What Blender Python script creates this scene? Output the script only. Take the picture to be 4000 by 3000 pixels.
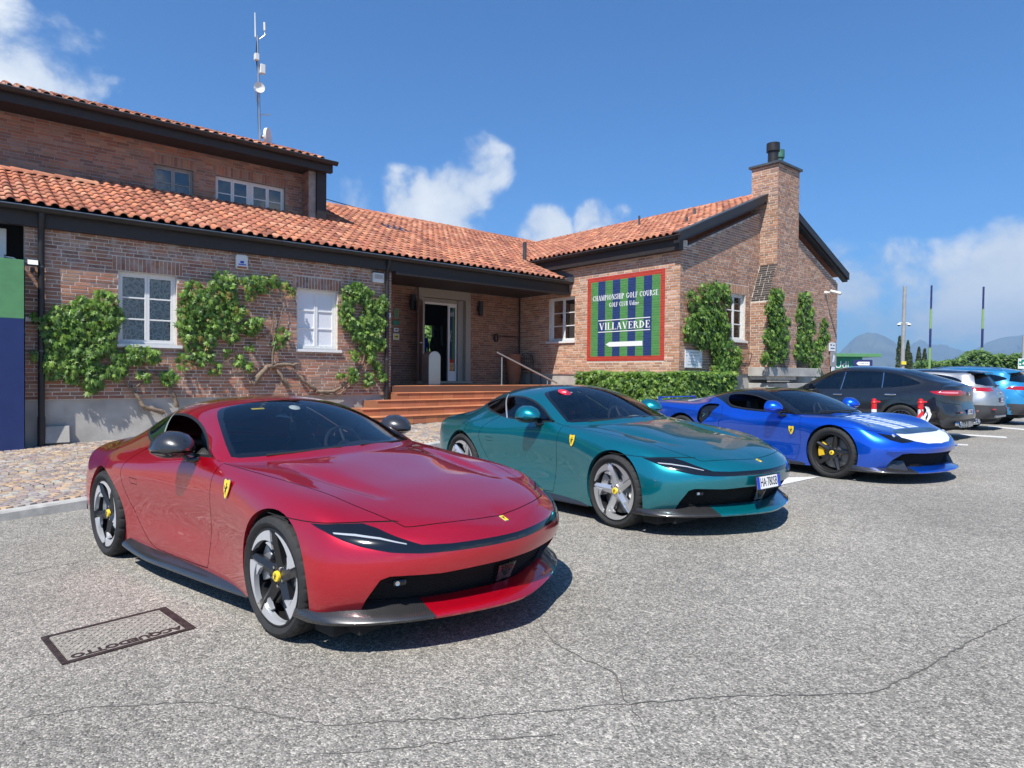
import bpy, bmesh, math, random
import numpy as np
from mathutils import Vector, Matrix
from mathutils import noise as mnoise

for o in list(bpy.data.objects):
    bpy.data.objects.remove(o, do_unlink=True)
scene = bpy.context.scene
COL = scene.collection
R = math.radians
PI = math.pi
rng = random.Random(7)

# ------------------------------------------------------------------ camera
F_PX, PITCH, ROLL, CAM_H = 2555.35, 0.015718, 0.0097227, 1.6
THA = 0.704186                      # direction of the clubhouse's long facade
cam_d = bpy.data.cameras.new('camera'); cam = bpy.data.objects.new('camera', cam_d)
COL.objects.link(cam)
cam_d.sensor_width = 36.0
cam_d.lens = 36.0 * F_PX / 4000.0
cam_d.clip_start = 0.05; cam_d.clip_end = 60000.0
_fw = Vector((0, math.cos(PITCH), -math.sin(PITCH))); _rt = Vector((1, 0, 0)); _up = _rt.cross(_fw)
_r2 = math.cos(ROLL)*_rt + math.sin(ROLL)*_up; _u2 = -math.sin(ROLL)*_rt + math.cos(ROLL)*_up
M = Matrix((( _r2.x, _u2.x, -_fw.x, 0), (_r2.y, _u2.y, -_fw.y, 0), (_r2.z, _u2.z, -_fw.z, CAM_H), (0, 0, 0, 1)))
cam.matrix_world = M
scene.camera = cam

# ------------------------------------------------------------------ sun and sky
LIGHT = Vector((0.250, 0.632, -1.0)).normalized()      # direction the sunlight travels
SUN_EL = math.asin(-LIGHT.z); SUN_AZ = math.atan2(-LIGHT.x, -LIGHT.y)   # from +Y towards +X
sun_d = bpy.data.lights.new('sun', 'SUN'); sun_d.energy = 5.0; sun_d.angle = R(0.53); sun_d.color = (1.0, 0.955, 0.89)
sun = bpy.data.objects.new('sun', sun_d); COL.objects.link(sun)
sun.rotation_euler = LIGHT.to_track_quat('-Z', 'Y').to_euler(); sun.location = (0, 0, 30)

world = bpy.data.worlds.new('World'); scene.world = world; world.use_nodes = True
scene.view_settings.view_transform = 'Standard'; scene.view_settings.look = 'None'
scene.view_settings.exposure = 0.60; scene.view_settings.gamma = 1.0
scene.view_settings.use_curve_mapping = False

def build_world():
    nt = world.node_tree; N = nt.nodes; L = nt.links
    N.clear()
    out = N.new('ShaderNodeOutputWorld'); bg = N.new('ShaderNodeBackground')
    sky = N.new('ShaderNodeTexSky'); sky.sky_type = 'NISHITA'; sky.sun_disc = False
    sky.sun_elevation = SUN_EL; sky.sun_rotation = SUN_AZ
    sky.altitude = 300; sky.air_density = 1.0; sky.dust_density = 0.25; sky.ozone_density = 2.4
    bg.inputs['Strength'].default_value = 0.070
    hsv = N.new('ShaderNodeHueSaturation'); hsv.inputs['Saturation'].default_value = 1.0; hsv.inputs['Value'].default_value = 1.0
    tint = N.new('ShaderNodeMixRGB'); tint.blend_type = 'MULTIPLY'; tint.inputs[0].default_value = 1.0; tint.inputs[2].default_value = (0.36, 0.93, 1.50, 1)
    L.new(sky.outputs[0], tint.inputs[1]); L.new(tint.outputs[0], hsv.inputs['Color'])
    tc = N.new('ShaderNodeTexCoord')
    def math_(op, a, b=None, clamp=False):
        n = N.new('ShaderNodeMath'); n.operation = op; n.use_clamp = clamp
        for i, v in enumerate((a, b)):
            if v is None: continue
            if isinstance(v, (int, float)): n.inputs[i].default_value = v
            else: L.new(v, n.inputs[i])
        return n.outputs[0]
    # cumulus: soft directional lobes (cloud banks) broken up by fractal noise on the view direction
    nrm = N.new('ShaderNodeVectorMath'); nrm.operation = 'NORMALIZE'; L.new(tc.outputs['Generated'], nrm.inputs[0])
    D = nrm.outputs[0]
    n1 = N.new('ShaderNodeTexNoise'); n1.inputs['Scale'].default_value = 9.0; n1.inputs['Detail'].default_value = 9.0; n1.inputs['Roughness'].default_value = 0.58
    n1.inputs['Distortion'].default_value = 0.25
    L.new(D, n1.inputs['Vector'])
    n2 = N.new('ShaderNodeTexNoise'); n2.inputs['Scale'].default_value = 3.2; n2.inputs['Detail'].default_value = 4.0
    L.new(D, n2.inputs['Vector'])
    def pxdir(x, y):
        d = _fw*F_PX + _r2*(x-2000) + _u2*(1500-y); return d.normalized()
    lobes = [  # photo pixel, radius in degrees, strength
        (90, 260, 4.2, 1.0), (250, 260, 3.6, .95), (400, 245, 2.6, .8), (330, 120, 2.4, .55), (480, 190, 2.2, .5), (720, 310, 2.2, .5),
        (480, 435, 2.6, .6),
        (1880, 650, 3.0, 1.0), (1790, 760, 3.6, 1.0), (1600, 775, 3.4, .95), (1400, 750, 2.4, .85), (1950, 615, 1.6, .8), (1830, 840, 2.6, .85),
        (2130, 905, 2.6, .95), (2330, 865, 2.2, .9), (2420, 850, 1.4, .8),
        (3330, 1080, 3.8, .9), (3480, 1060, 3.0, .8), (3420, 1190, 4.6, .72), (3650, 1200, 4.6, .7), (3800, 1110, 4.6, .72), (4010, 1050, 4.2, .95), (3700, 1290, 5.0, .66), (3960, 1250, 5, .66), (3560, 1330, 4, .6)]
    acc = None
    for (x, y, rad, st) in lobes:
        d = pxdir(x, y)
        dp = N.new('ShaderNodeVectorMath'); dp.operation = 'DOT_PRODUCT'; L.new(D, dp.inputs[0]); dp.inputs[1].default_value = d
        c = math.cos(R(rad*1.35))
        mr = N.new('ShaderNodeMapRange'); mr.interpolation_type = 'SMOOTHSTEP'
        L.new(dp.outputs['Value'], mr.inputs['Value']); mr.inputs['From Min'].default_value = c; mr.inputs['From Max'].default_value = math.cos(R(rad*0.25))
        mr.inputs['To Min'].default_value = 0; mr.inputs['To Max'].default_value = st
        acc = mr.outputs[0] if acc is None else math_('MAXIMUM', acc, mr.outputs[0])
    # scattered banks all round, strongest low in the sky
    sep = N.new('ShaderNodeSeparateXYZ'); L.new(D, sep.inputs[0])
    band = N.new('ShaderNodeMapRange'); band.interpolation_type = 'SMOOTHSTEP'
    L.new(sep.outputs['Z'], band.inputs['Value']); band.inputs['From Min'].default_value = 0.55; band.inputs['From Max'].default_value = 0.05
    behind = N.new('ShaderNodeMapRange'); L.new(sep.outputs['Y'], behind.inputs['Value'])
    behind.inputs['From Min'].default_value = 0.55; behind.inputs['From Max'].default_value = 0.1
    sc = math_('MULTIPLY', math_('MULTIPLY', band.outputs[0], behind.outputs[0]), math_('MULTIPLY', math_('SUBTRACT', n2.outputs['Fac'], 0.44, True), 6.0))
    acc = math_('MAXIMUM', acc, math_('MINIMUM', sc, 0.9))
    dens = math_('ADD', math_('MULTIPLY', acc, 0.62), math_('MULTIPLY', math_('SUBTRACT', n1.outputs['Fac'], 0.5), 1.5))
    al = N.new('ShaderNodeMapRange'); al.interpolation_type = 'SMOOTHSTEP'; L.new(dens, al.inputs['Value'])
    al.inputs['From Min'].default_value = 0.30; al.inputs['From Max'].default_value = 0.62
    gate = N.new('ShaderNodeMapRange'); L.new(acc, gate.inputs['Value']); gate.inputs['From Min'].default_value = 0.02; gate.inputs['From Max'].default_value = 0.25
    alpha = math_('MULTIPLY', al.outputs[0], gate.outputs[0])
    shade = N.new('ShaderNodeMapRange'); L.new(n1.outputs['Fac'], shade.inputs['Value'])
    shade.inputs['From Min'].default_value = 0.35; shade.inputs['From Max'].default_value = 0.68
    cc = N.new('ShaderNodeMixRGB'); cc.inputs[1].default_value = (5.6, 6.5, 8.0, 1); cc.inputs[2].default_value = (10.6, 10.7, 10.6, 1); L.new(shade.outputs[0], cc.inputs[0])
    mx = N.new('ShaderNodeMixRGB'); L.new(alpha, mx.inputs[0]); L.new(hsv.outputs[0], mx.inputs[1]); L.new(cc.outputs[0], mx.inputs[2])
    L.new(mx.outputs[0], bg.inputs['Color']); L.new(bg.outputs[0], out.inputs['Surface'])
build_world()

# ------------------------------------------------------------------ helpers
def link(o, parent=None):
    COL.objects.link(o)
    if parent is not None: o.parent = parent
    return o
def tag(o, label, cat, group=None):
    o['label'] = label; o['category'] = cat
    if group: o['group'] = group
    return o
def empty(name, loc, rot=None):
    o = bpy.data.objects.new(name, None); o.location = loc; o.empty_display_size = 0.2
    if rot is not None: o.rotation_euler = rot
    return link(o)
def mesh_from(name, verts, faces, mats=None, smooth=False, mat_idx=None):
    me = bpy.data.meshes.new(name)
    me.from_pydata([tuple(v) for v in verts], [], [tuple(f) for f in faces])
    if mats is not None:
        for m in (mats if isinstance(mats, (list, tuple)) else [mats]): me.materials.append(m)
    if mat_idx is not None: me.polygons.foreach_set('material_index', mat_idx)
    if smooth: me.polygons.foreach_set('use_smooth', [True]*len(me.polygons))
    me.update()
    return me
def mobj(name, verts, faces, mat, parent=None, smooth=False, loc=None, mat_idx=None):
    o = bpy.data.objects.new(name, mesh_from(name, verts, faces, mat, smooth, mat_idx))
    if loc is not None: o.location = loc
    return link(o, parent)

class MB:
    """collects simple shapes, then links them as ONE mesh object"""
    def __init__(s): s.v = []; s.f = []; s.mi = []; s.cur = 0
    def add(s, vs, fs):
        k = len(s.v); s.v += [tuple(v) for v in vs]; s.f += [tuple(i+k for i in f) for f in fs]; s.mi += [s.cur]*len(fs); return s
    def box(s, x0, x1, y0, y1, z0, z1):
        v = [(x, y, z) for z in (z0, z1) for y in (y0, y1) for x in (x0, x1)]
        return s.add(v, [(0,2,3,1), (4,5,7,6), (0,1,5,4), (2,6,7,3), (0,4,6,2), (1,3,7,5)])
    def boxm(s, M, sx, sy, sz):
        v = [M @ Vector((x*sx/2, y*sy/2, z*sz/2)) for z in (-1, 1) for y in (-1, 1) for x in (-1, 1)]
        return s.add(v, [(0,2,3,1), (4,5,7,6), (0,1,5,4), (2,6,7,3), (0,4,6,2), (1,3,7,5)])
    def cyl(s, a, b, r0, r1=None, n=16, caps=True):
        a = Vector(a); b = Vector(b); r1 = r0 if r1 is None else r1
        d = (b-a).normalized(); u = d.orthogonal().normalized(); w = d.cross(u)
        v = []
        for (c, r) in ((a, r0), (b, r1)):
            for i in range(n):
                t = 2*PI*i/n; v.append(c + r*(math.cos(t)*u + math.sin(t)*w))
        f = [(i, (i+1) % n, n+(i+1) % n, n+i) for i in range(n)]
        if caps: f += [tuple(range(n-1, -1, -1)), tuple(range(n, 2*n))]
        return s.add(v, f)
    def tube(s, pts, rad, n=8, caps=True):
        pts = [Vector(p) for p in pts]; k = len(pts)
        rad = rad if isinstance(rad, (list, tuple)) else [rad]*k
        t0 = (pts[1]-pts[0]).normalized(); u = t0.orthogonal().normalized(); v = []
        for i, p in enumerate(pts):
            t = (pts[min(i+1, k-1)] - pts[max(i-1, 0)])
            t = t.normalized() if t.length > 1e-9 else t0
            u = (u - t*u.dot(t)); u = u.normalized() if u.length > 1e-6 else t.orthogonal().normalized()
            w = t.cross(u)
            for j in range(n):
                a = 2*PI*j/n; v.append(p + rad[i]*(math.cos(a)*u + math.sin(a)*w))
        f = [(i*n+j, i*n+(j+1) % n, (i+1)*n+(j+1) % n, (i+1)*n+j) for i in range(k-1) for j in range(n)]
        if caps: f += [tuple(range(n-1, -1, -1)), tuple(range((k-1)*n, k*n))]
        return s.add(v, f)
    def lathe(s, prof, M=None, n=32, closed=False):
        """prof: (axial, radius) turned about local Z of M"""
        M = M or Matrix.Identity(4); k = len(prof); v = []
        for (a, r) in prof:
            for j in range(n):
                t = 2*PI*j/n; v.append(M @ Vector((r*math.cos(t), r*math.sin(t), a)))
        kk = k if closed else k-1
        f = [(i*n+j, i*n+(j+1) % n, ((i+1) % k)*n+(j+1) % n, ((i+1) % k)*n+j) for i in range(kk) for j in range(n)]
        return s.add(v, f)
    def prism(s, poly, h0, h1, M=None):
        """2D polygon (x,y) extruded z h0..h1"""
        M = M or Matrix.Identity(4); n = len(poly)
        v = [M @ Vector((p[0], p[1], h0)) for p in poly] + [M @ Vector((p[0], p[1], h1)) for p in poly]
        f = [tuple(range(n-1, -1, -1)), tuple(range(n, 2*n))] + [(i, (i+1) % n, n+(i+1) % n, n+i) for i in range(n)]
        return s.add(v, f)
    def obj(s, name, mat, parent=None, smooth=False, loc=None, auto=None, bevel=0, rot=None):
        o = mobj(name, s.v, s.f, mat, parent, smooth, loc, s.mi if isinstance(mat, (list, tuple)) else None)
        if rot is not None: o.rotation_euler = rot
        if bevel:
            m = o.modifiers.new('bevel', 'BEVEL'); m.width = bevel; m.segments = 2; m.limit_method = 'ANGLE'; m.angle_limit = R(40)
        if auto:
            sharp_smooth(o.data, auto)
        return o
def sharp_smooth(me, ang):
    """smooth shading with edges sharper than ang (degrees) kept hard"""
    bm = bmesh.new(); bm.from_mesh(me)
    for f in bm.faces: f.smooth = True
    for e in bm.edges:
        e.smooth = not (len(e.link_faces) == 2 and e.calc_face_angle(0) > R(ang))
    bm.to_mesh(me); bm.free()
def rename_copy(src, parent=None, loc=None, rot=None):
    """copy of a thing with copies of its parts and sub-parts"""
    c = src.copy(); COL.objects.link(c)
    if parent is not None: c.parent = parent
    if loc is not None: c.location = loc
    if rot is not None: c.rotation_euler = rot
    for ch in list(src.children): rename_copy(ch, c)
    return c

# ------------------------------------------------------------------ materials
MATS = {}
def new_mat(name):
    m = bpy.data.materials.new(name); m.use_nodes = True; nt = m.node_tree; nt.nodes.clear()
    out = nt.nodes.new('ShaderNodeOutputMaterial'); p = nt.nodes.new('ShaderNodeBsdfPrincipled')
    nt.links.new(p.outputs[0], out.inputs[0]); MATS[name] = m
    return m, nt, p
def simple(name, col, rough=0.5, metal=0.0, spec=0.5, coat=0.0, noise=0.0, nscale=20.0, bump=0.0, bscale=80.0):
    m, nt, p = new_mat(name)
    p.inputs['Base Color'].default_value = (*col, 1); p.inputs['Roughness'].default_value = rough
    p.inputs['Metallic'].default_value = metal; p.inputs['Specular IOR Level'].default_value = spec
    p.inputs['Coat Weight'].default_value = coat; p.inputs['Coat Roughness'].default_value = 0.03
    if noise or bump:
        tc = nt.nodes.new('ShaderNodeTexCoord')
    if noise:
        n = nt.nodes.new('ShaderNodeTexNoise'); n.inputs['Scale'].default_value = nscale; n.inputs['Detail'].default_value = 6
        nt.links.new(tc.outputs['Object'], n.inputs['Vector'])
        mr = nt.nodes.new('ShaderNodeMapRange'); mr.inputs['From Min'].default_value = .3; mr.inputs['From Max'].default_value = .7
        mr.inputs['To Min'].default_value = 1-noise; mr.inputs['To Max'].default_value = 1+noise
        nt.links.new(n.outputs['Fac'], mr.inputs['Value'])
        mx = nt.nodes.new('ShaderNodeVectorMath'); mx.operation = 'SCALE'; mx.inputs[0].default_value = col
        nt.links.new(mr.outputs[0], mx.inputs['Scale']); nt.links.new(mx.outputs[0], p.inputs['Base Color'])
        mr2 = nt.nodes.new('ShaderNodeMapRange'); mr2.inputs['To Min'].default_value = max(0, rough-.12); mr2.inputs['To Max'].default_value = min(1, rough+.12)
        nt.links.new(n.outputs['Fac'], mr2.inputs['Value']); nt.links.new(mr2.outputs[0], p.inputs['Roughness'])
    if bump:
        n = nt.nodes.new('ShaderNodeTexNoise'); n.inputs['Scale'].default_value = bscale; n.inputs['Detail'].default_value = 5
        nt.links.new(tc.outputs['Object'], n.inputs['Vector'])
        b = nt.nodes.new('ShaderNodeBump'); b.inputs['Strength'].default_value = bump; b.inputs['Distance'].default_value = 0.01
        nt.links.new(n.outputs['Fac'], b.inputs['Height']); nt.links.new(b.outputs[0], p.inputs['Normal'])
    return m
def car_paint(name, col, deep, metal=0.75, rough=0.36):
    """metallic paint: flake layer under a glossy clear coat"""
    m, nt, p = new_mat(name)
    lw = nt.nodes.new('ShaderNodeLayerWeight'); lw.inputs['Blend'].default_value = 0.35
    mx = nt.nodes.new('ShaderNodeMixRGB'); mx.inputs[1].default_value = (*col, 1); mx.inputs[2].default_value = (*deep, 1)
    nt.links.new(lw.outputs['Facing'], mx.inputs[0])
    tc = nt.nodes.new('ShaderNodeTexCoord')
    v = nt.nodes.new('ShaderNodeTexVoronoi'); v.inputs['Scale'].default_value = 900
    nt.links.new(tc.outputs['Object'], v.inputs['Vector'])
    hs = nt.nodes.new('ShaderNodeHueSaturation'); mr = nt.nodes.new('ShaderNodeMapRange')
    sp = nt.nodes.new('ShaderNodeSeparateColor'); nt.links.new(v.outputs['Color'], sp.inputs[0])
    nt.links.new(sp.outputs[0], mr.inputs['Value']); mr.inputs['To Min'].default_value = .8; mr.inputs['To Max'].default_value = 1.2
    nt.links.new(mr.outputs[0], hs.inputs['Value']); nt.links.new(mx.outputs[0], hs.inputs['Color'])
    nt.links.new(hs.outputs[0], p.inputs['Base Color'])
    p.inputs['Metallic'].default_value = metal; p.inputs['Roughness'].default_value = rough
    p.inputs['Coat Weight'].default_value = 1.0; p.inputs['Coat Roughness'].default_value = 0.01; p.inputs['Coat IOR'].default_value = 1.72
    return m
def glass(name, tint, refl=0.05, rough=0.0):
    """thin pane: coloured see-through plus Fresnel reflection"""
    m = bpy.data.materials.new(name); m.use_nodes = True; nt = m.node_tree; nt.nodes.clear(); MATS[name] = m
    out = nt.nodes.new('ShaderNodeOutputMaterial'); tr = nt.nodes.new('ShaderNodeBsdfTransparent'); tr.inputs[0].default_value = (*tint, 1)
    gl = nt.nodes.new('ShaderNodeBsdfGlossy'); gl.inputs['Roughness'].default_value = rough
    fr = nt.nodes.new('ShaderNodeFresnel'); fr.inputs['IOR'].default_value = 1.5
    mr = nt.nodes.new('ShaderNodeMapRange'); mr.inputs['To Min'].default_value = refl; mr.inputs['To Max'].default_value = 1.0
    nt.links.new(fr.outputs[0], mr.inputs['Value'])
    mx = nt.nodes.new('ShaderNodeMixShader'); nt.links.new(mr.outputs[0], mx.inputs[0])
    nt.links.new(tr.outputs[0], mx.inputs[1]); nt.links.new(gl.outputs[0], mx.inputs[2]); nt.links.new(mx.outputs[0], out.inputs[0])
    return m

def ground_z(x, y):
    return 0.144 + 0.12*math.tanh(x/4.0) + 0.001*max(-30, min(30, y))
_ca, _sa = math.cos(THA), math.sin(THA)
def W(s, b, z=0.0):
    """clubhouse axes (s along the facade, b into the building) -> world"""
    return Vector((s*_ca - b*_sa, s*_sa + b*_ca, z))
def frameM(o, x, y, z): return Matrix(((x[0], y[0], z[0], o[0]), (x[1], y[1], z[1], o[1]), (x[2], y[2], z[2], o[2]), (0, 0, 0, 1)))
# ------------------------------------------------------------------ shared vehicle materials
simple('tyre', (.018, .018, .018), .75, bump=.25, bscale=400, noise=.25, nscale=30)
simple('black_gloss', (.006, .006, .007), .08, coat=.6)
simple('black_satin', (.014, .014, .015), .42)
simple('black_matt', (.012, .012, .012), .8)
simple('underbody', (.010, .010, .010), .9)
simple('gap_black', (.004, .004, .004), .9)
simple('rubber', (.02, .02, .02), .6)
simple('chrome', (.75, .75, .76), .12, 1.0)
simple('alloy_silver', (.66, .67, .68), .30, .72)
simple('alloy_diamond', (.74, .76, .79), .28, .62)
simple('alloy_dark', (.035, .035, .037), .34, .6, coat=.4)
simple('alloy_barrel', (.02, .02, .021), .45, .4)
simple('disc_steel', (.22, .22, .22), .4, .8)
simple('caliper_silver', (.45, .46, .47), .4, .7)
simple('caliper_yellow', (.75, .48, .02), .35, coat=.5)
simple('cap_yellow', (.85, .60, .03), .35, coat=.5)
simple('badge_yellow', (.86, .62, .03), .3, coat=.6)
simple('badge_black', (.01, .01, .01), .35)
simple('leather_black', (.016, .016, .018), .55)
simple('leather_beige', (.45, .42, .36), .6)
simple('dash_black', (.03, .03, .033), .6)
simple('lamp_white', (.42, .44, .46), .15, .2, coat=.8)
simple('lamp_red', (.36, .006, .012), .12, coat=1.0)
simple('lamp_pink', (.75, .22, .28), .12, coat=1.0)
simple('plate_white', (.80, .80, .78), .4)
simple('plate_blue', (.01, .05, .45), .4)
simple('plate_black', (.01, .01, .012), .5)
simple('sticker_red', (.75, .02, .04), .45)
simple('white_paint', (.78, .80, .82), .3, coat=.8)
simple('plastic_grey', (.045, .046, .048), .6, bump=.1, bscale=500)
glass('screen_glass', (.66, .73, .76), .07)
glass('tint_glass', (.10, .11, .12), .07)
glass('side_glass', (.62, .66, .67), .05)
def carbon():
    m, nt, p = new_mat('carbon')
    tc = nt.nodes.new('ShaderNodeTexCoord'); ck = nt.nodes.new('ShaderNodeTexChecker'); ck.inputs['Scale'].default_value = 240
    mp = nt.nodes.new('ShaderNodeMapping'); mp.inputs['Rotation'].default_value = (.3, .2, .785)
    ck.inputs['Color1'].default_value = (.012, .012, .013, 1); ck.inputs['Color2'].default_value = (.05, .05, .052, 1)
    nt.links.new(tc.outputs['Object'], mp.inputs[0]); nt.links.new(mp.outputs[0], ck.inputs[0]); nt.links.new(ck.outputs[0], p.inputs['Base Color'])
    p.inputs['Roughness'].default_value = .3; p.inputs['Metallic'].default_value = .3; p.inputs['Coat Weight'].default_value = 1; p.inputs['Coat Roughness'].default_value = .04
    return m
carbon()
car_paint('paint_red', (.62, .002, .020), (.38, .0, .011), .6, .28)
car_paint('paint_teal', (.0, .235, .285), (.0, .12, .16), .66, .28)
car_paint('paint_blue', (.001, .11, .76), (.0, .05, .42), .66, .28)
car_paint('paint_graphite', (.030, .031, .033), (.016, .016, .018), .7, .3)
car_paint('paint_silver', (.50, .51, .51), (.33, .34, .35), .8, .42)
car_paint('paint_sky', (.02, .27, .56), (.01, .15, .36), .25, .4)
# ------------------------------------------------------------------ setting materials
def attr_mat(name, rough=.85, bump=.4, bscale=60, dirt=.25, dscale=3.0, stain=None, spec=.3, attr='Col', trans=0.0):
    """colour from the piece's own colour attribute, with fine grain, dirt and relief"""
    m, nt, p = new_mat(name); N, L = nt.nodes, nt.links
    a = N.new('ShaderNodeAttribute'); a.attribute_name = attr
    tc = N.new('ShaderNodeTexCoord'); geo = N.new('ShaderNodeNewGeometry')
    n1 = N.new('ShaderNodeTexNoise'); n1.inputs['Scale'].default_value = bscale; n1.inputs['Detail'].default_value = 6; L.new(geo.outputs['Position'], n1.inputs['Vector'])
    n2 = N.new('ShaderNodeTexNoise'); n2.inputs['Scale'].default_value = dscale; n2.inputs['Detail'].default_value = 8; L.new(geo.outputs['Position'], n2.inputs['Vector'])
    mr = N.new('ShaderNodeMapRange'); mr.inputs['From Min'].default_value = .3; mr.inputs['From Max'].default_value = .7; mr.inputs['To Min'].default_value = 1-dirt; mr.inputs['To Max'].default_value = 1+dirt*.6
    ad = N.new('ShaderNodeMath'); ad.operation = 'ADD'; L.new(n1.outputs['Fac'], ad.inputs[0]); L.new(n2.outputs['Fac'], ad.inputs[1])
    hf = N.new('ShaderNodeMath'); hf.operation = 'MULTIPLY'; hf.inputs[1].default_value = .5; L.new(ad.outputs[0], hf.inputs[0]); L.new(hf.outputs[0], mr.inputs['Value'])
    sc = N.new('ShaderNodeVectorMath'); sc.operation = 'SCALE'; L.new(a.outputs['Color'], sc.inputs[0]); L.new(mr.outputs[0], sc.inputs['Scale'])
    col = sc.outputs[0]
    if stain:   # pale salt bloom above a given height, broken up by noise
        sp = N.new('ShaderNodeSeparateXYZ'); L.new(geo.outputs['Position'], sp.inputs[0])
        r = N.new('ShaderNodeMapRange'); r.inputs['From Min'].default_value = stain[0]; r.inputs['From Max'].default_value = stain[1]; L.new(sp.outputs['Z'], r.inputs['Value'])
        n3 = N.new('ShaderNodeTexNoise'); n3.inputs['Scale'].default_value = 5.5; n3.inputs['Detail'].default_value = 9; n3.inputs['Roughness'].default_value = .7; L.new(geo.outputs['Position'], n3.inputs['Vector'])
        r2 = N.new('ShaderNodeMapRange'); r2.inputs['From Min'].default_value = .47; r2.inputs['From Max'].default_value = .66; L.new(n3.outputs['Fac'], r2.inputs['Value'])
        mu = N.new('ShaderNodeMath'); mu.operation = 'MULTIPLY'; L.new(r.outputs[0], mu.inputs[0]); L.new(r2.outputs[0], mu.inputs[1])
        mu2 = N.new('ShaderNodeMath'); mu2.operation = 'MULTIPLY'; mu2.inputs[1].default_value = stain[2]; L.new(mu.outputs[0], mu2.inputs[0])
        mx = N.new('ShaderNodeMixRGB'); L.new(mu2.outputs[0], mx.inputs[0]); L.new(col, mx.inputs[1]); mx.inputs[2].default_value = (.52, .48, .45, 1); col = mx.outputs[0]
    L.new(col, p.inputs['Base Color']); p.inputs['Roughness'].default_value = rough; p.inputs['Specular IOR Level'].default_value = spec
    b = N.new('ShaderNodeBump'); b.inputs['Strength'].default_value = bump; b.inputs['Distance'].default_value = .012
    L.new(n1.outputs['Fac'], b.inputs['Height']); L.new(b.outputs[0], p.inputs['Normal'])
    if trans:
        out = [n for n in N if n.type == 'OUTPUT_MATERIAL'][0]; tr = N.new('ShaderNodeBsdfTranslucent'); ms = N.new('ShaderNodeMixShader'); ms.inputs[0].default_value = trans
        hs = N.new('ShaderNodeHueSaturation'); hs.inputs['Value'].default_value = 1.5; hs.inputs['Hue'].default_value = .485; L.new(col, hs.inputs['Color']); L.new(hs.outputs[0], tr.inputs['Color'])
        L.new(p.outputs[0], ms.inputs[1]); L.new(tr.outputs[0], ms.inputs[2]); L.new(ms.outputs[0], out.inputs[0])
    return m
attr_mat('brick_main', stain=(3.0, 4.0, .85), bump=.9, bscale=90, dirt=.4, dscale=1.6)
attr_mat('brick_wing', bump=.7, bscale=90, dirt=.25)
attr_mat('brick_paint', rough=.6, bump=.5, bscale=120, dirt=.12)
attr_mat('tile_clay', rough=.75, bump=.25, bscale=50, dirt=.35, dscale=5)
attr_mat('step_clay', rough=.6, bump=.1, bscale=60, dirt=.15)
attr_mat('leaf_green', rough=.42, bump=.05, bscale=120, dirt=.1, spec=.5, trans=.28)
attr_mat('cobble', rough=.75, bump=.4, bscale=90, dirt=.25)
attr_mat('foliage', rough=.55, bump=.05, bscale=60, dirt=.15, spec=.4, trans=.25)
simple('mortar', (.58, .53, .46), .95, noise=.18, nscale=14, bump=.5, bscale=120)
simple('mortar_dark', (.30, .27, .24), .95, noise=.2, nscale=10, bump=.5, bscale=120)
simple('concrete', (.40, .385, .35), .9, noise=.22, nscale=2.5, bump=.35, bscale=60)
simple('stone', (.33, .30, .26), .85, noise=.15, nscale=60, bump=.3, bscale=200)
simple('kerb_stone', (.42, .41, .38), .9, noise=.2, nscale=8, bump=.5, bscale=120)
simple('dark_metal', (.030, .027, .026), .45, .3, noise=.25, nscale=6)
simple('lead', (.10, .105, .11), .5, .5, noise=.25, nscale=8)
simple('fascia_wood', (.026, .020, .018), .6, noise=.25, nscale=12)
simple('white_wood', (.74, .74, .72), .5, noise=.06, nscale=30)
simple('brown_door', (.085, .032, .018), .4, noise=.15, nscale=10)
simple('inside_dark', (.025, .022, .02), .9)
simple('steel', (.50, .50, .50), .33, .9)
simple('plastic_white', (.70, .70, .66), .5, noise=.05, nscale=20)
simple('terracotta', (.36, .14, .07), .8, noise=.15, nscale=8)
simple('bark', (.20, .145, .10), .95, noise=.3, nscale=20, bump=1.0, bscale=40)
simple('paint_green', (.10, .27, .11), .45, noise=.08, nscale=6)
simple('paint_navy', (.012, .028, .12), .45, noise=.08, nscale=6)
simple('sign_white', (.78, .79, .80), .4)
simple('sign_ink', (.05, .05, .06), .6)
simple('sign_green', (.0, .22, .12), .4)
simple('amber', (.38, .10, .01), .3)
simple('pole_grey', (.30, .30, .29), .6, noise=.15, nscale=4)
simple('pole_green', (.22, .36, .12), .5)
simple('pole_navy', (.018, .025, .12), .5)
simple('signal_red', (.62, .015, .02), .45)
simple('road_white', (.58, .58, .55), .8, noise=.25, nscale=25)
simple('iron_rust', (.055, .038, .034), .55, .35, noise=.4, nscale=30, bump=.4, bscale=180)
simple('iron_worn', (.36, .34, .29), .6, .3, noise=.25, nscale=40, bump=.3, bscale=200)
simple('hose_black', (.012, .012, .012), .5)
simple('copper', (.05, .16, .12), .6, .2, noise=.4, nscale=15)
simple('shutter_white', (.70, .72, .76), .6)
glass('window_glass', (.80, .83, .83), .04)
glass('dark_pane', (.05, .055, .06), .12)
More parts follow.
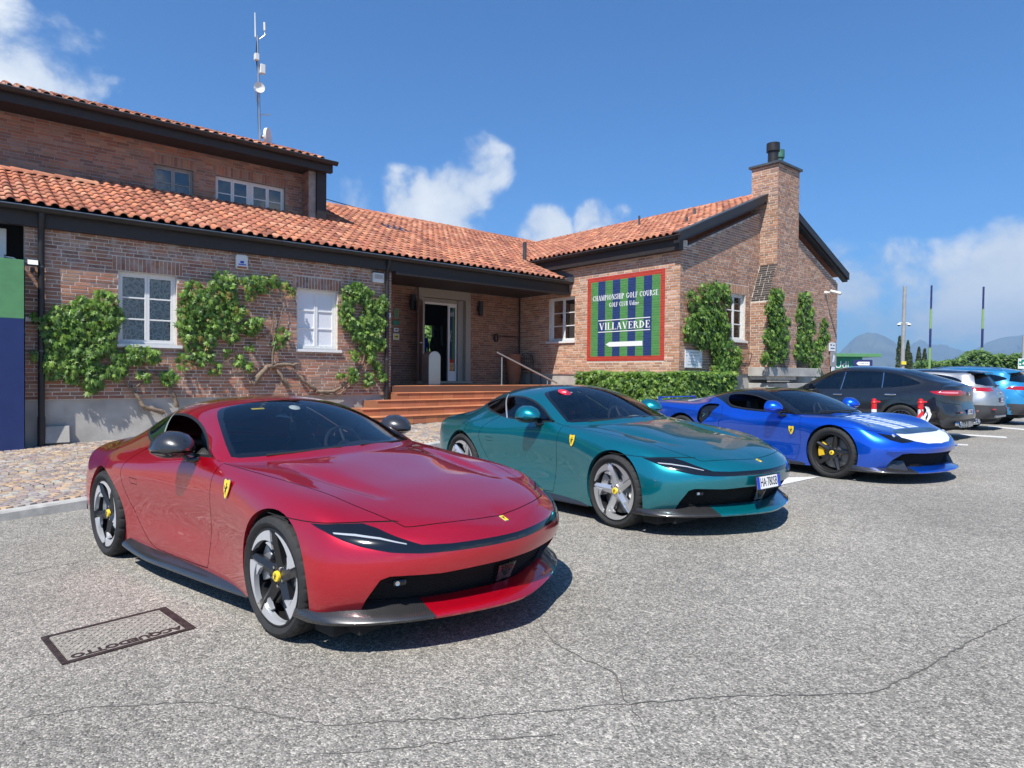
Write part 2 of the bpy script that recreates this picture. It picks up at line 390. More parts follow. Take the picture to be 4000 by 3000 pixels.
def curtain():
    m, nt, p = new_mat('ring_curtain'); N, L = nt.nodes, nt.links
    tc = N.new('ShaderNodeTexCoord'); acc = None
    for k, (sc, off) in enumerate(((7.0, 0), (5.0, 3.3), (6.1, 7.7))):
        mp = N.new('ShaderNodeMapping'); mp.inputs['Location'].default_value = (off, off*.7, off*1.3); L.new(tc.outputs['Object'], mp.inputs[0])
        v = N.new('ShaderNodeTexVoronoi'); v.inputs['Scale'].default_value = sc; v.inputs['Randomness'].default_value = .6; v.voronoi_dimensions = '2D'
        sx = N.new('ShaderNodeSeparateXYZ'); cx = N.new('ShaderNodeCombineXYZ'); L.new(mp.outputs[0], sx.inputs[0]); L.new(sx.outputs['X'], cx.inputs['X']); L.new(sx.outputs['Z'], cx.inputs['Y'])
        L.new(cx.outputs[0], v.inputs['Vector'])
        d = N.new('ShaderNodeMath'); d.operation = 'SUBTRACT'; d.inputs[1].default_value = .38; L.new(v.outputs['Distance'], d.inputs[0])
        ab = N.new('ShaderNodeMath'); ab.operation = 'ABSOLUTE'; L.new(d.outputs[0], ab.inputs[0])
        ls = N.new('ShaderNodeMath'); ls.operation = 'LESS_THAN'; ls.inputs[1].default_value = .055; L.new(ab.outputs[0], ls.inputs[0])
        if acc is None: acc = ls.outputs[0]
        else:
            mx = N.new('ShaderNodeMath'); mx.operation = 'MAXIMUM'; L.new(acc, mx.inputs[0]); L.new(ls.outputs[0], mx.inputs[1]); acc = mx.outputs[0]
    c = N.new('ShaderNodeMixRGB'); L.new(acc, c.inputs[0]); c.inputs[1].default_value = (.17, .18, .18, 1); c.inputs[2].default_value = (.55, .56, .54, 1)
    L.new(c.outputs[0], p.inputs['Base Color']); p.inputs['Roughness'].default_value = .9
curtain()
def asphalt_mat():
    m, nt, p = new_mat('asphalt'); N, L = nt.nodes, nt.links
    geo = N.new('ShaderNodeNewGeometry'); P = geo.outputs['Position']
    v = N.new('ShaderNodeTexVoronoi'); v.inputs['Scale'].default_value = 125; L.new(P, v.inputs['Vector'])
    v2 = N.new('ShaderNodeTexVoronoi'); v2.inputs['Scale'].default_value = 46; L.new(P, v2.inputs['Vector'])
    sp = N.new('ShaderNodeSeparateColor'); L.new(v.outputs['Color'], sp.inputs[0])
    sp2 = N.new('ShaderNodeSeparateColor'); L.new(v2.outputs['Color'], sp2.inputs[0])
    n = N.new('ShaderNodeTexNoise'); n.inputs['Scale'].default_value = .55; n.inputs['Detail'].default_value = 6; L.new(P, n.inputs['Vector'])
    n2 = N.new('ShaderNodeTexNoise'); n2.inputs['Scale'].default_value = 6; n2.inputs['Detail'].default_value = 6; L.new(P, n2.inputs['Vector'])
    cr = N.new('ShaderNodeValToRGB'); L.new(sp.outputs[0], cr.inputs[0]); e = cr.color_ramp.elements
    e[0].position = 0; e[0].color = (.115, .110, .098, 1); e[1].position = 1; e[1].color = (.50, .465, .40, 1)
    x = cr.color_ramp.elements.new(.28); x.color = (.205, .195, .172, 1); x = cr.color_ramp.elements.new(.72); x.color = (.30, .282, .247, 1)
    mr = N.new('ShaderNodeMapRange'); L.new(sp2.outputs[1], mr.inputs['Value']); mr.inputs['To Min'].default_value = .78; mr.inputs['To Max'].default_value = 1.2
    mr2 = N.new('ShaderNodeMapRange'); L.new(n.outputs['Fac'], mr2.inputs['Value']); mr2.inputs['From Min'].default_value = .3; mr2.inputs['From Max'].default_value = .7; mr2.inputs['To Min'].default_value = .84; mr2.inputs['To Max'].default_value = 1.12
    mr3 = N.new('ShaderNodeMapRange'); L.new(n2.outputs['Fac'], mr3.inputs['Value']); mr3.inputs['From Min'].default_value = .3; mr3.inputs['From Max'].default_value = .7; mr3.inputs['To Min'].default_value = .93; mr3.inputs['To Max'].default_value = 1.07
    a = N.new('ShaderNodeMath'); a.operation = 'MULTIPLY'; L.new(mr.outputs[0], a.inputs[0]); L.new(mr2.outputs[0], a.inputs[1])
    b = N.new('ShaderNodeMath'); b.operation = 'MULTIPLY'; L.new(a.outputs[0], b.inputs[0]); L.new(mr3.outputs[0], b.inputs[1])
    sc = N.new('ShaderNodeVectorMath'); sc.operation = 'SCALE'; L.new(cr.outputs[0], sc.inputs[0]); L.new(b.outputs[0], sc.inputs['Scale'])
    L.new(sc.outputs[0], p.inputs['Base Color']); p.inputs['Roughness'].default_value = .9; p.inputs['Specular IOR Level'].default_value = .25
    bp = N.new('ShaderNodeBump'); bp.inputs['Strength'].default_value = .75; bp.inputs['Distance'].default_value = .006
    L.new(v.outputs['Distance'], bp.inputs['Height']); bp.invert = True; L.new(bp.outputs[0], p.inputs['Normal'])
asphalt_mat()
simple('crack_tar', (.11, .105, .095), .95)
simple('joint_sand', (.30, .27, .22), .95, noise=.2, nscale=20)
simple('lawn', (.055, .11, .025), .95, noise=.25, nscale=1.5)

# ------------------------------------------------------------------ photo pixel -> wall / ground helpers (directions only; depth from the plane touched)
CAMP = Vector((0, 0, CAM_H)); DA = Vector((_ca, _sa, 0)); DB = Vector((-_sa, _ca, 0))
def ray(x, y): return _fw*F_PX + _r2*(x-2000) + _u2*(1500-y)
def on_b(x, y, b):
    d = ray(x, y); t = (b-CAMP.dot(DB))/d.dot(DB); q = CAMP+d*t; return q.dot(DA), q.z
def on_s(x, y, s):
    d = ray(x, y); t = (s-CAMP.dot(DA))/d.dot(DA); q = CAMP+d*t; return q.dot(DB), q.z
def on_z(x, y, z):
    d = ray(x, y); t = (z-CAMP.z)/d.z; return CAMP+d*t
def at_depth(x, y, dep):
    d = ray(x, y); return CAMP + d*(dep/d.y)
def color_mesh(me, cols):
    """one colour per face"""
    ca = me.color_attributes.new('Col', 'FLOAT_COLOR', 'CORNER'); buf = []
    for p in me.polygons: buf += list(cols[p.index])*p.loop_total
    ca.data.foreach_set('color', buf)
def jit(c, a, r=rng):
    k = 1+r.uniform(-a, a); return (c[0]*k*(1+r.uniform(-.05, .05)), c[1]*k, c[2]*k*(1+r.uniform(-.06, .06)), 1)
# ================================================================== car bodies
def spline_matrix(kn, t):
    """natural cubic interpolation: dense values = matrix @ knot values"""
    kn = np.asarray(kn, float); n = len(kn); h = np.diff(kn)
    A = np.zeros((n, n)); Bm = np.zeros((n, n)); A[0, 0] = A[-1, -1] = 1
    for i in range(1, n-1):
        A[i, i-1] = h[i-1]; A[i, i] = 2*(h[i-1]+h[i]); A[i, i+1] = h[i]
        Bm[i, i-1] = 6/h[i-1]; Bm[i, i+1] = 6/h[i]; Bm[i, i] = -6/h[i-1]-6/h[i]
    S = np.linalg.solve(A, Bm)
    out = np.zeros((len(t), n)); E = np.eye(n)
    for k, x in enumerate(t):
        i = min(max(np.searchsorted(kn, x)-1, 0), n-2); hh = h[i]; a = (kn[i+1]-x)/hh; b = (x-kn[i])/hh
        out[k] = a*E[i] + b*E[i+1] + ((a**3-a)*S[i] + (b**3-b)*S[i+1])*hh*hh/6
    return out
def dense_params(kn, total):
    """sample parameters with every knot included, about `total` intervals"""
    L = kn[-1]-kn[0]; t = []
    for i in range(len(kn)-1):
        m = max(2, int(round(total*(kn[i+1]-kn[i])/L)))
        t += list(np.linspace(kn[i], kn[i+1], m, endpoint=False))
    return np.array(t+[kn[-1]])
def in_poly(p, poly):
    x, y = p; c = False; n = len(poly); j = n-1
    for i in range(n):
        xi, yi = poly[i]; xj, yj = poly[j]
        if (yi > y) != (yj > y) and x < (xj-xi)*(y-yi)/(yj-yi)+xi: c = not c
        j = i
    return c
def seg_dist(p, a, b):
    ax, ay = a; bx, by = b; dx, dy = bx-ax, by-ay; l2 = dx*dx+dy*dy
    t = 0 if l2 == 0 else max(0, min(1, ((p[0]-ax)*dx+(p[1]-ay)*dy)/l2))
    return math.hypot(p[0]-ax-t*dx, p[1]-ay-t*dy)
def smooth_poly(pts, closed=True, k=4):
    """Catmull-Rom through the points"""
    n = len(pts); out = []
    for i in range(n if closed else n-1):
        g = lambda j: np.array(pts[j % n] if closed else pts[max(0, min(n-1, j))], float)
        p0, p1, p2, p3 = g(i-1), g(i), g(i+1), g(i+2)
        for s in range(k):
            t = s/k
            out.append(tuple(.5*((2*p1)+(-p0+p2)*t+(2*p0-5*p1+4*p2-p3)*t*t+(-p0+3*p1-3*p2+p3)*t**3)))
    if not closed: out.append(tuple(pts[-1]))
    return out
def offset_poly(poly, d):
    """shift a closed polygon inwards by d"""
    n = len(poly); ar = sum(poly[i][0]*poly[(i+1) % n][1]-poly[(i+1) % n][0]*poly[i][1] for i in range(n))
    sg = 1 if ar > 0 else -1; out = []
    for i in range(n):
        a, b, c = np.array(poly[i-1]), np.array(poly[i]), np.array(poly[(i+1) % n])
        e1, e2 = b-a, c-b; n1 = np.array([-e1[1], e1[0]])*sg; n2 = np.array([-e2[1], e2[0]])*sg
        n1 = n1/(np.linalg.norm(n1)+1e-9); n2 = n2/(np.linalg.norm(n2)+1e-9); m = n1+n2; m = m/(np.linalg.norm(m)+1e-9)
        out.append(tuple(b+m*d/max(.5, float(m@n1))))
    return out

CH_SIDE = lambda p: (p[0], p[2])
CH_TOP = lambda p: (p[0], p[1])
def ch_round(x0, sc=0.018):
    return lambda p: (math.degrees(math.atan2(p[1], p[0]-x0))*sc, p[2])

class Shell:
    """half body surface (y >= 0) lofted through a net of stations x rows, cut into parts in 2D charts"""
    def __init__(s, net, nu=150, nv=92, sculpt=None):
        P = np.array(net, float)                      # stations, rows, xyz
        mir = np.array([1, -1, 1])
        # mirrored extension over the centre plane: smooth across y=0
        P = np.concatenate([P, (P[:, -2:-4:-1]*mir)], axis=1)
        P = np.concatenate([(P[2:0:-1]*mir), P, (P[-2:-4:-1]*mir)], axis=0)
        def knots(Q):
            d = np.sqrt(np.linalg.norm(np.diff(Q, axis=0), axis=2)).mean(axis=1) + 1e-4
            return np.concatenate([[0], np.cumsum(d)])
        ku, kv = knots(P), knots(P.transpose(1, 0, 2))
        tu = dense_params(ku[2:-2], nu); tv = dense_params(kv[:-2], nv)
        G = np.einsum('ai,ijk,bj->abk', spline_matrix(ku, tu), P, spline_matrix(kv, tv))
        G[0, :, 1] = 0; G[-1, :, 1] = 0; G[:, -1, 1] = 0; G[:, :, 1] = np.maximum(G[:, :, 1], 0)
        if sculpt: G = sculpt(G)
        a, b = G.shape[:2]
        bm = bmesh.new(); s.bm = bm
        s.lp = bm.verts.layers.float_vector.new('pos'); s.ln = bm.verts.layers.float_vector.new('nor')
        s.part = bm.faces.layers.int.new('part')
        vs = [[bm.verts.new(G[i, j]) for j in range(b)] for i in range(a)]
        for i in range(a-1):
            for j in range(b-1):
                bm.faces.new((vs[i][j], vs[i][j+1], vs[i+1][j+1], vs[i+1][j]))
        bm.normal_update()
        # outward check on a side face
        c = sum((f.normal.y for f in bm.faces if f.calc_center_median().y > .6), 0)
        if c < 0:
            bmesh.ops.reverse_faces(bm, faces=bm.faces[:]); bm.normal_update()
        for v in bm.verts:
            n = v.normal.copy()
            if v.co.y < 1e-6: n.y = 0; n.normalize()
            v[s.lp] = v.co; v[s.ln] = n
        s.names = ['body']
    def pid(s, name):
        if name not in s.names: s.names.append(name)
        return s.names.index(name)
    def _cand(s, chart, mask, bb):
        out = []
        for f in s.bm.faces:
            c = f.calc_center_median()
            q = chart(c)
            if bb[0] <= q[0] <= bb[2] and bb[1] <= q[1] <= bb[3] and (mask is None or mask(c, f.normal)): out.append(f)
        return out
    def _slice(s, chart, cand, segs):
        bm = s.bm; cand = set(cand)
        vs = {v for f in cand for v in f.verts}
        for v in vs:
            q = chart(v[s.lp]); v.co = (q[0], q[1], 0)
        for (a, b) in segs:
            dx, dy = b[0]-a[0], b[1]-a[1]
            l = math.hypot(dx, dy)
            if l < 1e-7: continue
            x0, x1 = min(a[0], b[0])-1e-4, max(a[0], b[0])+1e-4; y0, y1 = min(a[1], b[1])-1e-4, max(a[1], b[1])+1e-4
            sub = []
            for f in cand:
                xs = [v.co.x for v in f.verts]
                if max(xs) < x0 or min(xs) > x1: continue
                ys = [v.co.y for v in f.verts]
                if max(ys) < y0 or min(ys) > y1: continue
                sub.append(f)
            if not sub: continue
            es = {e for f in sub for e in f.edges}; vv = {v for f in sub for v in f.verts}
            r = bmesh.ops.bisect_plane(bm, geom=list(vv)+list(es)+sub, dist=1e-6, plane_co=(a[0], a[1], 0), plane_no=(-dy/l, dx/l, 0))
            for g in r['geom']:
                if isinstance(g, bmesh.types.BMFace): cand.add(g)
            cand = {f for f in cand if f.is_valid}
        for f in cand:
            for v in f.verts: v.co = v[s.lp]
        return cand
    def region(s, name, chart, poly, mask=None, pad=.08):
        xs = [p[0] for p in poly]; ys = [p[1] for p in poly]
        cand = s._cand(chart, mask, (min(xs)-pad, min(ys)-pad, max(xs)+pad, max(ys)+pad))
        n = len(poly)
        cand = s._slice(chart, cand, [(poly[i], poly[(i+1) % n]) for i in range(n)])
        k = s.pid(name)
        for f in cand:
            c = [0, 0]
            for v in f.verts:
                q = chart(v[s.lp]); c[0] += q[0]; c[1] += q[1]
            if in_poly((c[0]/len(f.verts), c[1]/len(f.verts)), poly): f[s.part] = k
        s.bm.normal_update()
    def gap(s, chart, line, w=.005, mask=None, name='panel_gap', pad=.05):
        xs = [p[0] for p in line]; ys = [p[1] for p in line]
        cand = s._cand(chart, mask, (min(xs)-pad, min(ys)-pad, max(xs)+pad, max(ys)+pad))
        segs = []
        for sg in (-1, 1):
            off = []
            for i, p in enumerate(line):
                a = line[max(i-1, 0)]; b = line[min(i+1, len(line)-1)]
                dx, dy = b[0]-a[0], b[1]-a[1]; l = math.hypot(dx, dy)+1e-9
                off.append((p[0]-sg*dy/l*w/2, p[1]+sg*dx/l*w/2))
            segs += list(zip(off[:-1], off[1:]))
        cand = s._slice(chart, cand, segs)
        k = s.pid(name)
        for f in cand:
            c = [0, 0]
            for v in f.verts:
                q = chart(v[s.lp]); c[0] += q[0]; c[1] += q[1]
            p = (c[0]/len(f.verts), c[1]/len(f.verts))
            if min(seg_dist(p, line[i], line[i+1]) for i in range(len(line)-1)) < w*.52: f[s.part] = k
        s.bm.normal_update()
    def arrays(s, name):
        k = s.pid(name); idx = {}; V = []; Nn = []; F = []
        for f in s.bm.faces:
            if f[s.part] != k: continue
            fi = []
            for v in f.verts:
                if v.index not in idx or idx[v.index][1] is not v:
                    pass
                key = v
                if key not in idx:
                    idx[key] = len(V); V.append(tuple(v[s.lp])); Nn.append(tuple(Vector(v[s.ln]).normalized()))
                fi.append(idx[key])
            F.append(tuple(fi))
        return V, Nn, F
    def boundary(s, name_set, test):
        """edges between named parts and nothing / others where test(pos_a, pos_b) holds"""
        ks = {s.pid(n) for n in name_set}; out = []
        for e in s.bm.edges:
            fl = [f for f in e.link_faces if f[s.part] in ks]
            if len(fl) == 1 and len([f for f in e.link_faces if f[s.part] in ks]) != len(e.link_faces) or (len(fl) == 1 and len(e.link_faces) == 1):
                a, b = Vector(e.verts[0][s.lp]), Vector(e.verts[1][s.lp])
                if test(a, b): out.append((a, b))
        return out
def part_mesh(name, V, Nn, F, mat, parent, side=0, push=0.0):
    """side 0: both halves joined; +1 left half; -1 right half (mirrored)"""
    V2 = []; N2 = []; F2 = []
    P = [tuple(np.array(v)+np.array(n)*push) for v, n in zip(V, Nn)] if push else V
    if side in (0, 1):
        V2 += P; N2 += Nn; F2 += F
    if side in (0, -1):
        k = len(V2); remap = {}
        for i, (v, n) in enumerate(zip(P, Nn)):
            if side == 0 and abs(v[1]) < 1e-6: remap[i] = i
            else:
                remap[i] = len(V2); V2.append((v[0], -v[1], v[2])); N2.append((n[0], -n[1], n[2]))
        F2 += [tuple(remap[i] for i in reversed(f)) for f in F]
    me = mesh_from(name, V2, F2, mat, True)
    me.normals_split_custom_set_from_vertices(N2)
    o = bpy.data.objects.new(name, me); link(o, parent)
    return o
def strip_mesh(name, edges, fn, mat, parent, side, steps=1):
    """wall from boundary edges inwards: fn(pos, t) t in 0..1"""
    mb = MB()
    for (a, b) in edges:
        for k in range(steps):
            t0, t1 = k/steps, (k+1)/steps
            q = [fn(a, t0), fn(b, t0), fn(b, t1), fn(a, t1)]
            if side < 0: q = [(p[0], -p[1], p[2]) for p in q]
            mb.add(q, [(0, 1, 2, 3)])
    if not mb.v: return None
    o = mb.obj(name, mat, parent)
    bm = bmesh.new(); bm.from_mesh(o.data); bmesh.ops.remove_doubles(bm, verts=bm.verts, dist=1e-5)
    for f in bm.faces: f.smooth = True
    bm.to_mesh(o.data); bm.free()
    return o

# ------------------------------------------------------------------ wheels
def ring_sector(mb, r0, r1, a0, a1, y0, y1, n=10, r0b=None, r1b=None):
    """solid sector of a ring in the wheel plane (x,z), axis y; radii may taper to r0b,r1b"""
    r0b = r0 if r0b is None else r0b; r1b = r1 if r1b is None else r1b; v = []
    for i in range(n+1):
        t = i/n; a = a0+(a1-a0)*t; ra = r0+(r0b-r0)*t; rb = r1+(r1b-r1)*t
        for (r, y) in ((ra, y0), (rb, y0), (rb, y1), (ra, y1)): v.append((r*math.cos(a), y, r*math.sin(a)))
    f = []
    for i in range(n):
        k = i*4; m = k+4
        f += [(k, k+1, m+1, m), (k+1, k+2, m+2, m+1), (k+2, k+3, m+3, m+2), (k+3, k, m, m+3)]
    f += [(0, 3, 2, 1), (n*4, n*4+1, n*4+2, n*4+3)]
    mb.add(v, f)
AXY = Matrix.Rotation(-PI/2, 4, 'X')     # local z -> world +y ; we want outer face at -y
def make_wheel(rt, width, rr, style, parent, loc, left, mats, phase=0.0, steer=0.0):
    """wheel whose outer face looks to -y (turned round for the left side)"""
    w = empty('wheel', loc, (0, 0, (PI if left else 0)+steer)); w.parent = parent
    h = width/2
    # tyre: rounded shoulders, circumferential grooves, shoulder sipes
    prof = [(-h*.86, rr-.006), (-h*.98, rr+.012), (-h*1.03, rr+(rt-rr)*.45), (-h*1.0, rt-.028), (-h*.93, rt-.010), (-h*.84, rt-.003)]
    for g in (-.62, -.2, .22, .62):
        prof += [(h*(g-.045), rt), (h*(g-.03), rt-.007), (h*(g+.03), rt-.007), (h*(g+.045), rt)]
    prof += [(h*.84, rt-.003), (h*.93, rt-.010), (h*1.0, rt-.028), (h*1.03, rr+(rt-rr)*.45), (h*.98, rr+.012), (h*.86, rr-.006)]
    n = 168; v = []; k = len(prof)
    for i, (y, r) in enumerate(prof):
        for j in range(n):
            a = 2*PI*j/n; q = r
            if r > rt-.02 and (j % 6 == 0) and abs(y) > h*.5: q = r-.006
            v.append((q*math.cos(a), y, q*math.sin(a)))
    f = [(i*n+j, (i+1)*n+j, (i+1)*n+(j+1) % n, i*n+(j+1) % n) for i in range(k-1) for j in range(n)]
    mb = MB(); mb.add(v, f); mb.obj('tyre', mats['tyre'], w, auto=35)
    # rim barrel + lip
    mb = MB()
    pr = [(-h*.86, rr-.004), (-h*.90, rr-.002), (-h*.93, rr-.006), (-h*.93, rr-.014), (-h*.80, rr-.026), (-h*.3, rr-.034), (h*.8, rr-.03), (h*.9, rr-.004)]
    n = 64; v = [(r*math.cos(2*PI*j/n), y, r*math.sin(2*PI*j/n)) for (y, r) in pr for j in range(n)]
    f = [(i*n+j, (i+1)*n+j, (i+1)*n+(j+1) % n, i*n+(j+1) % n) for i in range(len(pr)-1) for j in range(n)]
    mb.add(v, f); rim = mb.obj('rim', mats['barrel'], w, auto=50)
    yo = -h*.90
    if style == 'blade':       # five folded blades whose tips sweep along the rim
        for i in range(5):
            a = phase+2*PI*i/5; mb = MB()
            def pt(r, t, y): return (r*math.cos(a)-t*math.sin(a), y, r*math.sin(a)+t*math.cos(a))
            R1 = rr-.012
            st = [(.045, .050, yo+.030), (.085, .038, yo+.026), (.14, .036, yo+.018), (.19, .034, yo+.008), (R1, .026, yo+.006)]
            v = []
            for (r, hw, y) in st:
                v += [pt(r, -hw, y+.012), pt(r, -hw*.15, y-.006), pt(r, hw, y+.014), pt(r, hw*.8, y+.05), pt(r, -hw*.8, y+.05)]
            f = []
            for q in range(len(st)-1):
                b0, b1 = q*5, q*5+5
                for e in range(5): f.append((b0+e, b1+e, b1+(e+1) % 5, b0+(e+1) % 5))
            f.append((20, 21, 22, 23, 24)); f.append((4, 3, 2, 1, 0))
            mb.add(v, f); mb.obj('spoke', mats['spoke'], w, auto=15)
            mb = MB(); ring_sector(mb, R1-.070, rr-.007, a+.06, a+1.08, yo-.001, yo+.03, 16, R1-.012, rr-.007)
            ring_sector(mb, R1-.115, R1-.068, a+.10, a+.40, yo+.006, yo+.03, 6, R1-.072, R1-.066)
            mb.obj('spoke_tip', mats['tip'], w, auto=20)
    elif style == 'star':      # five straight tapering spokes
        for i in range(5):
            a = phase+2*PI*i/5; mb = MB()
            def pt(r, t, y): return (r*math.cos(a)-t*math.sin(a), y, r*math.sin(a)+t*math.cos(a))
            st = [(.04, .044, yo+.045), (.09, .036, yo+.036), (.17, .028, yo+.022), (rr-.01, .019, yo+.008)]
            v = []
            for (r, hw, y) in st: v += [pt(r, -hw, y+.012), pt(r, 0, y-.004), pt(r, hw, y+.012), pt(r, hw, y+.04), pt(r, -hw, y+.04)]
            f = []
            for q in range(len(st)-1):
                b0, b1 = q*5, q*5+5
                for e in range(5): f.append((b0+e, b1+e, b1+(e+1) % 5, b0+(e+1) % 5))
            f.append((15, 16, 17, 18, 19)); f.append((4, 3, 2, 1, 0))
            mb.add(v, f); mb.obj('spoke', mats['spoke'], w, auto=15)
        mb = MB(); ring_sector(mb, rr-.03, rr-.006, 0, 2*PI, yo+.006, yo+.02, 64); mb.obj('rim_lip', mats['spoke'], w, auto=40)
    else:                      # many thin spokes
        for i in range(style):
            a = phase+2*PI*i/style; mb = MB()
            def pt(r, t, y): return (r*math.cos(a)-t*math.sin(a), y, r*math.sin(a)+t*math.cos(a))
            v = []
            for (r, hw, y) in ((.05, .013, yo+.04), (rr-.012, .011, yo+.008)): v += [pt(r, -hw, y), pt(r, hw, y), pt(r, hw, y+.03), pt(r, -hw, y+.03)]
            mb.add(v, [(0, 4, 5, 1), (1, 5, 6, 2), (2, 6, 7, 3), (3, 7, 4, 0), (4, 7, 6, 5)]); mb.obj('spoke', mats['spoke'], w)
        mb = MB(); ring_sector(mb, rr-.022, rr-.004, 0, 2*PI, yo+.002, yo+.02, 64); mb.obj('rim_lip', mats['tip'], w, auto=40)
    # hub, cap, bolts
    def disc(name, r0, r1, y0, y1, mat, n=40):
        mb = MB(); ring_sector(mb, r0, r1, 0, 2*PI, y0, y1, n); return mb.obj(name, mat, w, auto=40)
    def lath(name, pr, mat, n=32):
        v = [(r*math.cos(2*PI*j/n), y, r*math.sin(2*PI*j/n)) for (y, r) in pr for j in range(n)]
        f = [(i*n+j, (i+1)*n+j, (i+1)*n+(j+1) % n, i*n+(j+1) % n) for i in range(len(pr)-1) for j in range(n)]
        mb = MB(); mb.add(v, f); return mb.obj(name, mat, w, auto=40)
    lath('hub', [(yo+.10, .075), (yo+.05, .078), (yo+.038, .07), (yo+.03, .038), (yo+.03, .001)], mats['spoke'])
    lath('hub_cap', [(yo+.032, .031), (yo+.017, .030), (yo+.014, .027), (yo+.0135, .001)], mats['cap'])
    if mats.get('horse'): horse_badge(w, 'emblem', .040, Matrix.Translation((0, yo+.0125, 0)) @ Matrix.Rotation(PI/2, 4, 'X'), mats['horse'])
    for i in range(5):
        a = phase+2*PI*(i+.5)/5; c = Vector((.055*math.cos(a), 0, .055*math.sin(a)))
        mb = MB(); mb.cyl(c+Vector((0, yo+.05, 0)), c+Vector((0, yo+.024, 0)), .0105, .009, 8); mb.obj('wheel_bolt', mats['bolt'], w)
    rd = rr*.76
    lath('brake_disc', [(yo+.105, rd), (yo+.09, rd), (yo+.09, rd*.56), (yo+.075, rd*.5), (yo+.07, .05)], mats['disc'], 48)
    mb = MB(); ca = PI*.93 if not left else PI*.07
    ring_sector(mb, rd*.66, rd*1.04, ca-.55, ca+.55, yo+.050, yo+.10, 12); mb.obj('brake_caliper', mats['caliper'], w, bevel=.006)
    return w

HORSE = [(-.02, .5), (.03, .44), (.10, .46), (.16, .40), (.12, .36), (.06, .36), (.05, .28), (.10, .18), (.22, .24), (.30, .20), (.27, .15), (.17, .14), (.26, .04), (.20, .0), (.11, .07), (.06, .02), (.04, -.08), (.10, -.16), (.03, -.34), (.08, -.46), (.0, -.47), (-.02, -.33), (-.04, -.18), (-.10, -.20), (-.20, -.30), (-.18, -.44), (-.26, -.45), (-.28, -.29), (-.18, -.14), (-.17, -.06), (-.28, .02), (-.38, .16), (-.30, .30), (-.29, .16), (-.20, .06), (-.12, .08), (-.06, .2), (-.05, .34), (-.04, .42)]
def horse_badge(parent, name, size, M, mat):
    mb = MB(); mb.prism([(x*size, y*size) for x, y in HORSE], 0, .0006, M)
    return mb.obj(name, mat, parent)
# ================================================================== front-engined coupes (red and teal)
def car_frame(x, y, head):
    e = .4
    gx = (ground_z(x+e, y)-ground_z(x-e, y))/(2*e); gy = (ground_z(x, y+e)-ground_z(x, y-e))/(2*e)
    n = Vector((-gx, -gy, 1)).normalized(); f = Vector((math.cos(head), math.sin(head), 0)); f = (f-n*f.dot(n)).normalized(); l = n.cross(f)
    m = Matrix(((f.x, l.x, n.x), (f.y, l.y, n.y), (f.z, l.z, n.z)))
    return Vector((x, y, ground_z(x, y))), m.to_euler()

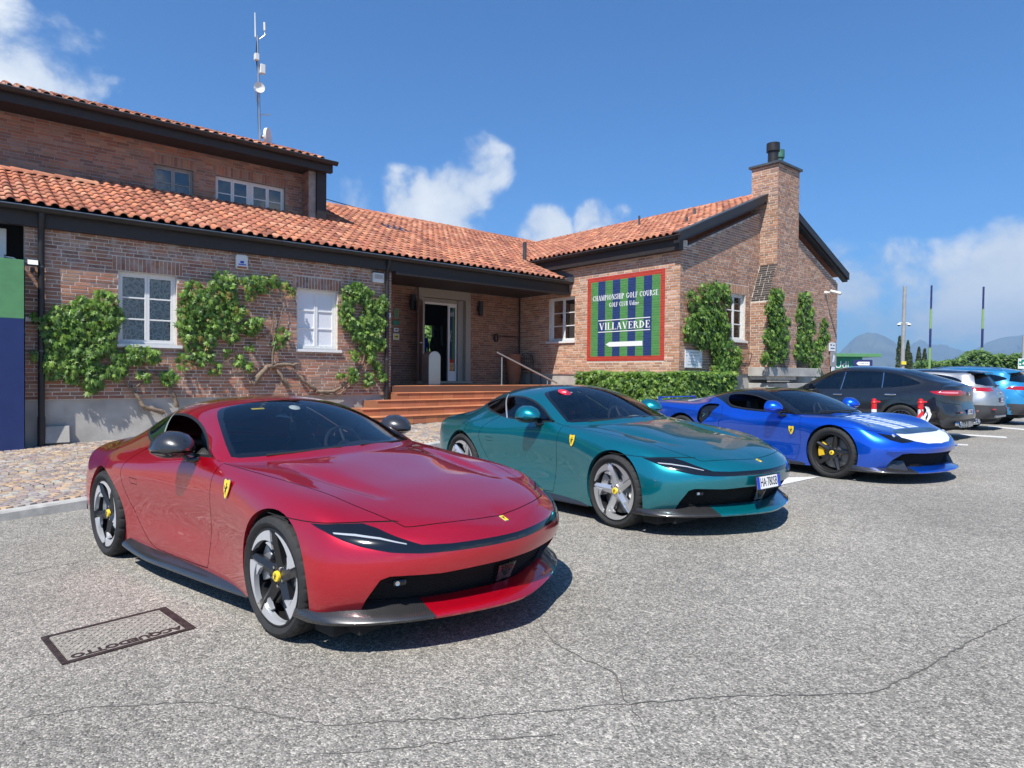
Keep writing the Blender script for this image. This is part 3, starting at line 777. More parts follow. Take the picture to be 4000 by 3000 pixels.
GT_NET = [
 [(2.19,0,.195),(2.26,0,.27),(2.315,0,.36),(2.345,0,.445),(2.352,0,.515),(2.336,0,.565),(2.312,0,.588),(2.285,0,.604),(2.257,0,.617),(2.23,0,.628),(2.205,0,.637)],
 [(2.12,.36,.205),(2.19,.37,.275),(2.238,.375,.36),(2.268,.38,.45),(2.272,.38,.522),(2.255,.375,.578),(2.23,.35,.612),(2.213,.29,.640),(2.17,.21,.660),(2.135,.11,.675),(2.12,0,.680)],
 [(1.97,.66,.20),(2.03,.685,.275),(2.073,.70,.365),(2.095,.705,.46),(2.090,.70,.537),(2.06,.68,.606),(2.025,.62,.655),(2.0,.51,.693),(1.95,.36,.720),(1.91,.18,.738),(1.9,0,.743)],
 [(1.79,.855,.19),(1.83,.888,.275),(1.853,.903,.37),(1.86,.903,.465),(1.852,.888,.557),(1.83,.846,.646),(1.79,.758,.710),(1.755,.60,.745),(1.71,.42,.772),(1.67,.21,.793),(1.65,0,.799)],
 [(1.68,.915,.17),(1.68,.945,.28),(1.68,.958,.39),(1.68,.952,.50),(1.67,.925,.612),(1.655,.87,.715),(1.62,.765,.768),(1.56,.60,.786),(1.5,.42,.806),(1.46,.21,.826),(1.43,0,.832)],
 [(1.335,.935,.16),(1.335,.962,.30),(1.335,.970,.44),(1.335,.965,.575),(1.33,.938,.695),(1.32,.868,.784),(1.30,.745,.822),(1.27,.58,.832),(1.24,.40,.850),(1.21,.2,.866),(1.19,0,.870)],
 [(.90,.895,.14),(.90,.912,.28),(.90,.915,.42),(.90,.918,.56),(.90,.915,.69),(.90,.880,.806),(.90,.785,.860),(.91,.61,.880),(.925,.42,.896),(.935,.2,.908),(.94,0,.911)],
 [(.48,.875,.13),(.48,.882,.28),(.48,.875,.42),(.48,.882,.56),(.48,.892,.70),(.475,.876,.825),(.46,.828,.893),(.47,.80,.906),(.49,.768,.915),(.71,.42,.940),(.80,0,.948)],
 [(.08,.875,.13),(.08,.878,.28),(.08,.866,.42),(.08,.878,.56),(.08,.893,.70),(.08,.880,.825),(.08,.838,.905),(.11,.765,.995),(.17,.672,1.072),(.31,.36,1.108),(.36,0,1.120)],
 [(-.3,.885,.13),(-.3,.888,.28),(-.3,.882,.42),(-.3,.898,.56),(-.3,.918,.70),(-.3,.908,.818),(-.3,.845,.908),(-.28,.735,1.055),(-.24,.605,1.192),(-.13,.31,1.254),(-.09,0,1.268)],
 [(-.75,.905,.13),(-.75,.912,.28),(-.75,.918,.42),(-.75,.938,.56),(-.75,.960,.69),(-.75,.948,.808),(-.75,.848,.912),(-.74,.715,1.06),(-.70,.575,1.205),(-.6,.30,1.284),(-.56,0,1.298)],
 [(-1.05,.925,.14),(-1.05,.945,.28),(-1.05,.958,.42),(-1.05,.974,.56),(-1.05,.985,.69),(-1.05,.962,.816),(-1.05,.832,.918),(-1.04,.68,1.042),(-1.03,.53,1.170),(-1.0,.28,1.252),(-.98,0,1.266)],
 [(-1.335,.94,.16),(-1.335,.965,.30),(-1.335,.98,.43),(-1.335,.987,.56),(-1.335,.985,.69),(-1.34,.945,.824),(-1.36,.80,.915),(-1.37,.64,1.002),(-1.39,.48,1.092),(-1.42,.26,1.155),(-1.43,0,1.168)],
 [(-1.72,.925,.2),(-1.72,.955,.32),(-1.72,.965,.45),(-1.72,.96,.58),(-1.73,.94,.71),(-1.74,.885,.818),(-1.76,.74,.888),(-1.78,.58,.935),(-1.80,.42,.972),(-1.82,.22,.996),(-1.84,0,1.002)],
 [(-1.96,.80,.25),(-2.01,.85,.36),(-2.04,.865,.48),(-2.06,.86,.60),(-2.08,.84,.72),(-2.09,.80,.815),(-2.10,.70,.868),(-2.10,.55,.898),(-2.10,.40,.913),(-2.11,.2,.920),(-2.12,0,.922)],
 [(-2.14,.48,.27),(-2.19,.50,.38),(-2.205,.52,.50),(-2.20,.53,.62),(-2.21,.53,.74),(-2.235,.52,.83),(-2.24,.46,.868),(-2.23,.36,.884),(-2.225,.25,.891),(-2.222,.12,.894),(-2.222,0,.895)],
 [(-2.17,0,.27),(-2.22,0,.38),(-2.235,0,.50),(-2.23,0,.62),(-2.24,0,.74),(-2.26,0,.83),(-2.26,0,.858),(-2.255,0,.872),(-2.25,0,.88),(-2.245,0,.885),(-2.24,0,.888)],
]
def gt_sculpt(G):
    # hood scoops either side of the centre bulge
    x, y = G[:, :, 0], G[:, :, 1]
    t = np.clip((x-.78)/1.0, 0, 1); yc = .60-.13*t; d = y-yc
    w = np.where(d > 0, .045, .10)*(1-.45*t)
    G[:, :, 2] -= np.where((x > .78) & (x < 1.78) & (G[:, :, 2] > .6), .026*np.sin(PI*t)**.8*np.exp(-(d/w)**2), 0)
    return G
side_mask = lambda c, n: n.y > .18
top_mask = lambda c, n: n.z > .12
def cut_gt():
    sh = Shell(GT_NET, 150, 88, gt_sculpt)
    fr = ch_round(1.2, .018); D = .018
    fmask = lambda c, n: c.x > 1.25 and c.z < .80
    th = lambda L: [(a*D, z) for a, z in L]
    # wheel openings
    for (cx, cz, rad) in ((1.335, .345, .378), (-1.335, .36, .392)):
        sh.region('arch', CH_SIDE, [(cx+rad*math.cos(2*PI*i/44), cz+rad*math.sin(2*PI*i/44)) for i in range(44)], lambda c, n: c.y > .5 and c.z < .86)
    # hood, nose, doors
    hood = smooth_poly([(.50, .812), (.80, .785), (1.2, .742), (1.6, .685), (1.9, .618), (2.05, .575)], False, 5) + smooth_poly([(2.075, .54), (2.12, .45), (2.165, .33), (2.195, .17), (2.205, -.02)], False, 4)
    sh.region('hood', CH_TOP, hood+[(.74, -.02), (.74, .25), (.66, .45), (.54, .66)], lambda c, n: n.z > .1 and c.z > .5 and c.x > .45)
    sh.gap(CH_TOP, hood, .006, lambda c, n: n.z > .1 and c.z > .5 and c.x > .45)
    sh.gap(fr, th([(36, .682), (46, .686), (55, .687), (66, .688), (76, .694), (85, .70)]), .005, lambda c, n: c.x > 1.25 and c.y > .5 and .6 < c.z < .75)
    # glass
    ws = smooth_poly([(.785, -.05), (.772, .16), (.725, .38), (.62, .58), (.52, .715)], False, 4) + smooth_poly([(.47, .750), (.32, .715), (.12, .655), (-.06, .595), (-.16, .548)], False, 3) + smooth_poly([(-.19, .51), (-.165, .33), (-.135, .14), (-.13, -.05)], False, 3)
    sh.region('windscreen_border', CH_TOP, ws, lambda c, n: n.z > .2 and c.z > .88 and -.4 < c.x < 1.0)
    sh.region('windscreen', CH_TOP, [(x-(.035 if x > .5 else (-.03 if x < -.05 else 0)), y-(.035 if y > .45 else 0)) for x, y in ws], lambda c, n: n.z > .2 and c.z > .88 and -.4 < c.x < 1.0)
    rw = smooth_poly([(-1.02, -.05), (-1.0, .2), (-.98, .40)], False, 3) + smooth_poly([(-1.08, .44), (-1.4, .43), (-1.72, .36)], False, 3) + smooth_poly([(-1.78, .3), (-1.81, .15), (-1.82, -.05)], False, 3)
    sh.region('rear_window', CH_TOP, rw, lambda c, n: n.z > .2 and c.z > .9 and c.x < -.9)
    dlo = smooth_poly([(.34, .922), (.10, .918), (-.25, .920), (-.50, .930), (-.72, .955), (-.96, .990), (-1.20, 1.028), (-1.34, 1.054)], False, 4) + smooth_poly([(-1.36, 1.068), (-1.30, 1.090), (-1.12, 1.130), (-.92, 1.163), (-.68, 1.184), (-.45, 1.180), (-.25, 1.152), (-.08, 1.105), (.10, 1.035), (.23, .975), (.34, .926)], False, 4)
    gm = lambda c, n: n.y > .15 and c.z > .86
    sh.region('window_trim', CH_SIDE, dlo, gm)
    g = offset_poly(dlo, .016)
    front = [(x, z) for x, z in g]
    def clip(poly, a, b, keep):    # half-plane clip
        out = []; s = lambda p: ((b[0]-a[0])*(p[1]-a[1])-(b[1]-a[1])*(p[0]-a[0]))*keep
        for i in range(len(poly)):
            p, q = poly[i-1], poly[i]; sp, sq = s(p), s(q)
            if sp*sq < 0: t = sp/(sp-sq); out.append((p[0]+(q[0]-p[0])*t, p[1]+(q[1]-p[1])*t))
            if sq >= 0: out.append(q)
        return out
    sh.region('side_window', CH_SIDE, clip(g, (-.455, .9), (-.845, 1.2), -1), gm)
    sh.region('quarter_window', CH_SIDE, clip(g, (-.495, .9), (-.885, 1.2), 1), gm)
    sh.region('window_pillar', CH_SIDE, [(-.462, .905), (-.838, 1.195), (-.87, 1.195), (-.492, .905)], gm)
    # door
    door = smooth_poly([(.50, .895), (.475, .80), (.455, .65), (.43, .45), (.40, .27), (.37, .20)], False, 4) + [(.2, .192), (-.1, .19), (-.45, .195)] + smooth_poly([(-.58, .24), (-.74, .38), (-.88, .60), (-.90, .75), (-.80, .88), (-.66, .948)], False, 4)
    body_side = lambda c, n: n.y > .12 and c.z < .96 and -1 < c.x < .9
    sh.region('door', CH_SIDE, door+[(-.5, .930), (-.25, .920), (.10, .918), (.34, .922)], lambda c, n: body_side(c, n))
    sh.gap(CH_SIDE, door, .0055, body_side)
    sh.gap(CH_SIDE, [(-1.30+.085*math.cos(t*PI/14), .80+.09*math.sin(t*PI/14)) for t in range(29)], .0045, lambda c, n: n.y > .1 and c.z < 1.0)
    sh.gap(CH_SIDE, [(-.76, .665), (-.66, .66), (-.65, .70), (-.77, .71), (-.76, .665)], .005, side_mask)
    # headlights and black band
    lamp = th([(62.8, .682), (54, .684), (46.5, .682), (42, .661), (37, .626), (30, .580), (22, .571)])
    low = th([(22, .532), (30, .538), (38, .553), (46, .584), (51, .611), (57, .650)])
    sh.region('front_band', fr, th([(22, .571), (-2, .565), (-2, .526), (22, .532)]), fmask)
    sh.region('headlight', fr, lamp+low, fmask)
    sh.region('daylight_strip', fr, th([(54.5, .648), (48, .641), (41, .623), (34, .591), (34, .586), (41, .615), (48, .632), (54, .641)]), fmask)
    # grille mouth
    sh.region('mouth', fr, th([(-2, .432), (14, .429), (25, .423), (34, .433), (38.5, .435), (41, .418), (45, .31), (46.5, .255), (46.5, .10), (-2, .10)]), lambda c, n: c.x > 1.5 and c.z < .5)
    return sh
GT_SHELL = cut_gt()

def shield(parent, M, name='shield_emblem'):
    b = MB(); sc = .058
    out = smooth_poly([(-.62, .98), (0, .90), (.62, .98), (.66, .3), (.46, -.45), (0, -1.0), (-.46, -.45), (-.66, .3)], True, 3)
    b.prism([(x*sc*1.12, y*sc*1.1) for x, y in out], 0, .002, M); s = b.obj(name, MATS['chrome'], parent)
    b = MB(); b.prism([(x*sc, y*sc) for x, y in out], .002, .004, M); b.obj('shield_field', MATS['badge_yellow'], s)
    horse_badge(s, 'horse', .078, M @ Matrix.Translation((0, .0, .0042)), MATS['badge_black'])
    return s
def mirror_pod(parent, base, tip, up, mat_top, mat_low, arm_mat, s=1.0):
    """door mirror: teardrop pod on a thin arm; base on the door, tip centre of pod (local car coords)"""
    bx, by, bz = base; tx, ty, tz = tip
    def pod(zlo, zhi, name, mat, shrink=1.0, par=None):
        mb = MB(); nu, nv = 20, 14; v = []
        for i in range(nu+1):
            t = i/nu                       # front (pointed) to back (flat glass)
            x = tx + s*(.085 - .165*t)
            r = (math.sin(min(1, t*1.25)*PI/2))**.62
            for j in range(nv):
                a = 2*PI*j/nv
                zz = math.sin(a); zz = zz*(.088 if zz > 0 else .058)
                v.append((x, ty + s*r*.108*math.cos(a)*shrink, tz + max(zlo, min(zhi, s*r*zz*shrink))))
        f = [(i*nv+j, i*nv+(j+1) % nv, (i+1)*nv+(j+1) % nv, (i+1)*nv+j) for i in range(nu) for j in range(nv)]
        f.append(tuple(range(nu*nv, nu*nv+nv)))
        mb.add(v, f); return mb.obj(name, mat, par or parent, auto=38)
    m = pod(-.022, 1, 'mirror', mat_top)
    pod(-1, -.022, 'mirror_base', mat_low, .985, m)
    mb = MB(); mb.tube([(bx, by, bz), ((bx+tx)/2, (by+ty)/2, bz-.005), (tx+.02, ty-(.03 if ty > 0 else -.03), tz-.045)], [.022, .016, .018], 8)
    mb.obj('mirror_arm', arm_mat, m, auto=60)
    return m
def hex_mesh(parent, name, pts_fn, nu, nv, mat, r=.0022):
    """expanded-metal grille: one mesh of thin hexagon wires; pts_fn(i,j)->Vector for lattice"""
    mb = MB()
    for i in range(nu):
        for j in range(nv):
            a = pts_fn(i, j + (.5 if i % 2 else 0)); b = pts_fn(i+1, j + (0 if i % 2 else .5)); c = pts_fn(i+1, j + (1 if i % 2 else -.5))
            for (p, q) in ((a, b), (a, c)):
                if p is None or q is None: continue
                d = (q-p)
                if d.length < 1e-5: continue
                d.normalize(); u = Vector((0, 0, 1)).cross(d); u = u.normalized() if u.length > 1e-4 else Vector((0, 1, 0)); w = d.cross(u)
                v = [p+u*r, p+w*r, p-u*r, q+u*r, q+w*r, q-u*r]
                mb.add(v, [(0, 1, 4, 3), (1, 2, 5, 4)])
    o = mb.obj(name, mat, parent); o['kind'] = 'stuff'
    return o
def seat(parent, x, y, mat, z=.12):
    mb = MB()
    def slab(rows):
        v = []; n = 10
        for (cx, cz, w, t, dx, dz) in rows:
            for k in range(n):
                a = 2*PI*k/n; v.append((cx+dx*t*math.sin(a), y+w*math.cos(a)*(abs(math.cos(a))**-.35 if abs(math.cos(a)) > .1 else 1), cz+dz*t*math.sin(a)))
        f = [(i*n+k, i*n+(k+1) % n, (i+1)*n+(k+1) % n, (i+1)*n+k) for i in range(len(rows)-1) for k in range(n)]
        f += [tuple(range(n-1, -1, -1)), tuple(range((len(rows)-1)*n, len(rows)*n))]; mb.add(v, f)
    slab([(x+.32, z+.20, .20, .06, 0, 1), (x+.2, z+.22, .24, .08, 0, 1), (x-.1, z+.2, .24, .08, .2, 1)])
    slab([(x-.12, z+.2, .22, .07, 1, .2), (x-.18, z+.42, .25, .08, 1, .2), (x-.25, z+.66, .22, .06, 1, .2), (x-.28, z+.74, .12, .05, 1, .2)])
    slab([(x-.275, z+.73, .10, .05, 1, .1), (x-.285, z+.82, .125, .06, 1, .1), (x-.30, z+.90, .10, .045, 1, .1)])
    return mb.obj('seat', mat, parent, auto=50)
def steering(parent, c, mat, r=.175, tilt=-.45):
    mb = MB(); M = Matrix.Translation(c) @ Matrix.Rotation(PI/2+tilt, 4, 'Y'); n = 28
    mb.tube([M @ Vector((r*math.cos(2*PI*i/n), r*math.sin(2*PI*i/n), 0)) for i in range(n+1)], .015, 7, False)
    for a in (0, PI, PI/2): mb.tube([M @ Vector((0, 0, .02)), M @ Vector((r*math.cos(a+PI/2+PI/2), r*math.sin(a+PI), 0))], .014, 6)
    mb.cyl(M @ Vector((0, 0, -.02)), M @ Vector((0, 0, .035)), .06, .05, 14)
    mb.tube([M @ Vector((0, 0, 0)), M @ Vector((0, 0, -.3))] if False else [c, Vector(c)+Vector((.32, 0, -.12))], .03, 8)
    return mb.obj('steering_wheel', mat, parent, auto=50)

def text_mesh(body, size, extrude=0.0, align='CENTER', spacing=1.0, bold=0.0):
    cu = bpy.data.curves.new('lettering', 'FONT'); cu.body = body; cu.size = size; cu.extrude = extrude; cu.align_x = align; cu.align_y = 'CENTER'
    cu.space_character = spacing; cu.resolution_u = 2; cu.offset = bold
    o = bpy.data.objects.new('lettering', cu); COL.objects.link(o)
    dg = bpy.context.evaluated_depsgraph_get(); me = bpy.data.meshes.new_from_object(o.evaluated_get(dg))
    bpy.data.objects.remove(o, do_unlink=True); bpy.data.curves.remove(cu)
    return me
def text_obj(name, body, size, mat, parent, M, extrude=.0006, spacing=1.0, sx=1.0, bold=0.0):
    me = text_mesh(body, size, extrude, spacing=spacing); me.transform(M @ Matrix.Diagonal((sx, 1, 1, 1))); me.materials.clear(); me.materials.append(mat)
    o = bpy.data.objects.new(name, me); return link(o, parent)
def number_plate(parent, M, text, w=.36, h=.11):
    mb = MB(); mb.boxm(M, w+.02, h+.02, .008); p = mb.obj('number_plate', MATS['black_satin'], parent, bevel=.002)
    mb = MB(); mb.boxm(M @ Matrix.Translation((0, 0, .005)), w, h, .006); mb.obj('plate_field', MATS['plate_white'], p)
    for sx in (-1, 1):
        mb = MB(); mb.boxm(M @ Matrix.Translation((sx*(w/2-.02), 0, .0064)), .04, h, .005); mb.obj('plate_band', MATS['plate_blue'], p)
    text_obj('plate_text', text, h*1.02, MATS['plate_black'], p, M @ Matrix.Translation((0, 0, .0092)), sx=.62*w/.36, spacing=.95)
    return p

def make_gt(name, x, y, head, paint, look):
    loc, rot = car_frame(x, y, head)
    car = empty(name, loc, rot); sh = GT_SHELL; PM = MATS[paint]
    A = {n: sh.arrays(n) for n in sh.names}
    body = part_mesh('body', *A['body'], PM, car)
    part_mesh('hood', *A['hood'], PM, car)
    part_mesh('panel_gap', *A['panel_gap'], MATS['gap_black'], car, push=-.004)['kind'] = 'stuff'
    wsb = part_mesh('windscreen', *A['windscreen'], MATS['screen_glass'], car)
    part_mesh('windscreen_border', *A['windscreen_border'], MATS['black_gloss'], wsb)
    part_mesh('rear_window', *A['rear_window'], MATS['tint_glass'], car)
    part_mesh('front_band', *A['front_band'], MATS['black_gloss'], car)
    for sd in (1, -1):
        d = part_mesh('door', *A['door'], PM, car, sd)
        if not (look.get('window_down') and sd == -1): part_mesh('side_window', *A['side_window'], MATS['side_glass'], car, sd)
        part_mesh('quarter_window', *A['quarter_window'], MATS['tint_glass'], car, sd)
        t = part_mesh('window_trim', *A['window_trim'], MATS['black_satin'], car, sd)
        part_mesh('window_pillar', *A['window_pillar'], MATS[look.get('pillar', 'black_satin')], t, sd, push=.003)
        h = part_mesh('headlight', *A['headlight'], MATS['black_gloss'], car, sd)
        part_mesh('daylight_strip', *A['daylight_strip'], MATS['lamp_white'], h, sd, push=.001)
        # wheel-arch liners and mouth walls
        for (cx, cz, rad) in ((1.335, .345, .378), (-1.335, .36, .392)):
            ed = sh.boundary(['arch'], lambda a, b: abs(math.hypot(a.x-cx, a.z-cz)-rad) < .012 and abs(math.hypot(b.x-cx, b.z-cz)-rad) < .012)
            strip_mesh('arch_lip', ed, lambda p, t: (p.x+(cx-p.x)*.02*t, p.y-.03*t, p.z-(p.z-cz)*.02*t), PM, body, sd)
            strip_mesh('wheel_arch', ed, lambda p, t: (p.x+(cx-p.x)*.02, (p.y-.03)*(1-t)+.50*t, p.z-(p.z-cz)*.02), MATS['underbody'], car, sd)
            mb = MB(); mb.prism([((cx+rad*math.cos(a*PI/12)), cz+rad*math.sin(a*PI/12)) for a in range(24)], .48, .50, Matrix(((1, 0, 0, 0), (0, 0, sd, 0), (0, 1, 0, 0), (0, 0, 0, 1))))
            mb.obj('wheel_arch', MATS['underbody'], car)
        # side skirt blade
        mb = MB(); n = 22; v = []
        for i in range(n+1):
            t = i/n; xx = .95-1.85*t
            yo = .885+.085*min(1, max(0, (.95-xx)/1.3))**.8; zz = .135+.035*max(0, (t-.72)/.28)**2
            for (yy, z2) in ((yo-.09, zz+.055), (yo-.01, zz+.030), (yo+.010, zz+.012), (yo+.012, zz-.006), (yo-.03, zz-.022), (yo-.14, zz-.02)): v.append((xx, sd*yy, z2))
        f = [(i*6+k, i*6+(k+1) % 6, (i+1)*6+(k+1) % 6, (i+1)*6+k) for i in range(n) for k in range(6)]
        f += [tuple(range(6)), tuple(range(n*6, n*6+6))]
        mb.add(v, f); mb.obj('side_skirt', MATS['carbon'], car, auto=45)
        mirror_pod(car, (.18, sd*.835, .905), (.12, sd*.955, .985), 1, MATS[look['mirror']], MATS['black_gloss'], MATS['black_gloss'], 1.32)
        # wing shield
        q = Matrix.Translation((.88, sd*.9235, .755)) @ Matrix.Rotation(-sd*PI/2, 4, 'Z') @ Matrix.Rotation(PI/2, 4, 'X') @ Matrix.Rotation(0, 4, 'Z')
        q = Matrix(((-sd, 0, 0, .72), (0, 0, sd, sd*.9005), (0, 1, 0, .765), (0, 0, 0, 1)))
        q = q @ Matrix.Rotation(-.16, 4, 'X') @ Matrix.Rotation(-.06*1, 4, 'Y')
        shield(car, q)
    # mouth: recess walls, dark back, hexagon mesh, sensors, splitter
    mouth = sh.boundary(['mouth'], lambda a, b: True)
    for sd in (1, -1):
        strip_mesh('mouth_wall', [(a, b) for a, b in mouth if a.y > 1e-5 or b.y > 1e-5], lambda p, t: (p.x-.10*t, p.y*(1-.03*t), p.z-.01*t), PM, body, sd)
    V, Nn, F = A['mouth']
    part_mesh('grille_backing', [(a-.09, b*.985, c) for a, b, c in V], Nn, F, MATS['underbody'], car)
    def gx(yy, z): # front surface x at given y, z in the mouth
        base = np.interp(abs(yy), [0, .36, .68, .86, .92], [2.26, 2.19, 2.03, 1.85, 1.7]); return base + np.interp(z, [.195, .275, .36, .44], [-.065, 0, .045, .07])
    def gp(i, j):
        yy = -.86+i*.016; z = .25+j*.0165
        lim = np.interp(z, [.25, .30, .40, .44], [.80, .80, .735, .69])
        if abs(yy) > lim or z > .438 or z < .24: return None
        return Vector((gx(yy, z)-.035, yy, z))
    gr = hex_mesh(car, 'grille_mesh', gp, 108, 12, MATS['black_satin'], .0016)
    for sd in (1, -1):
        M2 = Matrix.Translation((gx(.645, .39)-.016, sd*.645, .39)) @ Matrix.Rotation(sd*.42, 4, 'Z') @ Matrix.Rotation(PI/2, 4, 'Y')
        mb = MB(); mb.boxm(M2, .036, .075, .03); s_ = mb.obj('parking_sensor', MATS['black_gloss'], car, bevel=.014)
        mb = MB(); mb.lathe([(.015, .0), (.018, .012), (.015, .0125)], M2 @ Matrix.Translation((0, sd*.014, 0)), 16); mb.obj('lens', MATS['chrome'], s_)
    # radar box
    mb = MB(); mb.add([(2.22, -.075, .375), (2.22, .075, .375), (2.265, .075, .375), (2.265, -.075, .375), (2.18, -.06, .265), (2.18, .06, .265), (2.22, .06, .265), (2.22, -.06, .265)],
                      [(0, 1, 2, 3), (4, 7, 6, 5), (0, 4, 5, 1), (3, 2, 6, 7), (0, 3, 7, 4), (1, 5, 6, 2)]); mb.obj('radar_sensor', MATS['black_gloss'], car, bevel=.004)
    # splitter: paint centre, carbon corners
    ytab = [0, .12, .242, .36, .477, .58, .676, .77, .846, .91, .945, .96]; xo = [2.368, 2.352, 2.315, 2.271, 2.217, 2.162, 2.098, 2.022, 1.945, 1.86, 1.78, 1.70]
    def splitter(y0, y1, mat, nm, n, corner):
        mb = MB(); v = []
        for i in range(n+1):
            yy = y0+(y1-y0)*i/n; xe = np.interp(abs(yy), ytab, xo)
            k = min(1, max(0, (abs(yy)-.5)/.35)); q = max(0, (abs(yy)-.80)/.16)
            xi = xe-.135; zi = .268+.02*k-.06*q
            for (dx, z2) in ((xi, zi), (xe-.055, .226), (xe-.008, .206), (xe, .198), (xe-.010, .184), (xi-.03, .180)): v.append((dx, yy, z2))
        f = [(i*6+k, (i+1)*6+k, (i+1)*6+(k+1) % 6, i*6+(k+1) % 6) for i in range(n) for k in range(6)]
        f += [tuple(range(6)), tuple(range(n*6, n*6+6))]
        mb.add(v, f); o = mb.obj(nm, mat, car, auto=40)
        bm = bmesh.new(); bm.from_mesh(o.data); bmesh.ops.recalc_face_normals(bm, faces=bm.faces); bm.to_mesh(o.data); bm.free()
        return o
    splitter(-.50, .50, PM, 'front_lip', 26, False)
    splitter(.502, .955, MATS['carbon'], 'splitter_corner', 18, True); splitter(-.955, -.502, MATS['carbon'], 'splitter_corner', 18, True)
    for sd in (1, -1):
        mb = MB(); mb.box(1.64, 1.82, sd*.66 if sd > 0 else -.87, .87 if sd > 0 else -.66, .10, .19); mb.obj('air_deflector', MATS['black_matt'], car, bevel=.01)
    # nose badge
    M3 = Matrix.Translation((2.235, 0, .6275)) @ Matrix.Rotation(R(23), 4, 'Y') @ Matrix.Rotation(PI/2, 4, 'Z')
    mb = MB(); mb.boxm(M3, .034, .058, .004); nb = mb.obj('nose_badge', MATS['chrome'], car, bevel=.001)
    mb = MB(); mb.boxm(M3 @ Matrix.Translation((0, 0, .002)), .028, .050, .003); mb.obj('badge_field', MATS['badge_yellow'], nb)
    horse_badge(nb, 'horse', .036, M3 @ Matrix.Translation((0, .003, .0038)), MATS['badge_black'])
    # wheels
    wm = dict(tyre=MATS['tyre'], barrel=MATS['alloy_barrel'], spoke=MATS[look['spoke']], tip=MATS[look['tip']], cap=MATS['cap_yellow'], horse=MATS['badge_black'], bolt=MATS['chrome'], disc=MATS['disc_steel'], caliper=MATS['caliper_silver'])
    for sd in (1, -1):
        make_wheel(.34, .245, .278, 'blade', car, (1.335, sd*.826, .34), sd > 0, wm, phase=look.get('phase', .3))
        make_wheel(.3535, .285, .284, 'blade', car, (-1.335, sd*.835, .3535), sd > 0, wm, phase=look.get('phase', .3)+.5)
    # floor pan, cabin
    mb = MB(); mb.box(-1.9, 1.95, -.80, .80, .125, .20); mb.box(-.9, .95, -.86, .86, .13, .2); mb.obj('floor_pan', MATS['underbody'], car)
    mb = MB(); mb.box(-1.0, .8, -.80, .80, .2, .23); mb.box(.70, .75, -.7, .7, .2, .84); mb.box(-1.05, -1.0, -.78, .78, .2, .88)
    for sd in (1, -1): mb.box(-1.0, .42, -.83 if sd < 0 else .79, -.79 if sd < 0 else .83, .2, .88)
    mb.box(-1.85, -1.0, -.56, .56, .84, .87); mb.obj('cabin_tub', MATS['leather_black'], car)
    # dashboard
    n = 16; v = []
    for i in range(n+1):
        yy = -.78+1.56*i/n; hump = .045*math.exp(-((yy-.38)/.2)**2); xf = np.interp(abs(yy), [0, .4, .65, .8], [.77, .69, .52, .40])
        for (xx, z2) in ((xf, .90), (xf-.10, .902+hump*.3), (.34, .895+hump), (.26, .86+hump), (.28, .70)): v.append((xx, yy, z2))
    mb = MB(); mb.add(v, [(i*5+k, i*5+k+1, (i+1)*5+k+1, (i+1)*5+k) for i in range(n) for k in range(4)])
    mb.obj('dashboard', MATS[look.get('dash', 'dash_black')], car, auto=40)
    steering(car, (.12, .38, .87), MATS['leather_black'])
    for sd in (1, -1): seat(car, -.28, sd*.38, MATS['leather_black'], .16)
    mb = MB(); mb.boxm(Matrix.Translation((-.02, 0, 1.205)) @ Matrix.Rotation(.25, 4, 'Y'), .02, .22, .055); mb.tube([(-.02, 0, 1.22), (-.0, 0, 1.245)], .01, 6); mb.obj('rear_view_mirror', MATS['black_satin'], car, bevel=.008)
    for k, yy in enumerate((-.30, .34)):
        mb = MB(); pts = [(np.interp(abs(a), [0, .4, .7], [.80, .715, .56]), a, np.interp(abs(a), [0, .4, .7], [.957, .945, .93])) for a in np.linspace(yy-.28, yy+.20, 8)]
        mb.tube(pts, .008, 6); mb.obj('wiper', MATS['black_matt'], car)
    # stickers, phone mount and plate
    def on_screen(yy, t): # point on the windscreen, t 0 base .. 1 header
        xb_, zb_ = np.interp(abs(yy), [0, .42, .77], [.80, .71, .49]), np.interp(abs(yy), [0, .42, .77], [.948, .940, .915]); xt, zt_ = np.interp(abs(yy), [0, .31, .605], [-.09, -.13, -.24]), np.interp(abs(yy), [0, .31, .605], [1.268, 1.254, 1.192]); c_ = .035*math.sin(PI*t)
        return Vector((xb_+(xt-xb_)*t, yy, zb_+(zt_-zb_)*t+c_))
    if look.get('sticker'):
        c0 = on_screen(-.36, .86); n_ = Vector((.36, -.05, .93)).normalized(); u_ = n_.orthogonal().normalized(); u_ = Vector((0, -1, 0))-n_*Vector((0, -1, 0)).dot(n_); u_.normalize(); w_ = n_.cross(u_)
        Ms = Matrix(((u_.x, w_.x, n_.x, c0.x+n_.x*.008), (u_.y, w_.y, n_.y, c0.y+n_.y*.008), (u_.z, w_.z, n_.z, c0.z+n_.z*.008), (0, 0, 0, 1)))
        mb = MB(); mb.prism([(.072*math.cos(a*PI/14), .085*math.sin(a*PI/14)) for a in range(28)], 0, .001, Ms); st_ = mb.obj('round_sticker', MATS['sticker_red'], car)
        text_obj('sticker_mark', '4', .09, MATS['plate_white'], st_, Ms @ Matrix.Translation((0, 0, .0014)) @ Matrix.Rotation(-PI/2, 4, 'Z'))
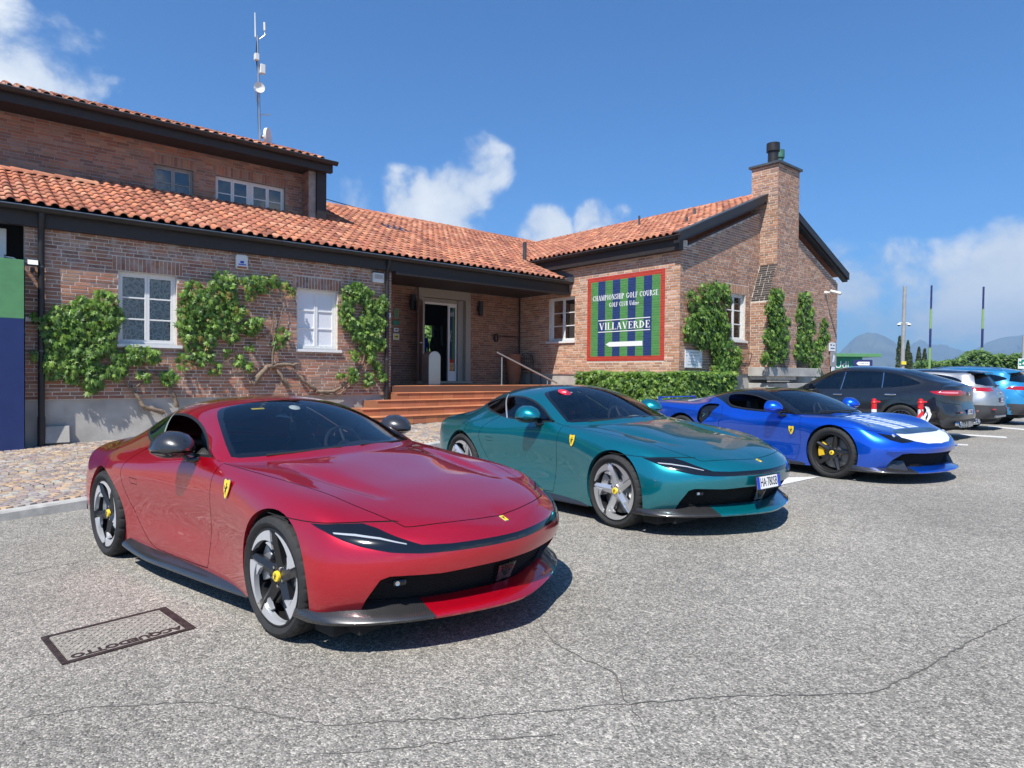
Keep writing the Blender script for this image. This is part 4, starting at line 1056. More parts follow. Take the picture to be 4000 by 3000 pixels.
    if look.get('mount'):
        c0 = on_screen(-.02, .84)-Vector((.02, 0, .02)); mb = MB(); mb.lathe([(0, .045), (.006, .04), (.008, .0)], Matrix.Translation(c0) @ Matrix.Rotation(.35, 4, 'Y'), 20); mt = mb.obj('phone_mount', MATS['plastic_white'], car, auto=50)
        mb = MB(); mb.tube([c0-Vector((.01, 0, .01)), c0-Vector((.05, 0, .07)), c0-Vector((.03, 0, .13))], .012, 6); mb.boxm(Matrix.Translation(c0-Vector((.03, 0, .15))), .02, .05, .07); mb.obj('mount_arm', MATS['black_satin'], mt)
    c0 = on_screen(-.30, .86); Mv = Matrix.Translation(c0-Vector((.012, 0, .008))) @ Matrix.Rotation(.36, 4, 'Y'); mb = MB(); mb.boxm(Mv, .025, .10, .002); mb.obj('permit_sticker', MATS['badge_yellow' if look.get('mount') else 'plastic_white'], car)
    if look.get('plate'): number_plate(car, frameM((2.372, look['plate_y'], .463), (0, 1, 0), (-.12, 0, .99), (.99, 0, .12)), look['plate'], .34, .105)
    return car
red = make_gt('sports_car', -1.702, 5.224, -.721, 'paint_red', dict(mirror='carbon', spoke='alloy_dark', tip='alloy_diamond', window_down=True, pillar='alloy_silver', phase=.35, mount=True))
tag(red, 'dark red sports coupe with black and silver wheels, parked beside the iron manhole cover', 'sports car', 'coupes parked in front of the clubhouse')
teal = make_gt('sports_car', .946, 7.688, -.952, 'paint_teal', dict(mirror='paint_teal', spoke='alloy_silver', tip='alloy_silver', pillar='alloy_silver', dash='leather_beige', phase=.55, sticker=True, plate='HA\u00b7780SB', plate_y=-.07))
tag(teal, 'teal sports coupe with silver wheels, a number plate and a red windscreen sticker', 'sports car', 'coupes parked in front of the clubhouse')
# ================================================================== ground
def build_ground():
    xs = [-4000, -1500, -500, -200, -90, -50] + [-30+i*1.5 for i in range(41)] + [50, 90, 200, 500, 1500, 4000]
    ys = [-3000, -800, -200, -60] + [-20+i*1.5 for i in range(57)] + [90, 140, 300, 800, 2000, 4000, 5900]
    v = [(x, y, ground_z(x, y)) for x in xs for y in ys]; m = len(ys)
    g = mobj('asphalt_ground', v, [(i*m+j, (i+1)*m+j, (i+1)*m+j+1, i*m+j+1) for i in range(len(xs)-1) for j in range(m-1)], MATS['asphalt'], smooth=True)
    g['kind'] = 'structure'
    # cracks: thin ragged seams of dark grit
    def crack(pxs, w):
        pts = [on_z(x, y, ground_z(on_z(x, y, .15).x, 4)) for x, y in pxs]; out = []; r = random.Random(len(pxs)*7+int(pxs[0][0]))
        for a, b in zip(pts[:-1], pts[1:]):
            n = max(2, int((b-a).length/.035))
            for k in range(n): out.append(a.lerp(b, k/n) + Vector((r.uniform(-1, 1), r.uniform(-1, 1), 0))*.011)
        out.append(pts[-1]); vv = []
        for i, p in enumerate(out):
            t = (out[min(i+1, len(out)-1)]-out[max(i-1, 0)]).normalized(); nn = Vector((-t.y, t.x, 0)); ww = w*r.uniform(.25, 1.0)*(min(1, i/6, (len(out)-1-i)/6)+.15)
            for sg in (-1, 1):
                q = p+nn*sg*ww; vv.append((q.x, q.y, ground_z(q.x, q.y)+.003))
        mobj('crack', vv, [(2*i, 2*i+1, 2*i+3, 2*i+2) for i in range(len(out)-1)], MATS['crack_tar'], g)
    crack([(0, 2815), (400, 2760), (800, 2740), (1270, 2835), (1500, 2820), (1900, 2800), (2450, 2750), (2900, 2718), (3400, 2705), (3560, 2640), (3800, 2500), (4000, 2395)], .0042)
    crack([(2090, 2410), (2160, 2510), (2290, 2580), (2400, 2630), (2450, 2745), (2510, 2830)], .0055)
    crack([(760, 2470), (900, 2463), (1020, 2455)], .004); crack([(655, 2370), (700, 2345), (770, 2320)], .005)
    crack([(0, 2690), (90, 2640), (190, 2600)], .005); crack([(0, 2260), (150, 2225), (420, 2175)], .005); crack([(1130, 2960), (1700, 2905), (2300, 2860)], .003)
    # painted marks
    def mark(name, pxs, z=.25):
        q = [on_z(x, y, z) for x, y in pxs]; q = [(p.x, p.y, ground_z(p.x, p.y)+.004) for p in q]
        o = mobj(name, q, [tuple(range(len(q)))], MATS['road_white'], g); return o
    mark('painted_arrow', [(2940, 1905), (3050, 1872), (3205, 1870), (3060, 1898), (2960, 1925)], .22)
    mark('bay_line', [(3640, 1693), (3930, 1711), (3934, 1717), (3640, 1698)])
    mark('bay_line', [(3660, 1736), (3780, 1741), (3783, 1746), (3660, 1741)])
    mark('bay_line', [(3860, 1668), (4040, 1684), (4040, 1689), (3860, 1672)])
    mark('bay_line', [(3960, 1652), (4060, 1660), (4060, 1664), (3960, 1655)])
    return g
asphalt = build_ground()

# pavement of small porphyry setts laid in segmental arcs, behind a kerb
KA = Vector((-4.70, 7.245, 0)); KD = Vector((.606, .795, 0)).normalized(); KN = Vector((-KD.y, KD.x, 0))
def pave_z(x, y):
    q = Vector((x, y, 0))-KA; t = max(-6, min(9, q.dot(KD))); n = max(0, min(9, q.dot(KN)))
    return .158+.034*t+.012*n
def build_pavement():
    v = []; n1, n2 = 30, 22
    for i in range(n1+1):
        for j in range(n2+1):
            q = KA+KD*(-9+23*i/n1)+KN*(.10+12*j/n2); v.append((q.x, q.y, pave_z(q.x, q.y)-.012))
    pv = mobj('pavement', v, [(i*(n2+1)+j, (i+1)*(n2+1)+j, (i+1)*(n2+1)+j+1, i*(n2+1)+j+1) for i in range(n1) for j in range(n2)], MATS['joint_sand'], smooth=True)
    pv['kind'] = 'structure'
    pal = [(.36, .30, .26), (.42, .35, .29), (.30, .26, .24), (.47, .36, .26), (.33, .25, .22), (.40, .37, .33), (.50, .37, .24)]
    r = random.Random(3); stones = []
    lane = 1.3; row = .105
    for li in range(0, 9):
        for k in range(-80, 140):
            m = 12
            for c in range(m):
                u = (c+.5)/m*2-1                       # -1..1 across the lane
                n = lane*li+lane*(u+1)/2+.20
                t = k*row + .36*(1-u*u)
                if t < -7 or t > 11 or n > 9.5: continue
                p = KA+KD*t+KN*n
                s = p.dot(DA); b = p.dot(DB)
                if b > 13.95 or (s > 6.0 and b > 12.55): continue
                stones.append((p, math.atan2(KD.y, KD.x)-.55*u))
    stones.sort(key=lambda q: (q[0]-Vector((-3.2, 0, 0))).length if (q[0].x/q[0].y > -.80 and q[0].x/q[0].y < .05) else 100+q[0].length)
    def stone_geo(hx, hy, seed):
        rr = random.Random(seed); c = [(-hx, -hy), (hx, -hy), (hx, hy), (-hx, hy)]
        top = [(x*.86+rr.uniform(-.004, .004), y*.86+rr.uniform(-.004, .004), .012+rr.uniform(-.003, .003)) for x, y in c]; bot = [(x, y, -.012) for x, y in c]
        return bot+top, [(4, 5, 6, 7), (0, 1, 5, 4), (1, 2, 6, 5), (2, 3, 7, 6), (3, 0, 4, 7)]
    protos = []
    for k in range(14):
        vv, ff = stone_geo(.046, .049, k); me = mesh_from('sett', vv, ff, MATS['cobble']); color_mesh(me, [jit(pal[k % 7], .15, r)]*5); protos.append(me)
    for i, (p, a) in enumerate(stones[:290]):
        o = bpy.data.objects.new('sett', protos[r.randrange(14)]); o.location = (p.x, p.y, pave_z(p.x, p.y)); o.rotation_euler = (0, 0, a+r.uniform(-.12, .12)); link(o, pv)
    V = []; Fc = []; C = []
    for i, (p, a) in enumerate(stones[290:]):
        vv, ff = stone_geo(.046, .049, i % 97); k = len(V); z = pave_z(p.x, p.y); a += r.uniform(-.12, .12); ca, sa = math.cos(a), math.sin(a)
        V += [(p.x+x*ca-y*sa, p.y+x*sa+y*ca, z+w) for x, y, w in vv]; Fc += [tuple(j+k for j in f) for f in ff]; C += [jit(pal[r.randrange(7)], .18, r)]*5
    o = mobj('sett_field', V, Fc, MATS['cobble'], pv); color_mesh(o.data, C); o['kind'] = 'stuff'
    # kerb: separate stones
    t = -8.0; i = 0
    while t < 12:
        L = 1.0; a = KA+KD*(t+.006); b = KA+KD*(t+L-.006); mb = MB(); q = []
        for (w, z0, z1) in ((0, -.2, 0), ):
            pts = []
            for p in (a, b):
                zt = pave_z(p.x, p.y)+.012; zb = ground_z(p.x, p.y)-.05
                pts.append([p+Vector((0, 0, zb)), p+KN*.012+Vector((0, 0, zt-.02)), p+KN*.03+Vector((0, 0, zt)), p+KN*.14+Vector((0, 0, zt)), p+KN*.14+Vector((0, 0, zb))])
            mb.add(pts[0]+pts[1], [(j, j+1, j+6, j+5) for j in range(4)]+[(4, 3, 2, 1, 0), (5, 6, 7, 8, 9)])
        mb.obj('kerb_stone', MATS['kerb_stone'], pv); t += L
    return pv
pavement = build_pavement()

# ================================================================== clubhouse
ORG = Vector((8.0, 14.0, .3))
club = empty('brick_clubhouse', W(*ORG), (0, 0, THA))
tag(club, 'brick clubhouse with terracotta tile roofs, upper storey, entrance porch and gabled wing with chimney', 'building')
def P(mb):     # absolute (s,b,z) -> clubhouse local
    mb.v = [(v[0]-ORG.x, v[1]-ORG.y, v[2]-ORG.z) for v in mb.v]; return mb
def cpart(name, mb, mat, parent=None, **k): return P(mb).obj(name, mat, parent or club, **k)

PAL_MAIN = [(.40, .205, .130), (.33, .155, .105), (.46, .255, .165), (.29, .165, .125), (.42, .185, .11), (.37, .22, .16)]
PAL_WING = [(.52, .275, .165), (.47, .235, .135), (.56, .33, .21), (.42, .235, .155), (.50, .25, .14), (.60, .37, .25)]  # same brick as the main wall, sunlight put into the lighter tones
PAL_GABLE = [(.43, .245, .155), (.37, .205, .13), (.49, .30, .20), (.33, .20, .145), (.40, .20, .12)]
CO, BL, JT = .068, .248, .013
HERO = []
class BrickWall:
    """bond of single bricks on a plane; bricks stand proud of the mortar"""
    def __init__(s, name, o, d, n, pal, mat, mortar='mortar', seed=1):
        s.name = name; s.o = Vector((o[0], o[1], 0)); s.d = Vector((d[0], d[1], 0)); s.n = Vector((n[0], n[1], 0)); s.pal = pal; s.mat = mat; s.bricks = []; s.r = random.Random(seed); s.mortar = mortar
    def pt(s, l, z, e): q = s.o+s.d*l+s.n*e; return (q.x, q.y, z)
    def lay(s, l0, l1, z0, z1, holes=(), top=None, ragged=False):
        z = z0; k = 0
        while z < z1-.02:
            zt = min(z+CO-JT, z1)
            x = l0-(BL+JT)*(.5 if k % 2 else 0) - (.0 if k % 3 else .06)
            while x < l1:
                L = BL if s.r.random() > .16 else BL*.5
                a, b = max(x, l0), min(x+L, l1)
                segs = [(a, b)] if b-a > .03 else []
                for (h0, h1, g0, g1) in holes:
                    if zt > g0+.012 and z < g1-.012:
                        ns = []
                        for (p, q) in segs:
                            if q <= h0 or p >= h1: ns.append((p, q))
                            else:
                                if h0-p > .03: ns.append((p, h0-.004))
                                if q-h1 > .03: ns.append((h1+.004, q))
                        segs = ns
                for (p, q) in segs:
                    tt = zt if top is None else min(zt, top((p+q)/2))
                    if tt-z > .02: s.bricks.append((p, q, z, tt))
                x += L+JT
            z += CO; k += 1
    def soldier(s, l0, l1, z0, z1, w=.06):
        x = l0
        while x < l1-.02:
            s.bricks.append((x, min(x+w, l1), z0+s.r.uniform(-.004, .004), z1)); x += w+.011
    def geo(s, p, q, z0, z1, e0=-.012, e1=None):
        r = s.r; e1 = .0045+r.uniform(-.002, .003) if e1 is None else e1; j = lambda: r.uniform(-.0022, .0022); c = .0035
        f = [s.pt(p+c+j(), z0+c+j(), e1), s.pt(q-c+j(), z0+c+j(), e1), s.pt(q-c+j(), z1-c+j(), e1), s.pt(p+c+j(), z1-c+j(), e1)]
        m = [s.pt(p, z0, e1-.005), s.pt(q, z0, e1-.005), s.pt(q, z1, e1-.005), s.pt(p, z1, e1-.005)]
        b = [s.pt(p, z0, e0), s.pt(q, z0, e0), s.pt(q, z1, e0), s.pt(p, z1, e0)]
        return f+m+b, [(0, 1, 2, 3)]+[(i, 4+i, 4+(i+1) % 4, (i+1) % 4) for i in range(4)]+[(4+i, 8+i, 8+(i+1) % 4, 4+(i+1) % 4) for i in range(4)]
    def build(s, wall, hero=0, key=None):
        br = s.bricks
        if key: br.sort(key=key)
        flip = s.d.cross(Vector((0, 0, 1))).dot(s.n) < 0
        fx = (lambda f: tuple(reversed(f))) if flip else (lambda f: f)
        for (p, q, z0, z1) in br[:hero]:
            c = Vector(s.pt((p+q)/2, (z0+z1)/2, 0)); vv, ff = s.geo(p, q, z0, z1)
            me = mesh_from('brick', [Vector(v)-c for v in vv], [fx(f) for f in ff], MATS[s.mat]); color_mesh(me, [jit(s.r.choice(s.pal), .16, s.r)]*len(ff))
            o = bpy.data.objects.new('brick', me); o.location = c-ORG; link(o, wall)
        V = []; Fc = []; C = []
        for (p, q, z0, z1) in br[hero:]:
            vv, ff = s.geo(p, q, z0, z1); k = len(V); V += vv; Fc += [tuple(i+k for i in fx(f)) for f in ff]; C += [jit(s.r.choice(s.pal), .16, s.r)]*len(ff)
        if V:
            mb = MB(); mb.v = V; mb.f = Fc; mb.mi = [0]*len(Fc); o = cpart('brickwork', mb, MATS[s.mat], wall); color_mesh(o.data, C); o['kind'] = 'stuff'
def slab_with_holes(mb, o, d, n, l0, l1, z0, z1, holes, thick=.3):
    ls = sorted({l0, l1, *[h[0] for h in holes], *[h[1] for h in holes]}); ls = [x for x in ls if l0 <= x <= l1]
    zs = sorted({z0, z1, *[h[2] for h in holes], *[h[3] for h in holes]}); zs = [x for x in zs if z0 <= x <= z1]
    for a, b in zip(ls[:-1], ls[1:]):
        run = None
        for c, e in list(zip(zs[:-1], zs[1:]))+[(None, None)]:
            full = c is not None and not any(h[0] <= (a+b)/2 <= h[1] and h[2] <= (c+e)/2 <= h[3] for h in holes)
            if full: run = (run[0], e) if run else (c, e)
            elif run:
                q = [(o[0]+d[0]*l-n[0]*t, o[1]+d[1]*l-n[1]*t, z) for z in run for t in (0, thick) for l in (a, b)]
                mb.add(q, [(0, 1, 5, 4), (2, 6, 7, 3), (0, 2, 3, 1), (4, 5, 7, 6), (0, 4, 6, 2), (1, 3, 7, 5)]); run = None
    return mb
def window(o, d, n, l0, l1, z0, z1, rows=3, cols=2, recess=.09, pane='dark_pane', back=None, sill=True, frame='white_wood', sills=.06):
    """casement: white frame and glazing bars, single panes, sill; set back in the wall"""
    def box(mb, a, b, c, e, t0, t1):
        q = [(o[0]+d[0]*l-n[0]*t, o[1]+d[1]*l-n[1]*t, z) for z in (c, e) for t in (t0, t1) for l in (a, b)]
        mb.add(q, [(0, 1, 5, 4), (2, 6, 7, 3), (0, 2, 3, 1), (4, 5, 7, 6), (0, 4, 6, 2), (1, 3, 7, 5)]); return mb
    F = .045; mb = MB(); t0, t1 = recess, recess+.06
    box(mb, l0, l0+F, z0, z1, t0, t1); box(mb, l1-F, l1, z0, z1, t0, t1); box(mb, l0+F, l1-F, z0, z0+F, t0, t1); box(mb, l0+F, l1-F, z1-F, z1, t0, t1)
    w = cpart('window', mb, MATS[frame], bevel=.004)
    lm = (l0+l1)/2; wi = (l1-l0-2*F)/cols
    for c in range(cols):
        a = l0+F+wi*c; b = a+wi; S = .042; mb = MB(); u0, u1 = recess+.006, recess+.05
        box(mb, a+.002, a+S, z0+F, z1-F, u0, u1); box(mb, b-S, b-.002, z0+F, z1-F, u0, u1); box(mb, a+S, b-S, z0+F, z0+F+S, u0, u1); box(mb, a+S, b-S, z1-F-S, z1-F, u0, u1)
        hh = (z1-z0-2*F-2*S-(rows-1)*.028)/rows
        for r_ in range(rows):
            za = z0+F+S+r_*(hh+.028)
            if r_: box(mb, a+S, b-S, za-.028, za, u0+.004, u1-.004)
            mp = MB(); box(mp, a+S, b-S, za, za+hh, recess+.028, recess+.034); cpart('pane', mp, MATS[pane], w)
        cpart('casement', mb, MATS[frame], w, bevel=.003)
    if back:
        mb = MB(); box(mb, l0+F, l1-F, z0+F, z1-F, recess+.06, recess+.07); cpart('curtain', mb, MATS[back], w)
    if sill:
        mb = MB(); box(mb, l0-.03, l1+.09, z0-.06, z0-.002, -sills, recess); box(mb, l0, l1, z0-.002, z0+.0, 0, recess+.06); cpart('sill', mb, MATS[frame], w, bevel=.005)
    return w
VX = (1, 0); VB = (0, 1)
# --- main wall (b = 14)
hA = [(2.29, 3.285, 2.09, 3.44), (5.69, 6.64, 2.10, 3.43)]
mb = slab_with_holes(MB(), (0, 14), VX, (0, -1), .9, 8.03, 1.06, 4.30, hA)
wallA = cpart('wall', mb, MATS['mortar'])
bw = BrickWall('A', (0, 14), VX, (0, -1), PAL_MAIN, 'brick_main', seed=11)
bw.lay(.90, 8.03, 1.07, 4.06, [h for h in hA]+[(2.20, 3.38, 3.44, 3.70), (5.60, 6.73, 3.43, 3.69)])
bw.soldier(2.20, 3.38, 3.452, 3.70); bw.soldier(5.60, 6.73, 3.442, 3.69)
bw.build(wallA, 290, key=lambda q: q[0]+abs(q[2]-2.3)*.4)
mb = MB(); mb.box(.9, 8.03, 14.03, 14.3, -.4, 1.058); plA = cpart('plinth', mb, MATS['concrete'])
mb = MB(); mb.box(8.03-.25, 8.03, 14.301, 16.13, .2, 4.3); cpart('porch_side_wall', mb, MATS['mortar'])
window((0, 14), VX, (0, -1), 2.29, 3.285, 2.09, 3.44, pane='window_glass', back='ring_curtain')
window((0, 14), VX, (0, -1), 5.69, 6.64, 2.10, 3.43, pane='shutter_white')
# --- recess at the left end and dark soffit
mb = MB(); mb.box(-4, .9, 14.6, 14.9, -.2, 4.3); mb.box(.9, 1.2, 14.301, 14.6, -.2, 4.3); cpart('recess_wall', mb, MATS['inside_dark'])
# --- eave: gutter and fascia along the main front
def gutter(name, a, b, r=.075, mat='dark_metal', up=(0, 0, 1)):
    """half-round gutter from a to b (s,b,z of rim centre)"""
    a, b = Vector(a), Vector(b); d = (b-a).normalized(); n = d.cross(Vector((0, 0, 1))).normalized(); mb = MB(); k = 10; v = []
    for q in (a, b):
        for rr in (r, r-.006):
            for i in range(k+1):
                t = PI*i/k; v.append(q+n*(rr*math.cos(t))-Vector((0, 0, 1))*(rr*math.sin(t)*1.05))
    m = k+1
    f = [(i, i+1, 2*m+i+1, 2*m+i) for i in range(k)]+[(m+i, 3*m+i, 3*m+i+1, m+i+1) for i in range(k)]+[(0, 2*m, 3*m, m), (k, m+k, 3*m+k, 2*m+k)]
    f += [tuple(range(0, m))+tuple(range(2*m-1, m-1, -1)), tuple(range(2*m, 3*m))[::-1]+tuple(range(3*m, 4*m))]
    mb.add(v, f); g = cpart(name, mb, MATS[mat], auto=50)
    # rolled rim
    mb = MB(); o_ = n*r; mb.tube([a+o_, b+o_], .011, 8); cpart('gutter_rim', mb, MATS['lead'], g, auto=60)
    return g
gutter('gutter', (-3, 13.77, 4.345), (14.05, 13.77, 4.345))
mb = MB(); mb.box(-3, 14.0-.01, 13.86, 13.995, 4.04, 4.33); cpart('fascia', mb, MATS['fascia_wood'])
mb = MB(); mb.box(-3, 8.0, 13.995, 14.35, 4.31, 4.35); cpart('eave_soffit', mb, MATS['fascia_wood'])
mb = MB(); mb.box(8.04, 13.985, 13.80, 13.99, 3.965, 4.038); cpart('porch_beam', mb, MATS['fascia_wood'])
mb = MB(); mb.box(8.031, 13.98, 13.996, 16.13, 4.06, 4.16); cpart('porch_ceiling', mb, MATS['fascia_wood'])
for (ps, z0) in ((1.12, .28), (7.86, .78)):
    mb = MB(); mb.tube([(ps, 13.80, 4.27), (ps, 13.80, 4.19), (ps, 13.89, 4.02), (ps, 13.90, 3.9), (ps, 13.90, z0)], .05, 14); p_ = cpart('downpipe', mb, MATS['dark_metal'], auto=60)
    for z in (3.35, 1.9):
        mb = MB(); mb.lathe([(0, .056), (.03, .056)], Matrix.Translation((ps, 13.90, z)), 16); mb.box(ps-.01, ps+.01, 13.94, 14.0, z+.005, z+.025); cpart('pipe_clamp', mb, MATS['lead'], p_)
    mb = MB(); mb.lathe([(0, .0535), (.0, .058), (.55, .058), (.55, .0535)], Matrix.Translation((ps, 13.90, z0-.05)), 16); cpart('pipe_shoe', mb, MATS['dark_metal'], p_)
# --- door wall and porch floor
hD = [(10.36, 11.79, 1.36, 3.80)]
mb = slab_with_holes(MB(), (0, 16.13), VX, (0, -1), 8.03, 14.0, 1.1, 4.06, hD)
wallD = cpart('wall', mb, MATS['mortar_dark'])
bw = BrickWall('D', (0, 16.13), VX, (0, -1), [(.34, .15, .08), (.28, .115, .065), (.38, .175, .095), (.31, .13, .07)], 'brick_wing', seed=5); bw.lay(8.03, 13.99, 1.29, 4.05, [(10.11, 11.97, 1.2, 4.055)]); bw.build(wallD)  # bricks and mortar coloured darker to carry the porch's shade
mb = MB(); mb.box(10.11, 11.96, 16.06, 16.20, 3.80, 4.055); ds = cpart('door_surround', mb, MATS['stone'], bevel=.006)
for (a, b) in ((10.11, 10.30), (11.785, 11.97)):
    mb = MB(); mb.box(a, b, 16.06, 16.20, 1.90 if a > 11 else 1.36, 3.797); cpart('door_jamb', mb, MATS['stone'], ds, bevel=.005)
mb = MB(); mb.box(11.778, 11.975, 16.052, 16.20, 1.36, 1.894); cpart('jamb_base', mb, MATS['stone'], ds, bevel=.005)
mb = MB(); mb.box(10.05, 12.02, 16.0, 16.25, 1.29, 1.355); cpart('threshold', mb, MATS['stone'], ds, bevel=.005)
mb = MB(); mb.box(11.60, 11.785, 16.20, 16.45, 1.36, 3.797); mb.box(10.31, 11.60, 16.25, 16.45, 3.69, 3.797); cpart('door_reveal', mb, MATS['stone'], ds)
mb = MB()
for (a, b, c, e) in ((10.31, 10.36, 1.36, 3.69), (11.55, 11.60, 1.36, 3.69), (11.29, 11.345, 1.36, 3.63), (10.36, 11.55, 3.63, 3.69), (11.345, 11.55, 1.36, 1.66), (11.345, 11.55, 3.58, 3.63)): mb.box(a, b, 16.28, 16.34, c, e)
cpart('door_frame', mb, MATS['white_wood'], ds, bevel=.004)
mb = MB(); mb.box(11.345, 11.55, 16.305, 16.312, 1.66, 3.58); cpart('side_light', mb, MATS['dark_pane'], ds)
mb = MB(); Md = Matrix.Translation((10.38, 16.20, 2.52)) @ Matrix.Rotation(R(-131), 4, 'Z')
mb.boxm(Md @ Matrix.Translation((.45, -.03, 0)), .90, .05, 2.30); dl = cpart('door', mb, MATS['brown_door'], bevel=.004)
mb = MB(); mb.tube([Md @ Vector((.80, .0, -.08)), Md @ Vector((.80, .06, -.08)), Md @ Vector((.70, .065, -.08))], .011, 8); cpart('door_handle', mb, MATS['chrome'], dl, auto=60)
# room behind the door, with windows to the far side
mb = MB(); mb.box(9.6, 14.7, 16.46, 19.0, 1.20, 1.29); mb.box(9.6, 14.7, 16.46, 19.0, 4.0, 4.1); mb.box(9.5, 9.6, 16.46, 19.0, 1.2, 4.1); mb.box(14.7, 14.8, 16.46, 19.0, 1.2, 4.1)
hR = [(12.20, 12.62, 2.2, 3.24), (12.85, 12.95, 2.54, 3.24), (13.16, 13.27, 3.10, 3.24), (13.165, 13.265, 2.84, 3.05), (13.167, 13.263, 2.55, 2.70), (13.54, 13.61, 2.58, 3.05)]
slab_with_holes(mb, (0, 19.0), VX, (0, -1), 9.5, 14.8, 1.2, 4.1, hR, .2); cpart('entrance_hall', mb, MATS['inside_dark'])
# --- sign wall of the wing (s = 14)
hS = [(13.63, 14.727, 2.60, 3.93)]
mb = slab_with_holes(MB(), (14.0, 0), VB, (-1, 0), 9.936, 16.13, 1.60, 5.06, hS)
wallS = cpart('wall', mb, MATS['mortar'])
SG = (10.39, 13.126, 1.98, 4.38)
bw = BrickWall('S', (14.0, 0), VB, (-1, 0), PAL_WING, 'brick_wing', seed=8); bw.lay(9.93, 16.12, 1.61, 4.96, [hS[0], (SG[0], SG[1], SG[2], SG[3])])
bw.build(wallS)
window((14.0, 0), VB, (-1, 0), 13.63, 14.727, 2.60, 3.93, pane='dark_pane', recess=.08, sills=.05)
mb = MB(); mb.box(14.03, 14.35, 9.99, 16.13, -.3, 1.598); cpart('plinth', mb, MATS['concrete'])
# --- gable wall (b = 9.935) and chimney
RZ = lambda s: 4.93+.403*(4.525-abs(s-18.525))
hG = [(16.16, 17.12, 2.60, 3.90)]
gw = MB(); slab_with_holes(gw, (0, 9.935), VX, (0, -1), 14.0, 23.05, 1.65, 4.80, hG)
gw.prism([(14.0, 4.80), (23.05, 4.80), (18.525, 6.62)], -10.235, -9.935, Matrix(((1, 0, 0, 0), (0, 0, -1, 0), (0, 1, 0, 0), (0, 0, 0, 1))))
gw.box(22.75, 23.05, 10.236, 19.5, .2, 4.9)
wallG = cpart('wall', gw, MATS['mortar'])
bw = BrickWall('G', (0, 9.935), VX, (0, -1), PAL_GABLE, 'brick_wing', seed=21)
bw.lay(14.0, 23.05, 1.66, 6.7, hG+[(16.05, 17.25, 3.90, 4.15), (17.9, 19.05, 1.0, 8)], top=lambda l: 4.80+.403*(4.525-abs(l-18.525))-.02)
bw.soldier(16.05, 17.25, 3.912, 4.15); bw.build(wallG)
window((0, 9.935), VX, (0, -1), 16.16, 17.12, 2.60, 3.90, pane='window_glass', back='shutter_white', recess=.08)
mb = MB(); mb.box(14.04, 23.0, 9.965, 10.25, -.3, 1.648); cpart('plinth', mb, MATS['concrete'])
# chimney stack
C0, C1, CF, CBk = 17.87, 19.12, 9.40, 10.22; CT = 7.68
mb = MB()
mb.add([(C0, CF, 4.80), (C1, CF, 4.80), (C1, CBk, 4.80), (C0, CBk, 4.80), (C0, CF, CT), (C1, CF, CT), (C1, CBk, CT), (C0, CBk, CT)], [(0, 1, 5, 4), (1, 2, 6, 5), (2, 3, 7, 6), (3, 0, 4, 7), (4, 5, 6, 7)])
mb.add([(17.40, CF, 1.5), (C1, CF, 1.5), (C1, 9.93, 1.5), (17.40, 9.93, 1.5), (17.40, CF, 3.72), (C1, CF, 3.72), (C1, 9.93, 3.72), (17.40, 9.93, 3.72), (C0, CF, 4.80), (C1, CF, 4.80), (C1, 9.93, 4.80), (C0, 9.93, 4.80)],
       [(0, 1, 5, 4), (1, 2, 6, 5), (3, 0, 4, 7), (4, 5, 9, 8), (5, 6, 10, 9), (7, 4, 8, 11)])
chim = cpart('chimney', mb, MATS['mortar'])
bw = BrickWall('C1', (0, CF), VX, (0, -1), PAL_GABLE, 'brick_wing', seed=31); bw.lay(17.40, C1, 1.86, 3.72, []); 
bw.lay(17.87, C1, 3.74, CT, []); 
z = 3.74
while z < 4.80-CO:
    sl = 17.40+(z-3.72)/1.08*.47; x = sl
    if C0-sl > .03: bw.bricks.append((sl, C0-.006, z, z+CO-JT))
    z += CO
bw.build(chim)
bw = BrickWall('C2', (C0, 0), VB, (-1, 0), PAL_GABLE+PAL_WING[:2], 'brick_wing', seed=32); bw.lay(CF, 9.93, 4.82, 6.35, []); bw.lay(CF, CBk, 6.35, CT, []); bw.build(chim)
bw = BrickWall('C3', (17.40, 0), VB, (-1, 0), PAL_GABLE, 'brick_wing', seed=33); bw.lay(CF, 9.92, 1.86, 3.70, []); bw.build(chim)
# weathered dark bricks on the sloping shoulder
V = []; Fc = []; C = []; r_ = random.Random(4); z = 3.74
while z < 4.78:
    x0 = 17.40+(z-3.72)/1.08*.47-.008; x1 = 17.40+(z+CO-JT-3.72)/1.08*.47-.008; b = CF-.004
    while b < 9.91:
        e = min(b+.25*(1 if r_.random() > .3 else .5), 9.92); k = len(V)
        V += [(x0, b, z), (x0, e, z), (x1, e, z+CO-JT), (x1, b, z+CO-JT), (x0+.03, b, z), (x0+.03, e, z), (x1+.03, e, z+CO-JT), (x1+.03, b, z+CO-JT)]
        Fc += [tuple(k+i for i in f) for f in ((0, 3, 2, 1), (0, 1, 5, 4), (1, 2, 6, 5), (2, 3, 7, 6), (3, 0, 4, 7))]; C += [jit((.055, .045, .04), .4, r_)]*5; b = e+JT
    z += CO
mb = MB(); mb.v = V; mb.f = Fc; mb.mi = [0]*len(Fc); o = cpart('shoulder_bricks', mb, MATS['brick_wing'], chim); color_mesh(o.data, C); o['kind'] = 'stuff'
mb = MB(); mb.box(C0-.07, C1+.07, CF-.07, CBk+.07, CT, CT+.07); cpart('chimney_cap', mb, MATS['lead'], chim, bevel=.006)
